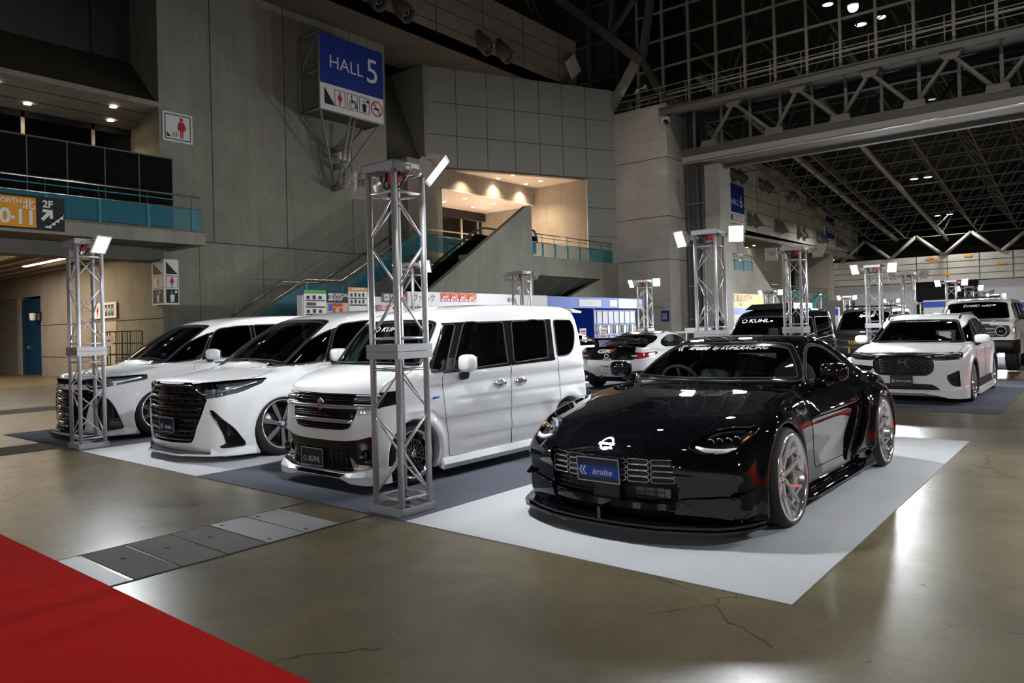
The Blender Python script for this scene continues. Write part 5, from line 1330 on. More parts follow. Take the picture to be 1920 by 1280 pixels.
def floor_mat():
    m = mat('polished_concrete_floor', (.2, .17, .12), .3, spec=.42); n = NT(m); co = n.coord()
    a = n.noise(co, .6, 8, .66, .8); b = n.noise(co, 3.4, 7, .7, .4); f = n.noise(co, 45, 3, .7)
    col = n.ramp(a, [(.3, (.085, .068, .036)), (.5, (.148, .118, .062)), (.68, (.215, .176, .10))])
    col = n.mix(n.math('MULTIPLY', n.math('SUBTRACT', b, .32, True), 1.6, True), col, (.085, .070, .044))
    col = n.mix(n.math('MULTIPLY', n.math('SUBTRACT', f, .45, True), 1.2, True), col, (.25, .215, .15))
    v = n.node('ShaderNodeTexVoronoi', feature='DISTANCE_TO_EDGE'); v.inputs['Scale'].default_value = .42
    d = n.node('ShaderNodeVectorMath', operation='ADD'); w = n.node('ShaderNodeTexNoise'); w.inputs['Scale'].default_value = 2.2; w.inputs['Detail'].default_value = 6
    n.link(co, w.inputs['Vector']); sc = n.node('ShaderNodeVectorMath', operation='SCALE'); sc.inputs[3].default_value = .35
    n.link(w.outputs['Color'], sc.inputs[0]); n.link(co, d.inputs[0]); n.link(sc.outputs[0], d.inputs[1]); n.link(d.outputs[0], v.inputs['Vector'])
    crack = n.math('MULTIPLY', n.math('LESS_THAN', v.outputs['Distance'], .0022), n.math('GREATER_THAN', n.noise(co, .6, 2), .47))
    col = n.mix(n.math('MULTIPLY', crack, .75), col, (.03, .025, .018))
    s = n.node('ShaderNodeTexVoronoi'); s.inputs['Scale'].default_value = 3.3; n.link(n.mapv(co, (1, 1, 1)), s.inputs['Vector'])
    bl = n.math('MULTIPLY', n.math('LESS_THAN', n.math('ADD', s.outputs['Distance'], n.math('MULTIPLY', n.noise(co, 30, 2), .06)), .085), n.math('GREATER_THAN', n.noise(co, 1.1, 2), .5))
    col = n.mix(n.math('MULTIPLY', bl, .6), col, (.06, .055, .045))
    n.link(col, n.b.inputs['Base Color'])
    n.link(n.math('ADD', n.math('MULTIPLY', b, .22), .20), n.b.inputs['Roughness'])
    n.bump(n.noise(co, 5, 4, .6), .03, .02); return m
def checker_plate():
    m = mat('checker_plate', (.34, .35, .35), .55, .6); n = NT(m); co = n.coord()
    w = n.node('ShaderNodeTexChecker'); w.inputs['Scale'].default_value = 46; n.link(n.mapv(co, (1, 1, 1), (0, 0, .785)), w.inputs['Vector']); w.inputs['Scale'].default_value = 95
    n.link(n.mix(w.outputs['Fac'], (.27, .28, .28), (.38, .39, .39)), n.b.inputs['Base Color']); n.bump(w.outputs['Fac'], .5, .01); return m
M['floor'] = floor_mat()
M['conc'] = concrete('board_formed_concrete', (.26, .255, .21), (.36, .352, .295), stain=.8)
M['conc_warm'] = concrete('warm_concrete', (.28, .245, .20), (.37, .325, .27), stain=.7)
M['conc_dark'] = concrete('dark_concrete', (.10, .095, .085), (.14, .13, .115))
M['pillar'] = concrete('pillar_concrete', (.42, .41, .375), (.58, .565, .53), False, stain=.6)
M['slab'] = concrete('slab_concrete', (.12, .118, .108), (.18, .176, .16), False)
M['joint'] = mat('joint_line', (.03, .03, .027), .9)
M['tile'] = concrete('wall_tile_panel', (.30, .26, .215), (.36, .32, .265), False, .6, .25)
M['tile6'] = concrete('wall_tile_pale', (.46, .43, .38), (.56, .53, .48), False, .6, .25)
M['panel'] = mat('grey_metal_panel', (.34, .355, .335), .45, .0)
M['void'] = mat('dark_void', (.008, .008, .009), .9)
M['dark_steel'] = mat('dark_steel', (.085, .082, .075), .6, .2)
M['pale_steel'] = mat('painted_pale_steel', (.30, .29, .25), .5)
M['steel'] = mat('painted_grey_steel', (.13, .125, .112), .6)
M['roof'] = mat('roof_deck', (.028, .027, .026), .9)
M['teal'] = mat('teal_paint', (.02, .25, .33), .5)
M['teal_mesh'] = mat('teal_mesh_panel', (.03, .24, .31), .6, alpha=.42)
M['clear'] = glass('clear_glass', (.75, .80, .80)); M['esc_glass'] = glass('greenish_glass', (.42, .60, .58), .0, 1.5, .03)
M['stainless'] = mat('stainless_rail', (.62, .61, .58), .22, 1.0)
M['carpet_w'] = felt('pale_grey_felt', (.50, .51, .53)); M['carpet_d'] = felt('charcoal_felt', (.105, .112, .14), .4)
M['carpet_r'] = felt('red_carpet', (.60, .012, .008), .18, 90)
M['checker'] = checker_plate()
M['downlight'] = mat('downlight_glow', (.9, .85, .75), .5, emit=(1, .80, .52), es=28)
M['flood_glow'] = mat('floodlight_glow', (.9, .9, .9), .5, emit=(.96, .98, 1.0), es=70)
M['high_bay'] = mat('high_bay_glow', (.9, .9, .9), .5, emit=(1, .98, .92), es=10)
M['ivory'] = mat('ivory_housing', (.62, .60, .54), .5)
M['blue_door'] = mat('blue_door_paint', (.006, .045, .12), .5)
M['shutter'] = mat('shutter_slat', (.33, .31, .29), .5, .3)
M['booth_w'] = mat('booth_white', (.72, .72, .74), .6); M['booth_b'] = mat('booth_blue', (.005, .035, .40), .55); M['fascia_b'] = mat('fascia_blue', (.03, .11, .55), .55)
M['partition'] = mat('black_partition', (.005, .005, .006), .8, spec=.1)
M['cable'] = mat('black_cable', (.01, .01, .01), .6)
M['soffit_lit'] = mat('pale_ceiling_board', (.66, .58, .54), .7)
def S_(mb, name, kind='structure', **k): return mb.build(name, kind=kind, **k)
def concrete_wall(name, lo, hi, m='conc', joints=(), **k):
    """box wall with thin dark joint strips: joints = [(axis, face, a0, a1, b0, b1)] boxes"""
    w = MB(); w.bb(lo, hi, M[m])
    for a, b in joints: w.bb(a, b, M['joint'])
    return S_(w, name, **k)
J = .012
def build_shell():
    f = MB(); f.bb((-70, -12, -.2), (14, 110, 0), M['floor']); S_(f, 'floor')
    # west concrete wall with the hall sign
    js = [((-22.71, 10.7, 4.45), (-22.695, 20, 4.48))]
    for y in (12.42, 15.2, 18.15): js.append(((-22.71, y-J, 4.48), (-22.695, y+J, 13.1)))
    for y in (11.9, 14.2): js.append(((-22.71, y-.006, 0), (-22.695, y+.006, 4.45)))
    concrete_wall('wall_west', (-24.2, 10.7, 0), (-22.7, 19.95, 13.1), 'conc', js)
    # lobby wall under the balcony
    js = [((-33, 10.69, z-J), (-22.7, 10.705, z+J)) for z in (.75, 2.0)]
    concrete_wall('wall_lobby', (-33.1, 10.7, 0), (-24.2, 11.2, 4.2), 'conc_warm', js)
    w = MB(); w.bb((-60, 10.7, 3.2), (-33.1, 11.2, 4.2), M['conc_warm']); w.bb((-35.95, 10.72, 0), (-35.6, 11.2, 3.2), M['conc_warm']); w.bb((-60, 10.75, 0), (-42, 11.2, 3.2), M['conc_warm']); w.bb((-50, -8, 0), (-49.6, 10.7, 4.2), M['conc_warm']); S_(w, 'wall_north')
    d = MB(); d.bb((-35.6, 10.8, 0), (-33.1, 10.9, 3.12), M['blue_door']); d.bb((-34.36, 10.79, 0), (-34.34, 10.8, 3.12), M['joint']); o = S_(d, 'door_1')
    h = MB(); h.bb((-35.0, 10.72, 1.05), (-34.8, 10.8, 1.2), M['stainless']); h.build('door_handle', o)
    s = MB()
    for k in range(32): s.bb((-42, 10.78, k*.10), (-35.95, 10.86, k*.10+.085), M['shutter'])
    S_(s, 'door_2')
    d = MB(); d.bb((-27.4, 10.68, 0), (-26.05, 10.71, 2.0), mat('beige_door', (.55, .47, .38), .5)); S_(d, 'door_3')
    # lobby ceiling with ribs and strip lamps
    c = MB(); c.bb((-50, -8, 4.2), (-22.5, 10.7, 4.36), M['slab'])
    for k in range(28): y = -6+k*.6; c.bb((-50, y, 4.02), (-23.4, y+.16, 4.2), M['conc_warm'])
    c.bb((-23.4, -8, 3.75), (-22.6, 10.7, 4.2), M['slab']); S_(c, 'ceiling_lobby')
    # balcony slab
    b = MB(); b.bb((-24.7, -8, 4.36), (-20.6, 10.98, 4.5), M['slab']); b.bb((-20.75, -8, 4.08), (-20.59, 10.99, 4.43), M['conc']); b.bb((-24, 10.84, 4.08), (-20.75, 10.985, 4.42), M['conc']); b.bb((-22.6, -8, 4.14), (-20.75, 10.84, 4.2), M['slab']); S_(b, 'trim_balcony')
    # upper opening: side wall, lit soffit, sloped fascia, glazing
    w = MB(); w.bb((-32, 10.7, 4.5), (-24.2, 11.2, 20), M['conc_warm']); w.bb((-24.2, 10.7, 13.1), (-22.7, 11.2, 20), M['conc']); S_(w, 'wall_upper_return')
    w = MB(); w.bb((-27.0, -8, 4.5), (-26.9, 10.7, 8.2), mat('lobby_red_wall', (.12, .05, .045), .7)); S_(w, 'wall_upper_lobby')
    g = MB()
    for y in np.arange(-5.9, 10.6, 1.93): g.bb((-24.75, y-.05, 4.5), (-24.65, y+.05, 8.2), M['pale_steel'])
    g.bb((-24.75, -8, 8.0), (-24.65, 10.7, 8.2), M['void']); g.bb((-24.72, -8, 4.5), (-24.70, 10.7, 8.0), M['clear']); S_(g, 'window_1')
    c = MB(); c.prism([(-22.7,-8,8.56), (-24.7,-8,8.2), (-24.7,10.7,8.2), (-22.7,10.7,8.56)], (0, 0, .15), M['conc_warm'])
    for x in (-23.3, -24.0): z = 8.56-(abs(x)-22.7)*.18; c.bb((x-.02, -8, z-.008), (x+.02, 10.7, z+.002), M['joint'])
    S_(c, 'ceiling_upper')
    c = MB(); c.prism([(-22.7,-8,8.56), (-22.7,10.7,8.56), (-24.6,10.7,10.4), (-24.6,-8,10.4)], (-.1, 0, .1), mat('brown_fascia', (.05, .045, .03), .7)); S_(c, 'trim_fascia')
    w = MB(); w.bb((-24.9, -8, 10.4), (-24.6, 10.7, 20), mat('dark_upper_panel', (.055, .06, .06), .4))
    for y in (-2, 1, 3.9, 6.75, 9.55): w.bb((-24.6, y-.05, 10.4), (-24.5, y+.05, 20), M['dark_steel'])
    w.bb((-24.6, -8, 13.4), (-24.52, 10.7, 13.5), M['dark_steel']); S_(w, 'wall_upper_panel')
    # soffit and tile band over hall 5
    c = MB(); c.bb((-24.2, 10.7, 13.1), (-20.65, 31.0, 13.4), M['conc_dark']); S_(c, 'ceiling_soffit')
    t = MB(); t.bb((-21.0, -8, 13.1), (-20.65, 30.95, 15.85), M['tile'])
    for z in (13.75, 14.42, 15.08): t.bb((-20.7, -8, z-.012), (-20.642, 30.95, z+.012), M['joint'])
    for k in range(-9, 6): y = 15.28+2.83*k; t.bb((-20.7, y-.015, 13.1), (-20.642, y+.015, 15.85), M['joint'])
    S_(t, 'wall_tile_band')
    # escalator bay
    dx, dy = sin(radians(25.6)), cos(radians(25.6))
    def pp(s, z, n=0.0): return (-18.9+dx*s+dy*n, 31.54+dy*s-dx*n, z)
    p = MB()
    def pbox(s0, s1, z0, z1, n0, n1, m): p.add([pp(s0, z0, n0), pp(s1, z0, n0), pp(s1, z0, n1), pp(s0, z0, n1), pp(s0, z1, n0), pp(s1, z1, n0), pp(s1, z1, n1), pp(s0, z1, n1)], [(0,3,2,1),(4,5,6,7),(0,1,5,4),(1,2,6,5),(2,3,7,6),(3,0,4,7)], M[m])
    pbox(-9.8, 0, 8.66, 13.1, -.3, 0, 'panel'); pbox(-1.65, 0, 4.45, 8.66, -.3, 0, 'panel')
    for z in (10.1, 11.55): pbox(-9.8, 0, z-.012, z+.012, -.01, .004, 'joint')
    for s in (-8.4, -6.9, -5.5, -4.2, -2.95, -1.65): pbox(s-.012, s+.012, 8.66, 13.1, -.01, .004, 'joint')
    for z in (8.66, 7.2, 5.8): pbox(-1.65, 0, z-.012, z+.012, -.01, .004, 'joint')
    pbox(-9.85, -1.6, 8.60, 8.66, -.3, .01, 'dark_steel'); S_(p, 'wall_grey_panel')
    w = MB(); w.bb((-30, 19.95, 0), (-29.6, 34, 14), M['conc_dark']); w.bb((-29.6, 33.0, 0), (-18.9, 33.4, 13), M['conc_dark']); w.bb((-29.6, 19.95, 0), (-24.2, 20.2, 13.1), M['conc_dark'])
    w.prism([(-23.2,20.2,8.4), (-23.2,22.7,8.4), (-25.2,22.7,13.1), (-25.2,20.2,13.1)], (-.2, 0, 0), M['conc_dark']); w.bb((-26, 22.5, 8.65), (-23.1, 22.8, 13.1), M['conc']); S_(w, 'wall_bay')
    c = MB(); c.prism([(-26, 20.2, 8.62), (-26, 33, 8.62), (-18.4, 33, 8.62), (-23.5, 22.5, 8.62), (-23.5, 20.2, 8.62)], (0, 0, .06), M['soffit_lit']); S_(c, 'ceiling_bay')
    w = MB(); w.bb((-23.1, 23.3, 7.75), (-22.9, 30.1, 8.62), M['conc_warm']); w.bb((-26.4, 23.2, 7.7), (-22.9, 30.1, 7.76), M['soffit_lit']); S_(w, 'ceiling_alcove')
    w = MB(); w.bb((-23.6, 20.7, 0), (-22.3, 22.4, 8.6), M['conc_warm']); w.bb((-23.3, 22.4, 0), (-22.9, 23.3, 8.6), M['conc']); S_(w, 'column_alcove')
    w = MB(); w.bb((-26.6, 30.1, 4.5), (-19.65, 30.5, 8.62), M['conc_warm']); S_(w, 'wall_alcove_side')
    for k, x in enumerate((-20.6, -21.6, -22.6)): pass
    w = MB(); w.bb((-26.55, 23.3, 7.25), (-26.3, 30.1, 7.7), M['void'])
    for y in (23.35, 25.2, 26.5, 28.3, 29.6, 30.0): w.bb((-26.5, y-.05, 4.5), (-26.4, y+.05, 7.25), M['pale_steel'])
    w.bb((-26.46, 23.3, 4.5), (-26.44, 30.1, 7.25), M['clear']); w.bb((-29.4, 23, 4.5), (-29.3, 33, 9.2), M['soffit_lit']); w.bb((-29.3, 23, 4.5), (-29.28, 33, 7.6), mat('lobby_blue_grey', (.30, .36, .45), .6)); w.bb((-26.6, 23, 7.7), (-26.5, 30.1, 9.2), M['soffit_lit']); S_(w, 'window_2')
    f = MB(); f.bb((-30, 22.0, 4.3), (-19.16, 33, 4.47), M['soffit_lit']); f.bb((-29.6, 22.5, 9.2), (-26.6, 33, 9.3), M['soffit_lit']); S_(f, 'floor_upper')
    # parapet of the escalator, wall under the right balcony
    w = MB(); poly = [(16.2,0), (24.6,0), (24.6,6.6), (24.3,6.55), (17.4,2.15), (16.2,1.45)]
    w.prism([(-18.9, y, z) for y, z in poly], (-.25, 0, 0), M['conc']); S_(w, 'wall_escalator_parapet')
    w = MB(); w.bb((-19.15, 24.6, 3.66), (-18.9, 31.54, 4.47), M['conc']); w.bb((-19.15, 24.6, 0), (-18.9, 31.54, 2.72), M['conc']); w.prism([(-18.9, 27.2, 2.72), (-18.9, 31.54, 2.72), (-18.9, 31.54, 3.66), (-18.9, 29.96, 3.66)], (-.25, 0, 0), M['conc'])
    w.bb((-18.905, 30.2, 0), (-18.893, 30.22, 4.4), M['joint']); S_(w, 'wall_bay_front')
    w = MB(); w.prism([(-18.95,24.6,3.66), (-18.95,29.96,3.66), (-19.9,27.2,2.7), (-19.9,24.6,2.7)], (-.1, 0, .05), M['dark_steel'])
    for y in (25.4, 26.6, 27.9): w.tube([(-18.97, y+.35, 3.64), (-19.85, y-.35, 2.72)], .03, M['steel'], 4)
    w.bb((-19.2, 24.6, 2.70), (-18.88, 27.4, 2.76), M['steel']); S_(w, 'window_3')
    # pillar and what stands right of it
    w = MB(); w.bb((-18.9, 31.54, 0), (-16.05, 33.4, 11.9), M['pillar'])
    for z in (4.5, 6.55, 9.35): w.bb((-18.9, 31.53, z-J), (-16.04, 31.6, z+J), M['joint']); w.bb((-16.1, 31.53, z-J), (-16.04, 33.4, z+J), M['joint'])
    w.bb((-18.9, 31.535, 2.2), (-16.05, 31.56, 2.215), M['joint']); S_(w, 'column_1')
    w = MB(); w.bb((-16.05, 33.4, 0), (-14.9, 33.6, 12), M['steel'])
    for x in (-15.9, -15.4, -15.1): w.bb((x, 33.2, 0), (x+.12, 33.42, 12), M['steel'])
    for z in (1.6, 3.2, 5.2, 7.2): w.bb((-15.95, 33.17, z), (-15.0, 33.22, z+.05), M['pale_steel'])
    S_(w, 'trim_service_shaft')
    w = MB(); w.bb((-14.95, 33.2, 0), (-14.2, 34.5, 9.0), M['pillar']); S_(w, 'column_2')
    # hall 6 tile band, recess below, far wall
    t = MB(); t.prism([(-20.65, 47, 7.75), (-20.65, 84, 8.4), (-20.65, 84, 11.1), (-20.65, 74, 11.5), (-20.65, 60, 13.6), (-20.65, 47, 13.8)], (-.35, 0, 0), M['tile6'])
    for z in (8.9, 9.75, 10.7, 11.75, 12.9): t.bb((-20.7, 47, z-.02), (-20.64, 84 if z < 11 else (72 if z < 12 else 63), z+.02), M['joint'])
    for k in range(8): y = 50.6+4.6*k; t.bb((-20.7, y-.03, 7.9+.017*(y-47)), (-20.64, y+.03, 11.1 if y > 70 else 13.2), M['joint'])
    S_(t, 'wall_tile_band_far')
    w = MB(); w.bb((-26.5, 44, 0), (-26, 90, 8), M['conc_warm']); w.bb((-26, 44, 7.7), (-20.65, 86, 8.2), M['conc']); w.bb((-24, 60.5, 0), (-20.7, 62.5, 7.8), M['conc']); w.bb((-24.5, 74, 0), (-20.7, 75, 7.8), M['conc_warm'])
    w.prism([(-20.9, 50.5, 0), (-20.9, 60.4, 0), (-20.9, 60.4, 3.0), (-20.9, 52.5, 7.4), (-20.9, 50.5, 7.4)], (-.4, 0, 0), M['pillar'])
    w.bb((-20.9, 44, 0), (-20.5, 50.5, 7.75), M['pillar']); w.bb((-20.7, 62.5, 0), (-20.6, 86, 3.3), M['slab']); S_(w, 'wall_hall_beyond')
    w = MB(); w.bb((-30, 80, 4.85), (14, 80.6, 7.3), M['tile6'])
    for z in (5.45, 6.05, 6.65): w.bb((-30, 79.98, z-.02), (14, 80.01, z+.02), M['joint'])
    for k in range(14): x = -14.4+2.58*k; w.bb((x-.025, 79.97, 4.85), (x+.025, 80.01, 7.3), M['joint'])
    w.bb((-30, 82, 0), (14, 82.3, 4.85), M['booth_w']); w.bb((-14.8, 81.5, 0), (-9.6, 81.8, 4.85), M['void']); S_(w, 'wall_far')
    w = MB()
    for x, z in ((-13.2, 7.05), (-12.9, 6.95), (-7.5, 6.2), (-11.9, 5.5), (-10.1, 7.1)): w.bb((x-.35, 79.945, z-.1), (x+.3, 79.965, z+.1), M['orange_print'])
    w.build('paint_patch', label='flaking orange patches on the pale tiled far wall', cat='paint patch', kind='stuff')
    # roof decks and the hall's outer walls
    c = MB(); c.bb((-60, -12, 21), (14, 34, 21.4), M['roof']); c.prism([(-60, 32, 21), (14, 32, 21), (14, 112, 11.5), (-60, 112, 11.5)], (0, 0, .3), M['roof']); S_(c, 'ceiling')
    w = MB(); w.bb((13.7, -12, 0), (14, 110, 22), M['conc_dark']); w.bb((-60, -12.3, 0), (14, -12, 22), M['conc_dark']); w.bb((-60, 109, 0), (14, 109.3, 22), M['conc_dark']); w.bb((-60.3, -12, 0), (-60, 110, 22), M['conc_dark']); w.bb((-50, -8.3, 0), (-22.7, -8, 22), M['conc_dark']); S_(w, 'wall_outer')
build_shell()
# ------------------------------------------------------------------ carpets and trench covers
def carpets():
    rows = [(3.64, 9.55), (12.35, 18.9), (22.6, 29.9), (32, 38)]
    xs = [-1.24, -4.04, -7.1, -10.0, -12.9]
    names = {0: 'front row', 1: 'second row', 2: 'third row', 3: 'fourth row'}
    lab = {(0, 0): 'pale grey felt carpet under the black sports coupe', (0, 1): 'charcoal felt carpet under the white kei wagon', (0, 2): 'pale grey felt carpet under the seven-spoke white minivan', (0, 3): 'charcoal felt carpet under the leftmost white minivan',
           (1, 0): 'charcoal felt carpet under the white crossover', (1, 1): 'pale felt carpet under the black kei wagon', (1, 2): 'charcoal felt carpet under the white track coupe', (1, 3): 'pale felt carpet beyond the track coupe',
           (2, 0): 'pale felt carpet under the white off-road wagon', (2, 1): 'charcoal felt carpet under the dark bronze van'}
    for r, (y0, y1) in enumerate(rows[:3]):
        for k in range(4):
            if (r, k) not in lab: continue
            m = 'carpet_w' if (r == 0) == (k % 2 == 0) else 'carpet_d'
            c = MB(); c.bb((xs[k+1]+.004, y0, 0), (xs[k]-.004, y1, .006), M[m]); c.build('carpet', label=lab[(r, k)], cat='carpet')
    c = MB(); c.bb((-40, -.9, 0), (8, 1.736, .006), M['carpet_r']); c.build('carpet', label='bright red aisle carpet in the lower left corner', cat='carpet')
    c = MB(); c.bb((-.12, 2.6, 0), (1.3, 45, .006), M['carpet_r']); c.build('carpet', label='red aisle carpet running along the row of cars on the right', cat='carpet')
    t = [(1.74, 1.86, 'checker', 'steel checker plate trench cover half under the red carpet'), (1.88, 2.15, 'slab', 'worn grey concrete trench slab next to the red carpet'), (2.16, 2.45, 'slab', 'middle grey concrete trench slab in the floor'), (2.46, 2.74, 'slab', 'grey concrete trench slab touching the checker plates'), (2.75, 3.04, 'checker', 'brighter steel checker plate trench cover next to the concrete slabs'), (3.045, 3.34, 'checker', 'steel checker plate trench cover nearest the dark carpet')]
    for y0, y1, m, l in t:
        c = MB(); c.bb((-5.19, y0, 0), (-4.41, y1-.006, .004), M[m]); c.bb((-4.9, y0+.12, .004), (-4.86, y0+.14, .005), M['joint']) if m == 'slab' else None
        if m == 'checker' and y0 > 2:
            for x in (-5.12, -4.5): c.bb((x, y0+.04, .004), (x+.03, y0+.06, .0055), M['joint'])
        c.build('trench_cover', label=l, cat='trench cover', group='floor trench covers')
    c = MB()
    for x in (-5.2, -4.4): c.bb((x-.008, 1.736, 0), (x+.008, 3.64, .003), M['joint'])
    for x in (-11.35, -10.55): c.bb((x-.008, 1.736, 0), (x+.008, 3.64, .003), M['joint'])
    c.bb((-11.35, 1.74, 0), (-10.55, 3.64, .0025), M['slab']); c.bb((-17.5, 3.4, 0), (-16.4, 7.5, .0025), M['slab']); S_(c, 'trim_trench_edge')
carpets()
# ------------------------------------------------------------------ truss towers and floodlights
FLOOD_W = 340.0; ROOF_W = 150.0
TOW = [(-4.30, 3.86), (-10.33, 3.86), (-4.30, 9.65), (-10.33, 9.65), (-4.25, 13.05), (-10.4, 13.1), (-4.35, 19.05), (-10.36, 18.75), (-4.4, 23.15), (-4.3, 29.8), (-10.9, 30.4), (-11.0, 36.9), (-4.6, 36.5), (-11.1, 42.6), (-5.0, 44.0), (-5.2, 51.8), (-11.4, 54.6), (-12.0, 68.5), (1.75, 3.86), (1.75, 9.65), (1.75, 13.1), (1.75, 19.0), (-4.3, -7.0), (-10.3, -7.0), (1.75, -7.0)]
TNAME = ['truss tower in front of the white kei wagon', 'truss tower in front of the leftmost minivan', 'truss tower just behind the black coupe', 'truss tower behind the two minivans', 'truss tower between the black kei wagon and the crossover', 'truss tower rising behind the kei wagon roof', 'truss tower beside the dark bronze van', 'truss tower behind the track coupe and blue booth',
         'truss tower right of the dark bronze van', 'truss tower behind the crossover roof', 'far truss tower above the black kei wagon', 'far truss tower left of the dark bronze van', 'far truss tower half hidden by the crossover roof', 'far truss tower above the dark bronze van roof', 'far truss tower left of the off-road wagon', 'far truss tower above the off-road wagon roof', 'distant truss tower between the van and the crossover', 'most distant truss tower', 'truss tower nearest the right picture edge', 'truss tower at the coupe carpet rear corner', 'truss tower right of the crossover', 'truss tower far right behind the crossover', 'truss tower across the aisle, middle of three', 'truss tower across the aisle, left of three', 'truss tower across the aisle, right of three']
def tower_proto():
    r = empty('truss_tower', (0, 0, 0)); H = 2.62; a = .145
    b = MB(); 
    for s in (-1, 1): b.bb((s*.18, -.18, 0), (s*.172, .18, .06), M['galv']); b.bb((-.18, s*.18, 0), (.18, s*.172, .06), M['galv']); b.bb((s*.18, -.18, 0), (s*.11, .18, .006), M['galv']); b.bb((-.11, s*.18, 0), (.11, s*.11, .006), M['galv'])
    b.build('base_plate', r)
    for sx in (-1, 1):
        for sy in (-1, 1):
            l = MB(); l.cyl((sx*a, sy*a, .006), (sx*a, sy*a, H), .0245, M['alu'], 14); l.build('leg', r)
    segs = [(.12, 1.10), (1.34, 2.46)]
    for z0, z1 in segs:
        br = MB()
        n = 3; dz = (z1-z0)/n
        for fx, fy, tx, ty in ((-1,-1,1,-1), (1,-1,1,1), (1,1,-1,1), (-1,1,-1,-1)):
            A = Vector((fx*a, fy*a, 0)); B = Vector((tx*a, ty*a, 0))
            for z in (z0, z1): br.cyl(A+Vector((0, 0, z)), B+Vector((0, 0, z)), .011, M['alu'], 8)
            for k in range(n):
                p, q = z0+dz*k+.02, z0+dz*(k+1)-.02
                if (k+(fx+fy == 0)) % 2: p, q = q, p
                br.cyl(A+Vector((0, 0, p)), B+Vector((0, 0, q)), .0085, M['alu'], 6)
        br.build('brace', r)
    c = MB()
    for z in (1.185, 1.242):
        for s in (-1, 1): c.bb((s*.182, -.182, z), (s*.174, .182, z+.053), M['galv']); c.bb((-.182, s*.182, z), (.182, s*.174, z+.053), M['galv'])
        c.bb((-.18, -.18, z), (.18, .18, z+.004), M['galv'])
    c.build('joint_plate', r)
    t = MB()
    for s in (-1, 1): t.bb((s*.185, -.185, H), (s*.177, .185, H+.065), M['galv']); t.bb((-.185, s*.185, H), (.185, s*.177, H+.065), M['galv'])
    t.bb((-.185, -.185, H+.055), (.185, .185, H+.065), M['galv']); t.build('top_plate', r)
    cb = MB(); cb.tube([(.10, .05, H), (.05, .0, H-.10), (-.06, -.02, H-.13), (-.12, -.04, H-.04), (-.12, -.04, H)], .008, M['cable'], 6); cb.tube([(.02, -.1, H), (.0, -.12, H-.12), (.08, -.1, H-.15), (.12, -.06, H)], .008, M['cable'], 6)
    cb.bb((.0, -.10, H-.075), (.10, -.02, H-.01), M['red_print']); cb.build('cable', r)
    for s in (-1, 1):
        k = MB(); k.cyl((s*.13, 0, H-.02), (s*.30, 0, H-.015), .016, M['ivory'], 8); k.cyl((s*.24, -.03, H-.02), (s*.24, .03, H-.02), .03, M['ivory'], 10); k.build('clamp_arm', r)
    return r
def flood_proto():
    """front faces -y, origin at the clamp pivot"""
    r = empty('floodlight', (0, 0, 0))
    h = MB()
    h.add([(-.12,-.03,-.14),(.12,-.03,-.14),(.12,-.03,.14),(-.12,-.03,.14),(-.085,.085,-.10),(.085,.085,-.10),(.085,.085,.10),(-.085,.085,.10)], [(4,5,6,7)[::-1],(0,1,5,4),(1,2,6,5),(2,3,7,6),(3,0,4,7)], M['ivory'])
    h.bb((-.14, -.045, -.16), (.14, -.03, -.135), M['ivory']); h.bb((-.14, -.045, .135), (.14, -.03, .16), M['ivory']); h.bb((-.14, -.045, -.135), (-.115, -.03, .135), M['ivory']); h.bb((.115, -.045, -.135), (.14, -.03, .135), M['ivory'])
    for k in range(5): x = -.07+.035*k; h.bb((x-.004, .03, -.085), (x+.004, .11, .085), M['ivory'])
    h.build('housing', r)
    g = MB(); g.quad((-.115, -.034, -.135), (.115, -.034, -.135), (.115, -.034, .135), (-.115, -.034, .135), M['flood_glow']); g.build('lamp_glass', r)
    k = MB(); k.tube([(-.16, .0, .0), (-.16, .10, .0), (.16, .10, .0), (.16, .0, .0)], .010, M['ivory'], 6); k.cyl((0, .10, 0), (0, .16, 0), .03, M['ivory'], 10); k.build('bracket', r); return r
def towers():
    tp = tower_proto(); fp = flood_proto(); used = [0, 0]
    for i, (x, y) in enumerate(TOW):
        front = y in (3.86, 13.05, 13.1, 23.15, -7.0) or i in (11, 14, 17)
        t = tp if i == 0 else copy_tree(tp)
        t.location = (x, y, .006 if i not in (10, 11, 12, 13, 14, 15, 16, 17, 22, 23, 24) else 0); tag(t, 'aluminium light '+TNAME[i], 'truss tower', 'aluminium truss light towers')
        for s in (-1, 1):
            f = fp if used[1] == 0 else copy_tree(fp); used[1] = 1
            if i == 0: d = Vector((.60, .45, -.62)) if s > 0 else Vector((-.72, .62, -.40))
            elif i == 1: d = Vector((.75, .25, -.5)) if s > 0 else Vector((-.72, .62, -.36))
            else: d = Vector((s*.42, .85 if front else -.85, -.42 if s > 0 else -.34))
            d.normalize()
            f.location = (x+s*.40, y+(.03 if front else -.03), 2.615); f.scale = (.78, .78, .78); f.rotation_mode = 'QUATERNION'
            f.rotation_quaternion = (-d).to_track_quat('Y', 'Z')
            tag(f, 'ivory floodlight, %s of two on the %s' % ('right' if s > 0 else 'left', TNAME[i].replace('truss ', '')), 'floodlight', 'floodlights on the truss towers')
            L = bpy.data.lights.new('flood_light', 'SPOT'); L.energy = FLOOD_W*(.5 if y < 0 else .85 if front else 1.25)*(1 if y < 25 else 3); L.spot_size = radians(132); L.spot_blend = .85; L.shadow_soft_size = .10; L.color = (.93, .97, 1.0)
            lo = bpy.data.objects.new('flood_light', L); COL.objects.link(lo); lo.location = Vector(f.location)+d*.13
            lo.rotation_mode = 'QUATERNION'; lo.rotation_quaternion = d.to_track_quat('-Z', 'Y')
towers()
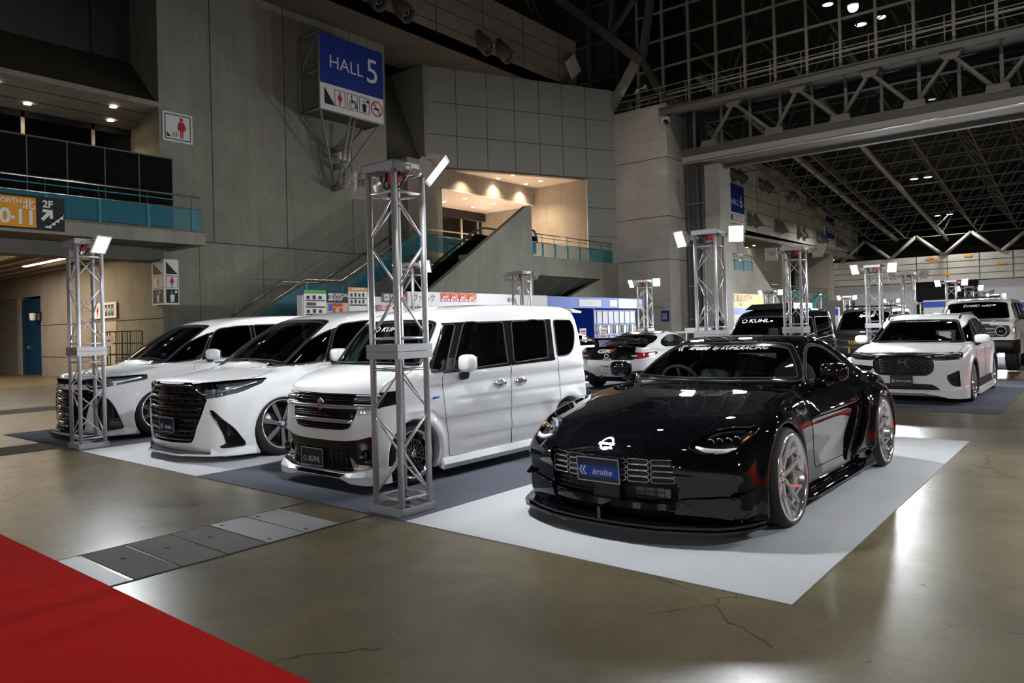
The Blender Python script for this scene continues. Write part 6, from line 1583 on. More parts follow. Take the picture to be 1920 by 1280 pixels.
# ------------------------------------------------------------------ steelwork overhead
def steelwork():
    Y = 31.54; r = empty('catwalk_bridge', (-15, Y, 9.0), 0, 'long steel catwalk bridge spanning the hall above the rear cars', 'bridge')
    def part(mb, n, p=r): 
        o = mb.build(n, p); o.matrix_parent_inverse = Matrix.Translation(-Vector(r.location)) if p is r else Matrix.Identity(4); return o
    c = MB(); c.bb((-15.2, Y-.15, 8.85), (9, Y+.15, 9.12), M['pale_steel']); c.bb((-15.2, Y-.1, 9.12), (9, Y+.25, 9.5), M['dark_steel']); c.bb((-15.2, Y+2.2, 8.85), (9, Y+2.5, 9.5), M['dark_steel']); c.bb((-15.2, Y, 9.0), (9, Y+2.4, 9.1), M['dark_steel']); c.tube([(-15.0, Y-.17, 8.84), (9, Y-.17, 8.84)], .022, M['stainless'], 6); part(c, 'lower_chord')
    c = MB(); c.bb((-16.3, Y-.2, 11.3), (9, Y+.2, 11.55), M['steel']); c.bb((-16.3, Y-.25, 11.55), (9, Y+2.6, 11.62), M['dark_steel']); c.bb((-16.3, Y+2.2, 11.2), (9, Y+2.5, 11.5), M['dark_steel']); part(c, 'upper_chord')
    tops = [-12.74+2.8*k for k in range(8)]; bots = [-13.9]+[-10.95+2.68*k for k in range(7)]
    for i, x in enumerate(tops):
        for b in (bots[i] if i < len(bots) else None, bots[i+1] if i+1 < len(bots) else None):
            if b is None: continue
            d = MB(); d.tube([(x, Y-.02, 11.15), (b, Y-.02, 9.5)], .085, M['steel'], 8); part(d, 'brace')
            d = MB(); d.tube([(x, Y+2.35, 11.15), (b, Y+2.35, 9.5)], .07, M['dark_steel'], 6); part(d, 'brace')
        g = MB(); g.prism([(x-.42, Y-.1, 11.32), (x+.42, Y-.1, 11.32), (x+.22, Y-.1, 10.98), (x-.22, Y-.1, 10.98)], (0, .18, 0), M['steel']); part(g, 'gusset')
    for x in bots:
        g = MB(); g.prism([(x-.4, Y-.12, 9.42), (x+.4, Y-.12, 9.42), (x+.34, Y-.12, 9.72), (x-.34, Y-.12, 9.72)], (0, .2, 0), M['steel']); part(g, 'gusset')
    w = MB()
    for k in range(18): x = -14.78+1.33*k; w.bb((x-.06, Y+.3, 9.5), (x+.06, Y+.4, 11.3), M['steel'])
    w.bb((-15, Y+.33, 10.85), (9, Y+.37, 10.9), M['void']); w.bb((-15, Y+.34, 9.5), (9, Y+.345, 11.3), M['clear']); part(w, 'glazing')
    h = MB()
    for z in (12.0, 12.35, 12.62): h.tube([(-18.8, Y-.2, z), (9, Y-.2, z)], .022, M['pale_steel'], 5)
    for k in range(22): x = -18.8+1.3*k; h.tube([(x, Y-.2, 11.6), (x, Y-.2, 12.62)], .02, M['pale_steel'], 5)
    part(h, 'guard_rail')
    l = MB()
    for x in (-9.5, -6.7, -11.5, -1.5, -4.1): l.bb((x-.5, Y+.6, 11.2), (x+.5, Y+.66, 11.22), M['ivory'])
    part(l, 'tube_lamp')
    # big window grid above the bridge
    g = MB(); Y2 = 32
    for k in range(-1, 18): x = -16.37+1.343*k; g.bb((x-.055, Y2-.06, 11.6), (x+.055, Y2+.1, 21), M['pale_steel'])
    for z in [12.43+1.345*k for k in range(7)]: g.bb((-17.7, Y2-.04, z-.05), (8, Y2+.05, z+.04), M['pale_steel'])
    g.bb((-17.7, Y2, 11.6), (8, Y2+.012, 21), M['clear']); S_(g, 'window_4')
    # big raking beams beside the pillar
    b = MB()
    def beam(p, q, w, m='steel', d=.2): b.tube([p, q], w, M[m], 4)
    beam((-22.6, 31.6, 19.2), (-17.3, 31.6, 14.2), .30); beam((-17.4, 31.6, 14.5), (-19.6, 31.6, 11.6), .26, 'pale_steel'); beam((-17.3, 31.7, 14.3), (-16.1, 31.7, 11.9), .22, 'dark_steel'); beam((-17.3, 31.7, 14.4), (-16.0, 31.7, 21), .22); beam((-19.1, 31.7, 15.8), (-18.6, 31.7, 21), .12); beam((-19.0, 31.7, 16), (-15.5, 31.7, 19.5), .14)
    b.bb((-23, 33.4, 13), (-16, 33.6, 21), M['roof'])
    for z in (14.5, 16.5, 18.5): b.bb((-23, 33.3, z), (-16, 33.4, z+.12), M['dark_steel'])
    for x in (-21.5, -19.8, -18.2): b.bb((x, 33.25, 12), (x+.25, 33.4, 21), M['dark_steel'])
    S_(b, 'trim_raking_beam')
    # space frame of the far roof
    t = MB(); xs = np.arange(-21.5, 9, 3.05); ys = np.arange(34, 82, 3.1)
    def zl(y): return 14.6-.115*(y-34)
    for j, y in enumerate(ys):
        for i, x in enumerate(xs):
            a = (x, y, zl(y)); u = (x+1.52, y+1.55, zl(y)+2.0)
            if i+1 < len(xs): t.tube([a, (xs[i+1], y, zl(y))], .05, M['steel'], 4, cap=False)
            if j+1 < len(ys): t.tube([a, (x, ys[j+1], zl(ys[j+1]))], .075 if i % 2 == 0 else .05, M['steel'], 4, cap=False)
            if i+1 < len(xs) and j+1 < len(ys):
                t.tube([u, (u[0]+3.05, u[1], u[2])], .05, M['steel'], 4, cap=False); t.tube([u, (u[0], u[1]+3.1, u[2]-.356)], .05, M['steel'], 4, cap=False)
                for q in (a, (xs[i+1], y, zl(y)), (x, ys[j+1], zl(ys[j+1])), (xs[i+1], ys[j+1], zl(ys[j+1]))): t.tube([q, u], .038, M['steel'], 4, cap=False)
    for i, x in enumerate(np.arange(-19, 10, 4.6)):
        t.tube([(x, 80, 9.3), (x+2.3, 80, 7.3)], .16, M['pale_steel'], 6); t.tube([(x, 80, 9.3), (x-2.3, 80, 7.3)], .16, M['pale_steel'], 6)
    t.tube([(-20.5, 36, 15.9), (-20.5, 82, 9.0)], .28, M['pale_steel'], 4); t.tube([(-16.5, 36, 14.5), (-16.5, 82, 9.3)], .20, M['pale_steel'], 4); t.tube([(-12, 36, 14.2), (-12, 82, 8.9)], .16, M['pale_steel'], 4)
    S_(t, 'ceiling_space_frame')
    # hall 5 roof beams seen through the window grid
    t = MB()
    for x in (-16, -11.5, -7, -2.5, 2): t.tube([(x, 36, 20.2), (x+5, 36, 12.5)], .16, M['steel'], 4); t.tube([(x, 36, 20.2), (x-4, 36, 12.5)], .14, M['steel'], 4)
    S_(t, 'ceiling_brace')
    # high-bay lamps
    def lamp(name, loc, lab, on=True):
        b = MB(); e = empty(name, loc, 0, lab, 'ceiling lamp', 'high-bay ceiling lamps')
        b.lathe([(.34, .05), (.30, .12), (.10, .26), (.0, .30), (.0, .28), (.09, .24), (.28, .10)], M['pale_steel'], 18, 'z'); b.cyl((0, 0, .34), (0, 0, 1.2), .012, M['cable'], 5); b.build('shade', e)
        d = MB(); d.lathe([(.02, .0), (.02, .27)], M['high_bay'] if on else M['ivory'], 18, 'z'); d.build('bulb', e)
    rows = [((-10.82, 50.7, 12.6), 'left lamp of the nearest pair hanging under the catwalk bridge'), ((-9.91, 50.7, 12.6), 'right lamp of the nearest pair hanging under the catwalk bridge'), ((-10.9, 60.5, 11.6), 'left lamp of the middle pair in the far roof'), ((-10.0, 60.5, 11.6), 'right lamp of the middle pair in the far roof'), ((-12.3, 78.4, 10.9), 'left lamp of the farthest pair in the far roof'), ((-11.25, 78.3, 10.9), 'right lamp of the farthest pair in the far roof')]
    for p, l in rows: lamp('ceiling_lamp', p, 'bright round '+l)
    for p, l in (((-11.5, 42, 18.6), 'leftmost of the hanging lamps behind the window grid'), ((-10.5, 42, 18.8), 'second hanging lamp behind the window grid'), ((-9.4, 40, 16.3), 'small lamp low behind the window grid above the bridge rail'), ((-8.5, 40, 16.4), 'small right lamp low behind the window grid above the bridge rail')): lamp('ceiling_lamp', p, 'round '+l)
    for x in (-9.5, -2, 5):
        for y in (4, 14, 25):
            lamp('ceiling_lamp', (x, y, 17), 'round high-bay ceiling lamp overhead in the near hall')
            L = bpy.data.lights.new('high_bay_light', 'SPOT'); L.energy = ROOF_W*{4: .6, 14: 2.6, 25: 5.0}[y]; L.spot_size = radians(150); L.spot_blend = .6; L.shadow_soft_size = .25; L.color = (1, .96, .87)
            o = bpy.data.objects.new('high_bay_light', L); COL.objects.link(o); o.location = (x, y, 16.9)
    for x, y, z in ((-10.4, 50.7, 12.5), (-10.4, 60.5, 11.5), (-11.8, 78.3, 10.8), (-2, 50, 12), (-2, 66, 10.5), (-16, 66, 10.5)):
        L = bpy.data.lights.new('high_bay_light', 'SPOT'); L.energy = 1800; L.spot_size = radians(165); L.spot_blend = .6; L.shadow_soft_size = .25; L.color = (1, .97, .92)
        o = bpy.data.objects.new('high_bay_light', L); COL.objects.link(o); o.location = (x, y, z)
    # cameras on the pillar top, ladder
    c = MB(); c.box((-16.0, 31.42, 11.05), (.35, .2, .22), M['ivory']); superell(c, (-15.95, 31.32, 10.93), (.12, .12, .12), M['gloss_black'], 1, 12); c.build('security_camera', label='white dome camera at the top right corner of the concrete pillar', cat='camera')
    e = empty('stage_light', (-17.6, 32.1, 11.9), 0, 'silver spotlights on a small tripod on top of the concrete pillar', 'spotlight')
    b = MB()
    for a in (0, 2.1, 4.2): b.tube([(0, 0, .9), (.3*cos(a), .3*sin(a), 0)], .025, M['stainless'], 5)
    b.build('tripod', e); b = MB(); b.cyl((-.35, 0, 1.0), (-.05, -.1, 1.2), .16, M['stainless'], 12); b.cyl((.05, 0, 1.1), (.35, -.1, 1.3), .15, M['stainless'], 12); b.cyl((0, 0, .9), (0, 0, 1.8), .04, M['stainless'], 6); b.build('lamp_head', e)
    f = empty('wall_floodlight', (-20.6, 28.7, 13.3), 0, 'square grey floodlight tilted on top of the grey panel wall', 'floodlight'); b = MB(); b.box((.3, 1.4, 1.0), (.12, .9, .9), M['ivory'], M=Matrix.Rotation(.7, 3, 'X')); b.build('housing', f); b = MB()
    for k in range(4): b.tube([(.1, .6+.2*k, -.1), (.2, .9+.16*k, .6)], .02, M['cable'], 5)
    b.build('stand', f)
    e = MB()
    for s in (0, .6): e.tube([(-21.6, 26.3+s, 19.5), (-21.2, 28.6+s, 15.9)], .05, M['dark_steel'], 5)
    for k in range(9): t = k/8; e.tube([(-21.6+.4*t, 26.3+2.3*t, 19.5-3.6*t), (-21.6+.4*t, 26.9+2.3*t, 19.5-3.6*t)], .03, M['dark_steel'], 5)
    e.build('ladder', label='dark steel ladder rising behind the tile band at the top', cat='ladder')
steelwork()
# ------------------------------------------------------------------ nozzles on the tile bands, downlights
def nozzles():
    spots = [((-20.65, 17.6, 13.77), 0), ((-20.65, 18.95, 13.77), 0), ((-20.65, 23.6, 13.78), 0), ((-20.65, 24.95, 13.79), 0)]
    lab = ['first air nozzle from the left on the upper tile band', 'second air nozzle from the left on the upper tile band', 'third air nozzle from the left on the upper tile band', 'fourth air nozzle from the left on the upper tile band']
    def proto():
        e = empty('air_nozzle', (0, 0, 0)); h = MB(); R = Matrix.Rotation(.30, 3, 'Z') @ Matrix.Rotation(.80, 3, 'Y')
        def tr(mb): mb.v = [tuple(R @ Vector(p)) for p in mb.v]; return mb
        h.lathe([(-.35, .33), (.62, .33), (.62, .27), (.4, .25)], M['dark_steel'], 20); tr(h); h.build('hood', e)
        m = MB(); m.lathe([(.42, 0), (.42, .25)], M['gloss_black'], 20); m.lathe([(.46, .10), (.48, .12), (.46, .14)], M['pale_steel'], 16); tr(m); m.build('outlet', e); return e
    p = proto()
    for i, (loc, _) in enumerate(spots):
        o = p if i == 0 else copy_tree(p); o.location = loc; tag(o, lab[i], 'air nozzle', 'air nozzles on the upper tile band')
    far = [50.45, 51.91, 55.9, 57.27, 61.79, 63.25, 67.5, 68.7, 73.07, 74.4, 78.86, 80.2]
    for i, y in enumerate(far):
        o = copy_tree(p); o.location = (-20.65, y, 12.1); tag(o, 'round dark air nozzle in the upper row of the pale far tile band', 'air nozzle', 'air nozzles on the far tile band')
    w = empty('wedge_lamp', (0, 0, 0)); q = MB(); q.prism([(0, -.35, .55), (0, .35, .55), (0, .45, -.45), (0, -.45, -.45)], (.06, 0, 0), M['steel']); q.add([(0,-.3,.5),(0,.3,.5),(.55,.38,-.40),(.55,-.38,-.40),(0,-.38,-.42),(0,.38,-.42)], [(0,3,2,1),(3,4,5,2),(0,4,3),(1,2,5)], M['steel']); q.build('hood', w)
    for i, y in enumerate([48.5, 53.5, 54.7, 59.2, 60.43, 64.68, 66.1, 70.0, 71.4, 76.35, 77.8, 82.2]):
        o = w if i == 0 else copy_tree(w); o.location = (-20.64, y, 9.07); tag(o, 'grey wedge-shaped wall light in the lower row of the pale far tile band', 'wall light', 'wedge wall lights on the far tile band')
    d = MB(); d.lathe([(0, 0), (0, .10)], M['downlight'], 16, 'z'); me_l = d.mesh('lamp'); r_ = MB(); r_.lathe([(-.004, .10), (-.012, .12), (-.012, .14), (0, .145)], M['pale_steel'], 18, 'z'); me_r = r_.mesh('trim_ring')
    groups = [('downlights under the upper left ceiling', 'warm round downlight in the sloped ceiling above the left balcony', [(-23.3, 3.2, 8.44), (-23.3, 6.55, 8.44), (-23.3, 9.6, 8.44), (-24.2, 4.4, 8.28), (-24.2, 7.6, 8.28), (-24.25, 9.9, 8.27), (-23.3, 0.2, 8.44)], 80),
              ('downlights over the escalator', 'warm downlight in the outer ceiling under the grey panel wall', [(-22.41, 24.62, 8.61), (-22.58, 26.84, 8.61), (-21.54, 26.7, 8.61), (-21.54, 28.86, 8.61), (-22.5, 28.9, 8.61)], 420),
              ('downlights over the upper entrance', 'round downlight in the pale ceiling in front of the upper doors', [(-25.14, 25.73, 7.70), (-23.85, 25.85, 7.70), (-25.25, 27.95, 7.70), (-23.8, 27.9, 7.70)], 1300),
              ('downlights beyond the hall 6 sign', 'tiny warm downlight under the far tile band', [(-22.5, 54+2.6*k, 7.68) for k in range(6)]+[(-23.5, 55+2.6*k, 7.68) for k in range(4)]+[(-22.3, 76+1.6*k, 7.68) for k in range(4)], 25)]
    for g, l, P, wt in groups:
        for p in P:
            e = empty('downlight', p, 0, l, 'downlight', g); a = link('lamp', me_l, e); b = link('trim_ring', me_r, e)
            a.location = (0, 0, -.004)
            L = bpy.data.lights.new('downlight_spot', 'SPOT'); L.energy = wt; L.spot_size = radians(115); L.spot_blend = .9; L.shadow_soft_size = .06; L.color = (1, .80, .55)
            o = bpy.data.objects.new('downlight_spot', L); COL.objects.link(o); o.location = (p[0], p[1], p[2]-.03)
    for k, y in enumerate((3.5, 5.2, 7.2, 9.0)):
        s = MB(); s.bb((-29.5, y, 4.0), (-25.2, y+.12, 4.02), M['downlight']); s.build('strip_lamp', label='warm strip lamp between the ribs of the lobby ceiling', cat='ceiling lamp', group='strip lamps in the lobby ceiling')
    L = bpy.data.lights.new('lobby_light', 'AREA'); L.energy = 480; L.shape = 'RECTANGLE'; L.size = 6; L.size_y = 8; L.color = (1, .87, .74); o = bpy.data.objects.new('lobby_light', L); COL.objects.link(o); o.location = (-30, 5.5, 3.95)
    L = bpy.data.lights.new('entrance_light', 'POINT'); L.energy = 600; L.shadow_soft_size = .3; L.color = (1, .90, .84); o = bpy.data.objects.new('entrance_light', L); COL.objects.link(o); o.location = (-28, 30, 6.2)
nozzles()
# ------------------------------------------------------------------ railings, stairs, escalator
def railing(name, label, X, y0, y1, z, posts, kick=0.0, ret=None):
    r = empty(name, (X, y0, z), 0, label, 'railing')
    def b(mb, n): mb.v = [(p[0]-X, p[1]-y0, p[2]-z) for p in mb.v]; return mb.build(n, r)
    for y in posts:
        p = MB(); p.bb((X-.02, y-.035, z), (X+.02, y+.035, z+.62), M['teal']); p.tube([(X-.05, y, z+.5), (X-.05, y, z+1.0)], .013, M['dark_steel'], 5); b(p, 'post')
    t = MB(); t.tube([(X-.05, y0, z+1.0), (X-.05, y1, z+1.0)], .03, M['stainless'], 8); b(t, 'handrail')
    t = MB(); t.tube([(X, y0, z+.84), (X, y1, z+.84)], .014, M['teal'], 6); t.tube([(X, y0, z+.63), (X, y1, z+.63)], .022, M['stainless'], 6); b(t, 'mid_rail')
    m = MB(); m.bb((X-.006, y0, z+.03), (X+.006, y1, z+.62), M['teal_mesh']); b(m, 'mesh_panel')
    return r
def balconies():
    railing('balcony_railing', 'teal mesh railing with steel handrail along the upper left balcony', -20.7, -4, 10.95, 4.5, [y for y in np.arange(-3.3, 11, 1.27)])
    railing('balcony_railing', 'teal mesh railing on the right balcony beside the concrete pillar', -18.98, 24.65, 31.2, 4.45, [24.7, 25.46, 26.37, 27.36, 28.35, 29.25, 30.19, 31.15])
    p0 = empty('partition_screen', (-21.9, 0, 4.5), 0, 'row of tall black partition panels standing on the upper left balcony', 'partition')
    ys = [10.68, 9.7, 8.76, 7.79, 6.83, 5.86, 4.9, 3.9, 2.9, 1.9]
    for a, b_ in zip(ys, ys[1:]):
        m = MB(); m.bb((-.02, b_+.015, 0), (.02, a-.015, 2.28), M['partition']); m.build('panel', p0)
    for y in ys:
        m = MB(); m.bb((-.025, y-.015, 0), (.025, y+.015, 2.3), M['steel']); m.build('post', p0)
    m = MB(); m.bb((-.025, ys[-1], 2.28), (.025, ys[0], 2.32), M['steel']); m.build('top_rail', p0)
    # stairs along the west wall
    s = empty('staircase', (-22.0, 10.9, 0), 0, 'concrete staircase with steel handrails climbing along the concrete wall', 'staircase')
    def b(mb, n): mb.v = [(p[0]+22.0, p[1]-10.9, p[2]) for p in mb.v]; return mb.build(n, s)
    f = MB(); y = 11.2; z = 0
    n = 14
    for k in range(n): f.bb((-22.65, y+.27*k, 0), (-21.2, y+.27*(k+1), .165*(k+1)), M['slab'])
    y2 = y+.27*n; z2 = .165*n; f.bb((-22.65, y2, 0), (-21.2, y2+1.5, z2), M['slab'])
    for k in range(13): f.bb((-22.65, y2+1.5+.29*k, 0), (-21.2, y2+1.5+.29*(k+1), z2+.165*(k+1)), M['slab'])
    b(f, 'steps')
    for X in (-22.55, -21.25):
        h = MB(); P = [(X, 11.0, .95), (X, y2-.1, z2+.95), (X, y2+1.4, z2+.95), (X, y2+1.5+3.77, 5.5), (X, 23.5, 5.5)]; h.tube(P, .028, M['stainless'], 8); b(h, 'handrail')
    t = MB(); X = -21.22
    for a, c in (((11.0, 0.15), (y2-.1, z2+.1)), ((y2-.1, z2+.05), (y2+1.4, z2+.05)), ((y2+1.5, z2+.1), (y2+5.2, 4.6)), ((y2+5.2, 4.6), (23.5, 4.55))):
        t.prism([(X, a[0], a[1]), (X, c[0], c[1]), (X, c[0], c[1]+.7), (X, a[0], a[1]+.7)], (.012, 0, 0), M['teal_mesh']); t.tube([(X, a[0], a[1]+.7), (X, c[0], c[1]+.7)], .02, M['teal'], 5); t.bb((X-.02, c[0]-.05, c[1]), (X+.03, c[0]+.05, c[1]+.72), M['teal'])
    b(t, 'mesh_panel')
    # escalator between stairs and parapet
    e = empty('escalator', (-20, 15.5, 0), 0, 'escalator with black handrails rising behind the sloped concrete parapet', 'escalator')
    def c(mb, n): mb.v = [(p[0]+20, p[1]-15.5, p[2]) for p in mb.v]; return mb.build(n, e)
    k = MB(); k.prism([(-20.7, 15.6, 0), (-20.7, 16.6, .1), (-20.7, 23.3, 4.5), (-20.7, 25, 4.5), (-20.7, 25, 3.9), (-20.7, 16, -.01)], (1.4, 0, 0), M['dark_steel']); c(k, 'steps')
    for X in (-20.75, -19.3):
        g = MB(); g.prism([(X, 16.0, .2), (X, 23.3, 4.6), (X, 25.4, 4.6), (X, 25.4, 5.4), (X, 23.1, 5.45), (X, 16.0, 1.05)], (.014, 0, 0), M['esc_glass']); c(g, 'balustrade')
        h = MB(); h.tube([(X, 15.7, .6), (X, 15.8, 1.0), (X, 16.4, 1.35), (X, 22.8, 5.45), (X, 23.6, 5.75), (X, 24.6, 5.75), (X, 25.3, 5.6), (X, 25.5, 5.2), (X, 25.2, 4.9)], .045, M['rubber'], 8); c(h, 'handrail')
    railing('balcony_railing', 'teal railing at the top of the escalator in front of the upper doors', -22.6, 23.3, 26.5, 4.5, [23.35, 24.4, 25.4, 26.4])
balconies()
# ------------------------------------------------------------------ signs
def woman(mb, F, h, m, d=.003):
    """pictogram: F maps (u,v) in units of height h"""
    vs, fs = ring2(0.0, .09, 16); mb.add([F(p[0]*h, (p[1]+.40)*h) for p in vs], fs, m)
    for poly in ([(-.10,.29),(.10,.29),(.17,-.14),(-.17,-.14)], [(-.09,-.14),(-.015,-.14),(-.015,-.5),(-.07,-.5)], [(.09,-.14),(.015,-.14),(.015,-.5),(.07,-.5)], [(-.10,.29),(-.14,.24),(-.22,-.06),(-.17,-.08),(-.09,.2)], [(.10,.29),(.14,.24),(.22,-.06),(.17,-.08),(.09,.2)]):
        mb.add([F(x*h, y*h) for x, y in poly], [tuple(range(len(poly)))], m)
def cup(mb, F, h, m):
    mb.add([F(x*h, y*h) for x, y in ((-.22,.15),(.22,.15),(.15,-.5),(-.15,-.5))], [(0,1,2,3)], m)
    mb.add([F(x*h, y*h) for x, y in ((-.02,.15),(.04,.15),(-.06,.5),(-.12,.46))], [(0,1,2,3)], m); vs, fs = ring2(.03, .13, 14); mb.add([F((p[0]+.34)*h, (p[1]+.42)*h) for p in vs], fs, m)
def rect(mb, F, u0, v0, u1, v1, m): mb.add([F(u0, v0), F(u1, v0), F(u1, v1), F(u0, v1)], [(0,1,2,3)], m)
def frame_rect(mb, F, u0, v0, u1, v1, t, m):
    rect(mb, F, u0, v0, u1, v0+t, m); rect(mb, F, u0, v1-t, u1, v1, m); rect(mb, F, u0, v0, u0+t, v1, m); rect(mb, F, u1-t, v0, u1, v1, m)
def signs():
    W, B, R, U = M['white_print'], M['black_print'], M['red_print'], M['blue_print']
    # hall 5 box sign on brackets
    s = empty('hall_sign', (-21.4, 17.25, 9.37), 0, 'big blue and white sign reading HALL 5 on a pipe bracket', 'sign')
    f = MB(); F = lambda u, v, d=.0: (d, u, v)
    f.bb((-.06, -1.45, 0), (0, 1.45, 2.72), W); rect(f, lambda u, v: F(u, v, .004), -1.45, .93, 1.45, 2.72, U)
    f.text('HALL', frame((.008, -.28, 1.75), (0,1,0), (0,0,1)), .66, W, 0, bold=-.004); f.text('5', frame((.008, .93, 1.83), (0,1,0), (0,0,1)), 1.30, W, 0)
    G = lambda u, v: F(u, v, .006)
    f.add([G(-1.28, .20), G(-.82, .20), G(-1.28, .80)], [(0,1,2)], B)
    for k in range(3): u = -.60+.56*k; frame_rect(f, G, u-.24, .20, u+.24, .80, .022, B)
    woman(f, lambda u, v: G(u-.60, v+.50), .48, R)
    vs, fs = ring2(.13, .16, 20); f.add([G(p[0]-.02, p[1]+.42) for p in vs], fs, B); rect(f, G, -.08, .42, -.04, .66, B); vs, fs = ring2(0, .04, 10); f.add([G(p[0]-.07, p[1]+.71) for p in vs], fs, B); rect(f, G, -.06, .50, .10, .54, B); f.add([G(.06,.5),G(.10,.52),G(.18,.30),G(.13,.28)], [(0,1,2,3)], B)
    cup(f, lambda u, v: G(u+.52, v+.48), .46, B)
    vs, fs = ring2(.24, .29, 28); f.add([G(p[0]+1.12, p[1]+.50) for p in vs], fs, R); f.add([G(.93,.68),G(.97,.72),G(1.31,.32),G(1.27,.28)], [(0,1,2,3)], R); rect(f, G, .96, .46, 1.24, .52, B)
    f.build('face_panel', s)
    b = MB()
    for y in (-1.45, 1.45):
        for z in (0, 1.36, 2.72): b.tube([(-.05, y, z), (-1.2, y, z)], .04, M['pale_steel'], 6)
        b.tube([(-1.2, y, 0), (-1.2, y, 2.72)], .04, M['pale_steel'], 6); b.tube([(-.05, y, 0), (-.05, y, 2.72)], .04, M['pale_steel'], 6); b.tube([(-1.2, y, 1.36), (-.05, y, 2.72)], .03, M['pale_steel'], 5)
    b.tube([(-.05, -1.45, 0), (-.05, 1.45, 0)], .05, M['pale_steel'], 6); b.tube([(-1.2, -1.45, 0), (-1.2, 1.45, 0)], .04, M['pale_steel'], 6); b.bb((-1.2, -1.45, .02), (-.05, 1.45, .05), M['dark_steel'])
    for y in (-.1, .12): b.tube([(-.2, y+.1, 0), (-.9, y, -2.55)], .05, M['pale_steel'], 8)
    for y in (-1.4, 1.35): b.tube([(-1.15, y, 0), (-1.0, 0, -1.5)], .04, M['pale_steel'], 6); b.tube([(-.1, y, 0), (-1.2, .0, -2.4)], .045, M['pale_steel'], 6)
    for z in (-1.05, -1.7, -2.5): b.cyl((-1.28, 0, z), (-.55, 0, z), .11, M['pale_steel'], 14)
    b.bb((-.72, -.22, -1.52), (-.6, .3, -1.25), M['ivory']); b.build('bracket', s)
    # women 1F sign
    s = empty('washroom_sign', (-22.69, 11.28, 8.02), 0, 'square white sign with a red woman figure and 1F on the concrete wall', 'sign')
    f = MB(); G = lambda u, v: (.012, u, v); f.bb((0, -.48, -.46), (.010, .48, .46), W); frame_rect(f, G, -.42, -.40, .42, .40, .03, B)
    woman(f, lambda u, v: (.014, u+.12, v+.0), .66, R); f.add([G(-.36,-.32),G(-.22,-.32),G(-.36,-.16)], [(0,1,2)], B); f.text('1F', frame((.013, -.10, -.25), (0,1,0), (0,0,1)), .24, B, 0); f.build('face_panel', s)
    # direction board on the balcony edge
    s = empty('direction_sign', (-20.585, 5.2, 4.15), 0, 'black and orange board reading NORTH 10 11 and 2F on the balcony edge', 'sign')
    f = MB(); G = lambda u, v: (.008, u, v); f.bb((-.02, -1.6, 0), (.006, 2.04, .84), B); rect(f, G, -1.5, .05, 1.40, .79, M['orange_print'])
    H = lambda y, z: frame((.012, y, z), (0,1,0), (0,0,1))
    f.text('NORTH', H(.80, .67), .165, W, 0, bold=.003); f.text('北', H(1.24, .60), .27, W, 0, bold=.006)
    for ch, y in (('10', .62), ('11', 1.17)): f.text(ch, H(y, .28), .50, W, 0, bold=.012, space=.9)
    vs, fs = ring2(0, .045, 14); f.add([(.012, p[0]+.90, p[1]+.27) for p in vs], fs, W)
    f.text('2F', H(1.66, .66), .24, W, 0, bold=.008)
    G2 = lambda u, v: (.012, u, v)
    f.add([G2(*q) for q in ((1.50,.29),(1.56,.24),(1.70,.40),(1.70,.31),(1.77,.31),(1.77,.53),(1.54,.53),(1.54,.46),(1.64,.46))], [(0,1,2,8),(2,3,4,5),(2,5,6,7,8)], W)
    for k in range(4): u, v = 1.60+.09*k, .07+.08*k; rect(f, G2, u, v, u+.09, v+.045, W); rect(f, G2, u+.09, v, u+.135, v+.125, W)
    rect(f, G2, 1.96, .39, 2.02, .435, W)
    f.build('face_panel', s)
    # triangular hanging sign on the corner
    s = empty('corner_sign', (-22.4, 10.6, 2.40), 0, 'white folded sign with a triangle, woman figures and a cup at the wall corner', 'sign')
    f = MB(); f.bb((-.8, .0, 0), (0, .03, 1.4), W); f.bb((-.03, .03, 0), (0, .46, 1.4), W)
    A = lambda u, v: (.003, u+.245, v); Bq = lambda u, v: (u-.40, -.003, v)
    for Q, hw in ((A, .20), (Bq, .36)):
        Q2 = lambda u, v, Q=Q: Q(u, v)
        f.add([Q2(-hw*.9, .95), Q2(hw*.9, .95), Q2(-hw*.9, 1.33)], [(0,1,2)], B); frame_rect(f, Q2, -hw*.92, .52, hw*.92, .90, .015, B)
        woman(f, lambda u, v, Q=Q2: Q(u, v+.71), .32, R); rect(f, Q2, -hw*.95, .06, hw*.95, .48, B); cup(f, lambda u, v, Q=Q: (Q(u, v+.26)[0]+(.002 if Q is A else 0), Q(u, v+.26)[1]-(.002 if Q is Bq else 0), Q(u, v+.26)[2]), .34, W)
    f.build('face_panel', s)
    # washroom row sign above the beige door
    s = empty('washroom_sign', (-26.9, 10.64, 2.38), 0, 'long white sign with small black figures above the beige door', 'sign')
    f = MB(); f.bb((-1.1, -.02, -.27), (1.0, .01, .27), W)
    for k in range(4): u = -.05+.25*k; rect(f, lambda a, b_: (a, -.022, b_), u-.10, -.19, u+.10, .19, B); woman(f, lambda a, b_, u=u: (a+u, -.025, b_), .28, W)
    woman(f, lambda a, b_: (a-.5, -.025, b_), .36, R); f.build('face_panel', s)
    # cup holder, blue notice
    m = MB(); m.bb((-33.5, 10.62, 2.2), (-33.0, 10.7, 2.55), M['gloss_black']); m.lathe([(2.22, .10), (2.5, .13)], W, 12, 'z', (-33.42, 10.52, 0)); m.build('wall_box', label='small black wall box with a white cup beside the blue door', cat='wall box')
    m = MB(); m.bb((-16.55, 31.50, 1.55), (-16.15, 31.53, 2.05), U)
    for k in range(4): m.bb((-16.5, 31.495, 1.65+.08*k), (-16.25, 31.5, 1.68+.08*k), W)
    m.build('notice_plate', label='small dark blue notice plate on the concrete pillar', cat='notice')
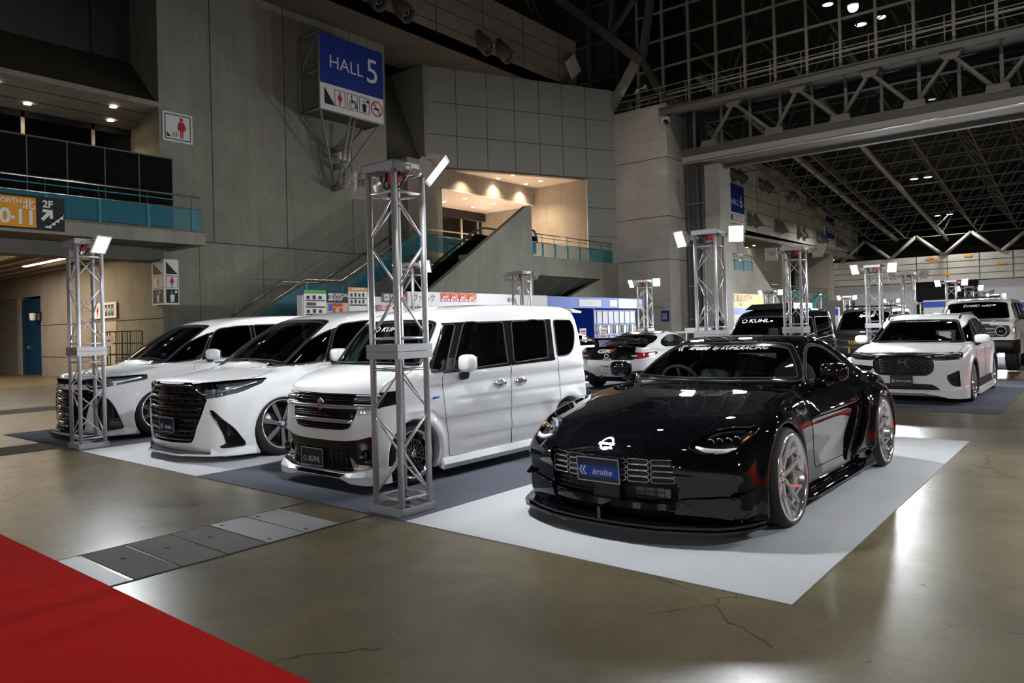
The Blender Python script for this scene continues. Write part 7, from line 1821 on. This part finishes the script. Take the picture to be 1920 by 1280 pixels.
    # hall 6 signs
    for y0, y1, z0, z1, l in ((49.45, 52.35, 9.28, 11.26, 'nearer blue sign reading HALL 6 on the pale tile band'), (72.2, 75.1, 9.2, 11.25, 'farther blue sign reading HALL 6 on the pale tile band')):
        s = empty('hall_sign', (-20.55, (y0+y1)/2, z0), 0, l, 'sign'); f = MB(); w = (y1-y0)/2; f.bb((-.08, -w, -.75), (0, w, z1-z0), W); rect(f, lambda u, v: (.01, u, v), -w, 0, w, z1-z0, U)
        f.text('HALL', frame((.02, -.35, .72), (0,1,0), (0,0,1)), .62, W, 0); f.text('6', frame((.02, .85, .82), (0,1,0), (0,0,1)), 1.2, W, 0); rect(f, lambda u, v: (.01, u, v), -w*.8, -.6, -w*.5, -.15, B)
        for k in range(3): frame_rect(f, lambda u, v: (.01, u, v), -.5+.6*k, -.62, -.05+.6*k, -.12, .04, B)
        f.build('face_panel', s)
    m = MB(); m.bb((-24.2, 56.5, 3.4), (-24.1, 74, 7.0), M['partition'])
    for y in np.arange(57, 74, 1.1): m.bb((-24.1, y, 3.4), (-24.06, y+.08, 7.0), M['dark_steel'])
    m.text('tomica', frame((-24.05, 66.5, 5.6), (0,1,0), (0,0,1)), .9, M['white_print'], 0)
    for y in (62.3, 70.3): m.bb((-24.08, y, 5.1), (-24.03, y+1.0, 6.3), M['red_print']); m.bb((-24.04, y+.2, 5.5), (-24.02, y+.8, 5.8), M['white_print'])
    m.build('banner_wall', label='dark banner wall with two red badges under the far tile band', cat='banner')
    railing('balcony_railing', 'distant teal railing under the dark banner wall', -21.0, 58, 74, 3.4, list(np.arange(58, 74.5, 2.6))); railing('balcony_railing', 'short teal railing behind the truss tower right of the pillar', -17.6, 43, 46, 4.6, [43.1, 44.5, 45.9])
signs()
# ------------------------------------------------------------------ booths along the wall
def booths():
    W, B, R, Yl, O = M['white_print'], M['black_print'], M['red_print'], M['yellow_print'], M['orange_print']
    b = MB(); b.bb((-14.7, 10.05, 0), (-14.5, 13.3, 2.30), M['booth_w']); b.build('booth_wall', label='white booth wall covered with sale posters behind the minivan', cat='booth wall')
    b = MB(); b.bb((-14.7, 13.35, 2.06), (-14.5, 19.62, 2.46), M['booth_w']); b.bb((-17.5, 13.35, 0), (-17.4, 19.62, 2.46), M['booth_w'])
    for y in (13.35, 16.4, 19.55): b.bb((-14.68, y, 0), (-14.6, y+.07, 2.46), M['stainless'])
    b.bb((-17.45, 17.2, 1.6), (-17.38, 19.4, 2.0), M['brown_paint']); b.text('ヴァルク', frame((-14.49, 13.95, 2.28), (0,1,0), (0,0,1)), .22, B, 0); b.text('優良店', frame((-14.49, 17.75, 2.28), (0,1,0), (0,0,1)), .16, B, 0)
    b.build('exhibitor_booth', label='white exhibitor booth with a long fascia behind the kei wagon roof', cat='booth')
    def poster(y0, y1, z0, z1, base, label, items=(), group=None):
        p = MB(); X = -14.485; p.bb((X-.012, y0, z0), (X, y1, z1), base); F = lambda u, v: (X+.003, u, v)
        for it in items:
            if it[0] == 'r': rect(p, lambda u, v, d=it[6] if len(it) > 6 else 0: (X+.003+d, u, v), y0+it[1]*(y1-y0), z0+it[2]*(z1-z0), y0+it[3]*(y1-y0), z0+it[4]*(z1-z0), it[5])
            else: p.text(it[1], frame((X+.008, y0+it[2]*(y1-y0), z0+it[3]*(z1-z0)), (0,1,0), (0,0,1)), it[4], it[5], 0, shear=it[6] if len(it) > 6 else 0, bold=.003)
        p.build('poster', label=label, cat='poster', group=group)
    goods = [('r', .05, .03, .95, .09, B), ('r', .05, .36, .95, .42, B), ('r', .05, .66, .95, .71, B)]
    def blobs(rows, n, m):
        r = []
        for v in rows:
            for k in range(n): u = .10+.82*k/n; r.append(('r', u, v, u+.18*3/n*.8, v+.15+.03*(k % 2), m))
        return r
    poster(10.1, 10.72, 1.82, 2.34, W, 'leftmost merchandise poster with black garment pictures', goods+blobs((.12, .74), 3, B)+blobs((.45,), 1, M['brown_paint']))
    poster(10.1, 10.72, 2.35, 2.42, M['green_print'], 'narrow green header strip above the leftmost poster')
    poster(10.74, 11.36, 2.13, 2.40, B, 'black poster reading 01 OFFICIAL SHOP', [('r', .07, .2, .28, .85, W), ('t', '01', .17, .5, .13, B), ('t', 'OFFICIAL', .66, .68, .11, W), ('t', 'SHOP', .52, .32, .11, W)])
    poster(10.74, 11.36, 1.80, 2.12, mat('poster_peach', (.75, .42, .30), .6), 'peach poster with red 40 percent panel', [('r', .27, .3, .73, .98, R), ('r', .27, .62, .73, .76, O, .001), ('t', '40', .45, .45, .13, W, .2), ('r', .0, .0, .25, .35, O), ('r', .7, .0, 1, .3, B), ('r', .05, .4, .25, .95, M['fascia_b'])])
    poster(11.38, 11.98, 1.86, 2.42, W, 'merchandise poster with tool pictures right of the black shop poster', goods+blobs((.46, .76), 4, B)+blobs((.12,), 4, M['galv']))
    poster(11.38, 11.98, 2.43, 2.52, O, 'narrow orange header strip above the tool poster', [('t', 'D1 GRAND PRIX', .5, .5, .05, W)])
    poster(12.0, 12.58, 1.86, 2.10, mat('poster_orange_pale', (.80, .48, .32), .6), 'pale orange poster with purple letters IND', [('t', 'IND', .45, .60, .20, mat('purple_print', (.16, .13, .35), .6)), ('t', 'FINAL DRIFT', .42, .13, .07, B)])
    poster(12.45, 13.05, 2.16, 2.40, M['steel'], 'grey poster reading 01 OFFICIAL SHOP left of the near truss tower', [('r', .12, .2, .40, .85, W), ('t', '01', .26, .5, .12, M['steel']), ('t', 'OFFICIAL', .72, .68, .08, W), ('t', 'SHOP', .66, .32, .08, W)])
    poster(12.60, 13.0, 1.90, 2.08, R, 'red poster reading SALE in yellow', [('t', 'SALE', .5, .5, .15, Yl, .2)])
    poster(13.07, 13.28, 2.12, 2.38, R, 'small red poster on the right end of the poster wall', [('r', .0, .55, 1, .75, O), ('t', '40', .5, .25, .1, W)])
    for k in range(4): y = 14.6+.375*k; poster(y, y+.355, 2.20, 2.45, R, 'red and white notice on the white fascia, %s of four' % ('first', 'second', 'third', 'fourth')[k], [('r', .05, .05, .95, .33, W), ('t', '決算SALE', .5, .78, .075, O), ('t', '全品対象', .5, .5, .06, W), ('t', '10%OFF', .5, .19, .06, R)], 'red notices on the white fascia')
    # blue booth
    e = empty('blue_booth', (-15, 19.7, 0), 0, 'royal blue exhibition booth with fascia and display wall behind the track coupe', 'booth')
    f = MB(); f.bb((-.12, 0, 2.08), (.02, 7.2, 2.48), M['fascia_b']); f.bb((-2.6, 7.1, 2.08), (0, 7.2, 2.48), M['fascia_b']); 
    for y0, y1 in ((2.5, 4.0), (4.6, 5.15)): f.bb((.02, y0, 2.14), (.03, y1, 2.40), M['booth_w'])
    f.text('5', frame((.035, 3.25, 2.27), (0,1,0), (0,0,1)), .12, M['steel'], 0); f.bb((.02, 5.3, 2.09), (.028, 7.1, 2.45), M['plate_blue']); f.build('fascia', e)
    w = MB(); w.bb((-2.7, 0, 0), (-2.6, 7.2, 2.48), M['booth_b']); w.bb((-2.6, 0, 0), (0, .06, 2.1), M['booth_b']); w.bb((-1.5, 1.9, 0), (-1.42, 4.0, 2.1), M['booth_b']); w.bb((-1.42, 3.5, 0), (0, 3.56, 2.1), M['booth_b']); w.bb((-.05, 1.85, 0), (.0, 1.92, 2.1), M['fascia_b']); w.build('wall_panel', e)
    c = MB()
    for k in range(16): y = 2.05+.075*k; c.tube([(-1.36, y, .1), (-1.36, y, 1.6)], .04, M['booth_b'], 6)
    c.build('curtain', e)
    d = MB(); d.bb((-.35, 3.75, .1), (-.30, 7.1, 2.02), M['booth_w'])
    for k in range(9): y = 3.75+.42*k; d.bb((-.30, y-.012, .1), (-.28, y+.012, 2.02), M['plate_blue'] if k != 1 else M['booth_b'])
    for z in (.55, 1.02, 1.48, 2.0): d.bb((-.30, 3.75, z-.025), (-.26, 7.1, z+.025), M['fascia_b'])
    d.build('display_rack', e)
    k = MB()
    for z in (.62, 1.1):
        for j in range(16): y = 3.85+.205*j; k.prism([(-.27, y, z), (-.27, y+.13, z), (-.27, y+.15, z+.25), (-.27, y+.06, z+.34), (-.27, y-.02, z+.25)], (.03, 0, 0), (M['galv'], M['brown_paint'], M['interior_pale'])[(j*5+int(z*10)) % 3])
    k.build('display_goods', e)
    # low counter with leaflets in front of the booth
    t = MB(); t.bb((-13.2, 18.9, .9), (-12.6, 20.6, .96), M['fascia_b']); t.bb((-13.15, 18.95, 0), (-12.65, 20.55, .9), M['booth_b']); t.build('counter', label='low blue counter in front of the blue booth', cat='counter')
    for y, l in ((19.0, 'white notice card standing on the left end of the blue counter'), (20.2, 'white notice card standing on the right end of the blue counter')):
        t = MB(); t.box((-12.8, y+.15, 1.16), (.02, .34, .36), W, M=None); 
        for q in range(3): t.bb((-12.788, y+.02, 1.05+.09*q), (-12.785, y+.28, 1.09+.09*q), R if q == 1 else B)
        t.build('notice_card', label=l, cat='card')
    # yellow and blue banner booth far behind the black kei wagon
    t = MB(); t.bb((-15.2, 34.7, 0), (-15.0, 41.5, 2.05), M['booth_w']); t.bb((-14.99, 34.7, 2.2), (-14.95, 40.5, 2.9), Yl); t.text('くるまの学校', frame((-14.93, 37.6, 2.64), (0,1,0), (0,0,1)), .46, R, 0, bold=.01); t.text('体験コーナー', frame((-14.93, 37.6, 2.32), (0,1,0), (0,0,1)), .18, B, 0); t.bb((-14.99, 34.7, 1.85), (-14.95, 41, 2.15), M['fascia_b']); t.bb((-15.0, 34.7, 2.05), (-14.97, 40.5, 2.2), M['booth_w']); t.build('banner_booth', label='booth with a yellow and blue banner behind the black kei wagon', cat='booth')
    # roll cage trolley by the lobby wall
    c = empty('roll_trolley', (-24.0, 9.9, 0), 0, 'green wire roll trolley with paper notices by the lobby wall', 'trolley')
    g = mat('trolley_green', (.05, .10, .045), .5); f = MB()
    for x in (-.95, -.1, .1, .95):
        for y in (-.3, .3): f.tube([(x, y, .15), (x, y, 1.62)], .018, g, 6)
    for z in (.2, .55, .9, 1.25, 1.62):
        f.tube([(-.95, .3, z), (-.1, .3, z)], .014, g, 5); f.tube([(.1, .3, z), (.95, .3, z)], .014, g, 5)
        for x in (-.95, -.1, .1, .95): f.tube([(x, -.3, z), (x, .3, z)], .014, g, 5)
    for x in np.linspace(-.85, .85, 12): f.tube([(x, .3, .2), (x, .3, 1.6)], .007, g, 4)
    f.build('cage', c); d = MB(); d.bb((-.95, -.3, .14), (.95, .3, .18), M['galv']); d.build('deck', c)
    for x in (-.85, .85):
        for y in (-.25, .25): w = MB(); w.lathe([(-.02, .07), (.02, .07)], M['rubber'], 12, 'x', (x, y, .07)); w.lathe([(-.02, 0), (-.02, .07)], M['rubber'], 12, 'x', (x, y, .07)); w.bb((x-.03, y-.01, .07), (x+.03, y+.01, .15), M['galv']); w.build('caster', c)
    n = MB(); n.bb((-.12, -.33, 1.18), (.38, -.32, 1.5), W); n.bb((-.05, -.332, 1.32), (.2, -.33, 1.36), M['plate_blue']); n.bb((-.25, -.33, .85), (-.05, -.32, 1.1), W); n.build('paper_notice', c)
    # distant booth boxes and teal feather flags, stuff under the far lights
    for i, (x, y) in enumerate(((-8.45, 26.0),)):
        f = empty('feather_flag', (x, y, 0), 0, 'teal feather flag left of the dark bronze van', 'flag'); p = MB(); p.tube([(0, 0, 0), (.1, 0, 1.0), (.35, 0, 1.8), (.8, 0, 2.35)], .015, M['cable'], 5); p.build('pole', f)
        q = MB(); q.prism([(.10, 0, .9), (.30, 0, .95), (.60, 0, 1.75), (.80, 0, 2.33), (.62, 0, 2.15), (.36, 0, 1.78)], (0, .01, 0), M['teal']); q.build('banner_cloth', f)
    for i, (x, y, w, h, m, l) in enumerate(((-7.6, 58, 5, 2.6, 'booth_w', 'white distant booth box left under the far lights'), (-3.4, 62, 5, 2.4, 'booth_w', 'white distant booth box right under the far lights'), (-13.4, 49, .2, 2.2, 'booth_w', 'distant white booth panel left of the van'))):
        t = MB(); t.bb((x-w/2, y, 0), (x+w/2, y+.2, h), M[m]); t.bb((x-w/2, y-.02, h-.5), (x+w/2, y, h-.1), M['fascia_b']); t.build('booth_panel', label=l, cat='booth')
    # white counter and a visitor behind the black kei wagon
    t = empty('counter_table', (-9.4, 20.7, 0), 0, 'white counter table with a black box behind the truss tower of the coupe', 'table')
    q = MB(); q.bb((-.9, -.35, 1.12), (.9, .35, 1.17), W); q.build('table_top', t)
    for x in (-.8, .8):
        for y in (-.28, .28): q = MB(); q.bb((x-.025, y-.025, 0), (x+.025, y+.025, 1.12), M['galv']); q.build('leg', t)
    q = MB(); q.bb((-10.05, 20.6, 1.17), (-9.3, 20.85, 1.27), W); q.build('carton', label='flat white box on the white counter table', cat='box')
    q = MB(); q.bb((-9.1, 20.55, 1.17), (-8.8, 20.8, 1.28), B); q.build('equipment_box', label='small black box on the right end of the white counter table', cat='box')
    person((-9.88, 22.9, 0), radians(160))
def person(loc, rz):
    r = empty('person', loc, rz, 'person in dark jacket and trousers standing behind the white counter table', 'person')
    def skin(name, pts, edges, rad, m, par, lv=2):
        me = bpy.data.meshes.new(name); me.from_pydata(pts, edges, []); o = link(name, me); bpy.context.view_layer.objects.active = o
        md = o.modifiers.new('s', 'SKIN'); o.modifiers.new('u', 'SUBSURF').levels = lv; o.modifiers['u'].render_levels = lv
        for v, q in zip(me.skin_vertices[0].data, rad): v.radius = q if hasattr(q, '__len__') else (q, q)
        me.skin_vertices[0].data[0].use_root = True
        dg = bpy.context.evaluated_depsgraph_get(); m2 = bpy.data.meshes.new_from_object(o.evaluated_get(dg)); bpy.data.objects.remove(o)
        m2.materials.clear(); m2.materials.append(m); m2.polygons.foreach_set('use_smooth', [True]*len(m2.polygons)); return link(name, m2, par)
    sk = mat('skin', (.42, .25, .18), .55); jk = mat('dark_jacket', (.012, .013, .018), .8); tr = mat('dark_trousers', (.018, .02, .028), .8)
    P = [(0,0,.92),(0,0,1.08),(0,.01,1.28),(0,.02,1.42),(0,.01,1.50),(0,-.01,1.57),(0,-.015,1.66),(0,-.01,1.72)]; E = [(i, i+1) for i in range(7)]; R = [(.13,.09),(.12,.085),(.135,.085),(.09,.055),(.05,.05),(.075,.085),(.08,.095),(.055,.065)]
    for s in (1, -1):
        b = len(P); P += [(s*.17,.01,1.41),(s*.22,.0,1.15),(s*.21,-.10,.92),(s*.205,-.14,.84),(s*.09,0,.86),(s*.10,-.01,.48),(s*.10,.02,.09),(s*.11,-.12,.04)]; R += [(.06,.06),(.048,.048),(.034,.034),(.03,.038),(.085,.09),(.058,.062),(.042,.045),(.04,.032)]
        E += [(3,b),(b,b+1),(b+1,b+2),(b+2,b+3),(0,b+4),(b+4,b+5),(b+5,b+6),(b+6,b+7)]
        for k in range(4):
            f = len(P); x = s*(.205-.0+(k-1.5)*.017); P += [(x,-.165,.79),(x,-.175,.765-.004*abs(k-1.5))]; R += [(.009,.009),(.008,.008)]; E += [(b+3,f),(f,f+1)]
        f = len(P); P += [(s*.175,-.165,.815),(s*.165,-.18,.79)]; R += [(.010,.010),(.009,.009)]; E += [(b+3,f),(f,f+1)]
    body = skin('body', P, E, R, sk, r)
    J = [(0,0,.86),(0,0,1.08),(0,.01,1.28),(0,.015,1.43),(0,.012,1.52)]; JE = [(0,1),(1,2),(2,3),(3,4)]; JR = [(.17,.13),(.16,.125),(.19,.14),(.18,.13),(.095,.095)]
    for s in (1, -1):
        b = len(J); J += [(s*.175,.01,1.41),(s*.225,.0,1.15),(s*.212,-.095,.93)]; JR += [(.072,.072),(.06,.06),(.046,.046)]; JE += [(3,b),(b,b+1),(b+1,b+2)]
    skin('jacket', J, JE, JR, jk, r)
    T = [(0,0,.94)]; TE = []; TR = [(.15,.115)]
    for s in (1, -1):
        b = len(T); T += [(s*.09,0,.84),(s*.10,-.01,.48),(s*.10,.02,.10)]; TR += [(.10,.105),(.072,.076),(.058,.062)]; TE += [(0,b),(b,b+1),(b+1,b+2)]
    skin('trousers', T, TE, TR, tr, r)
    h = MB(); superell(h, (0, .012, 1.70), (.088, .10, .085), mat('hair', (.03, .022, .016), .7), .95, 16); h.build('hair', r)
    f = MB(); superell(f, (0, -.115, 1.635), (.013, .022, .022), sk, 1, 10)
    for s in (1, -1): superell(f, (s*.085, .0, 1.64), (.014, .022, .034), sk, 1, 10); superell(f, (s*.032, -.098, 1.665), (.013, .008, .008), M['black_print'], 1, 8)
    f.box((0, -.105, 1.59), (.045, .008, .008), M['red_print']); f.build('face_detail', r)
    for s in (1, -1): sh = MB(); superell(sh, (s*.105, -.06, .045), (.05, .14, .045), M['black_plastic'], .6, 14); sh.build('shoe', r)
booths()
# ------------------------------------------------------------------ light and view
def world():
    W = bpy.data.worlds.new('hall_air'); SC.world = W; W.use_nodes = True
    bg = W.node_tree.nodes['Background']; bg.inputs[0].default_value = (.9, .95, 1.0, 1); bg.inputs[1].default_value = .02
    v = SC.view_settings; v.view_transform = 'Standard'; v.look = 'None'; v.gamma = 1; v.exposure = EXPOSURE; v.use_curve_mapping = False
EXPOSURE = 0.0
world()
SC.cycles.use_denoising = True
SC.cycles.max_bounces = 6; SC.cycles.transparent_max_bounces = 24; SC.cycles.glossy_bounces = 4; SC.cycles.diffuse_bounces = 3
SC.cycles.sample_clamp_indirect = 6.0; SC.cycles.caustics_reflective = False; SC.cycles.caustics_refractive = False
for _b in (build_coupe, build_kei, lambda: build_van('grand'), lambda: build_van('slim'), build_suv, build_gt, build_red, build_offroad, build_truck, build_kei_black): _b()
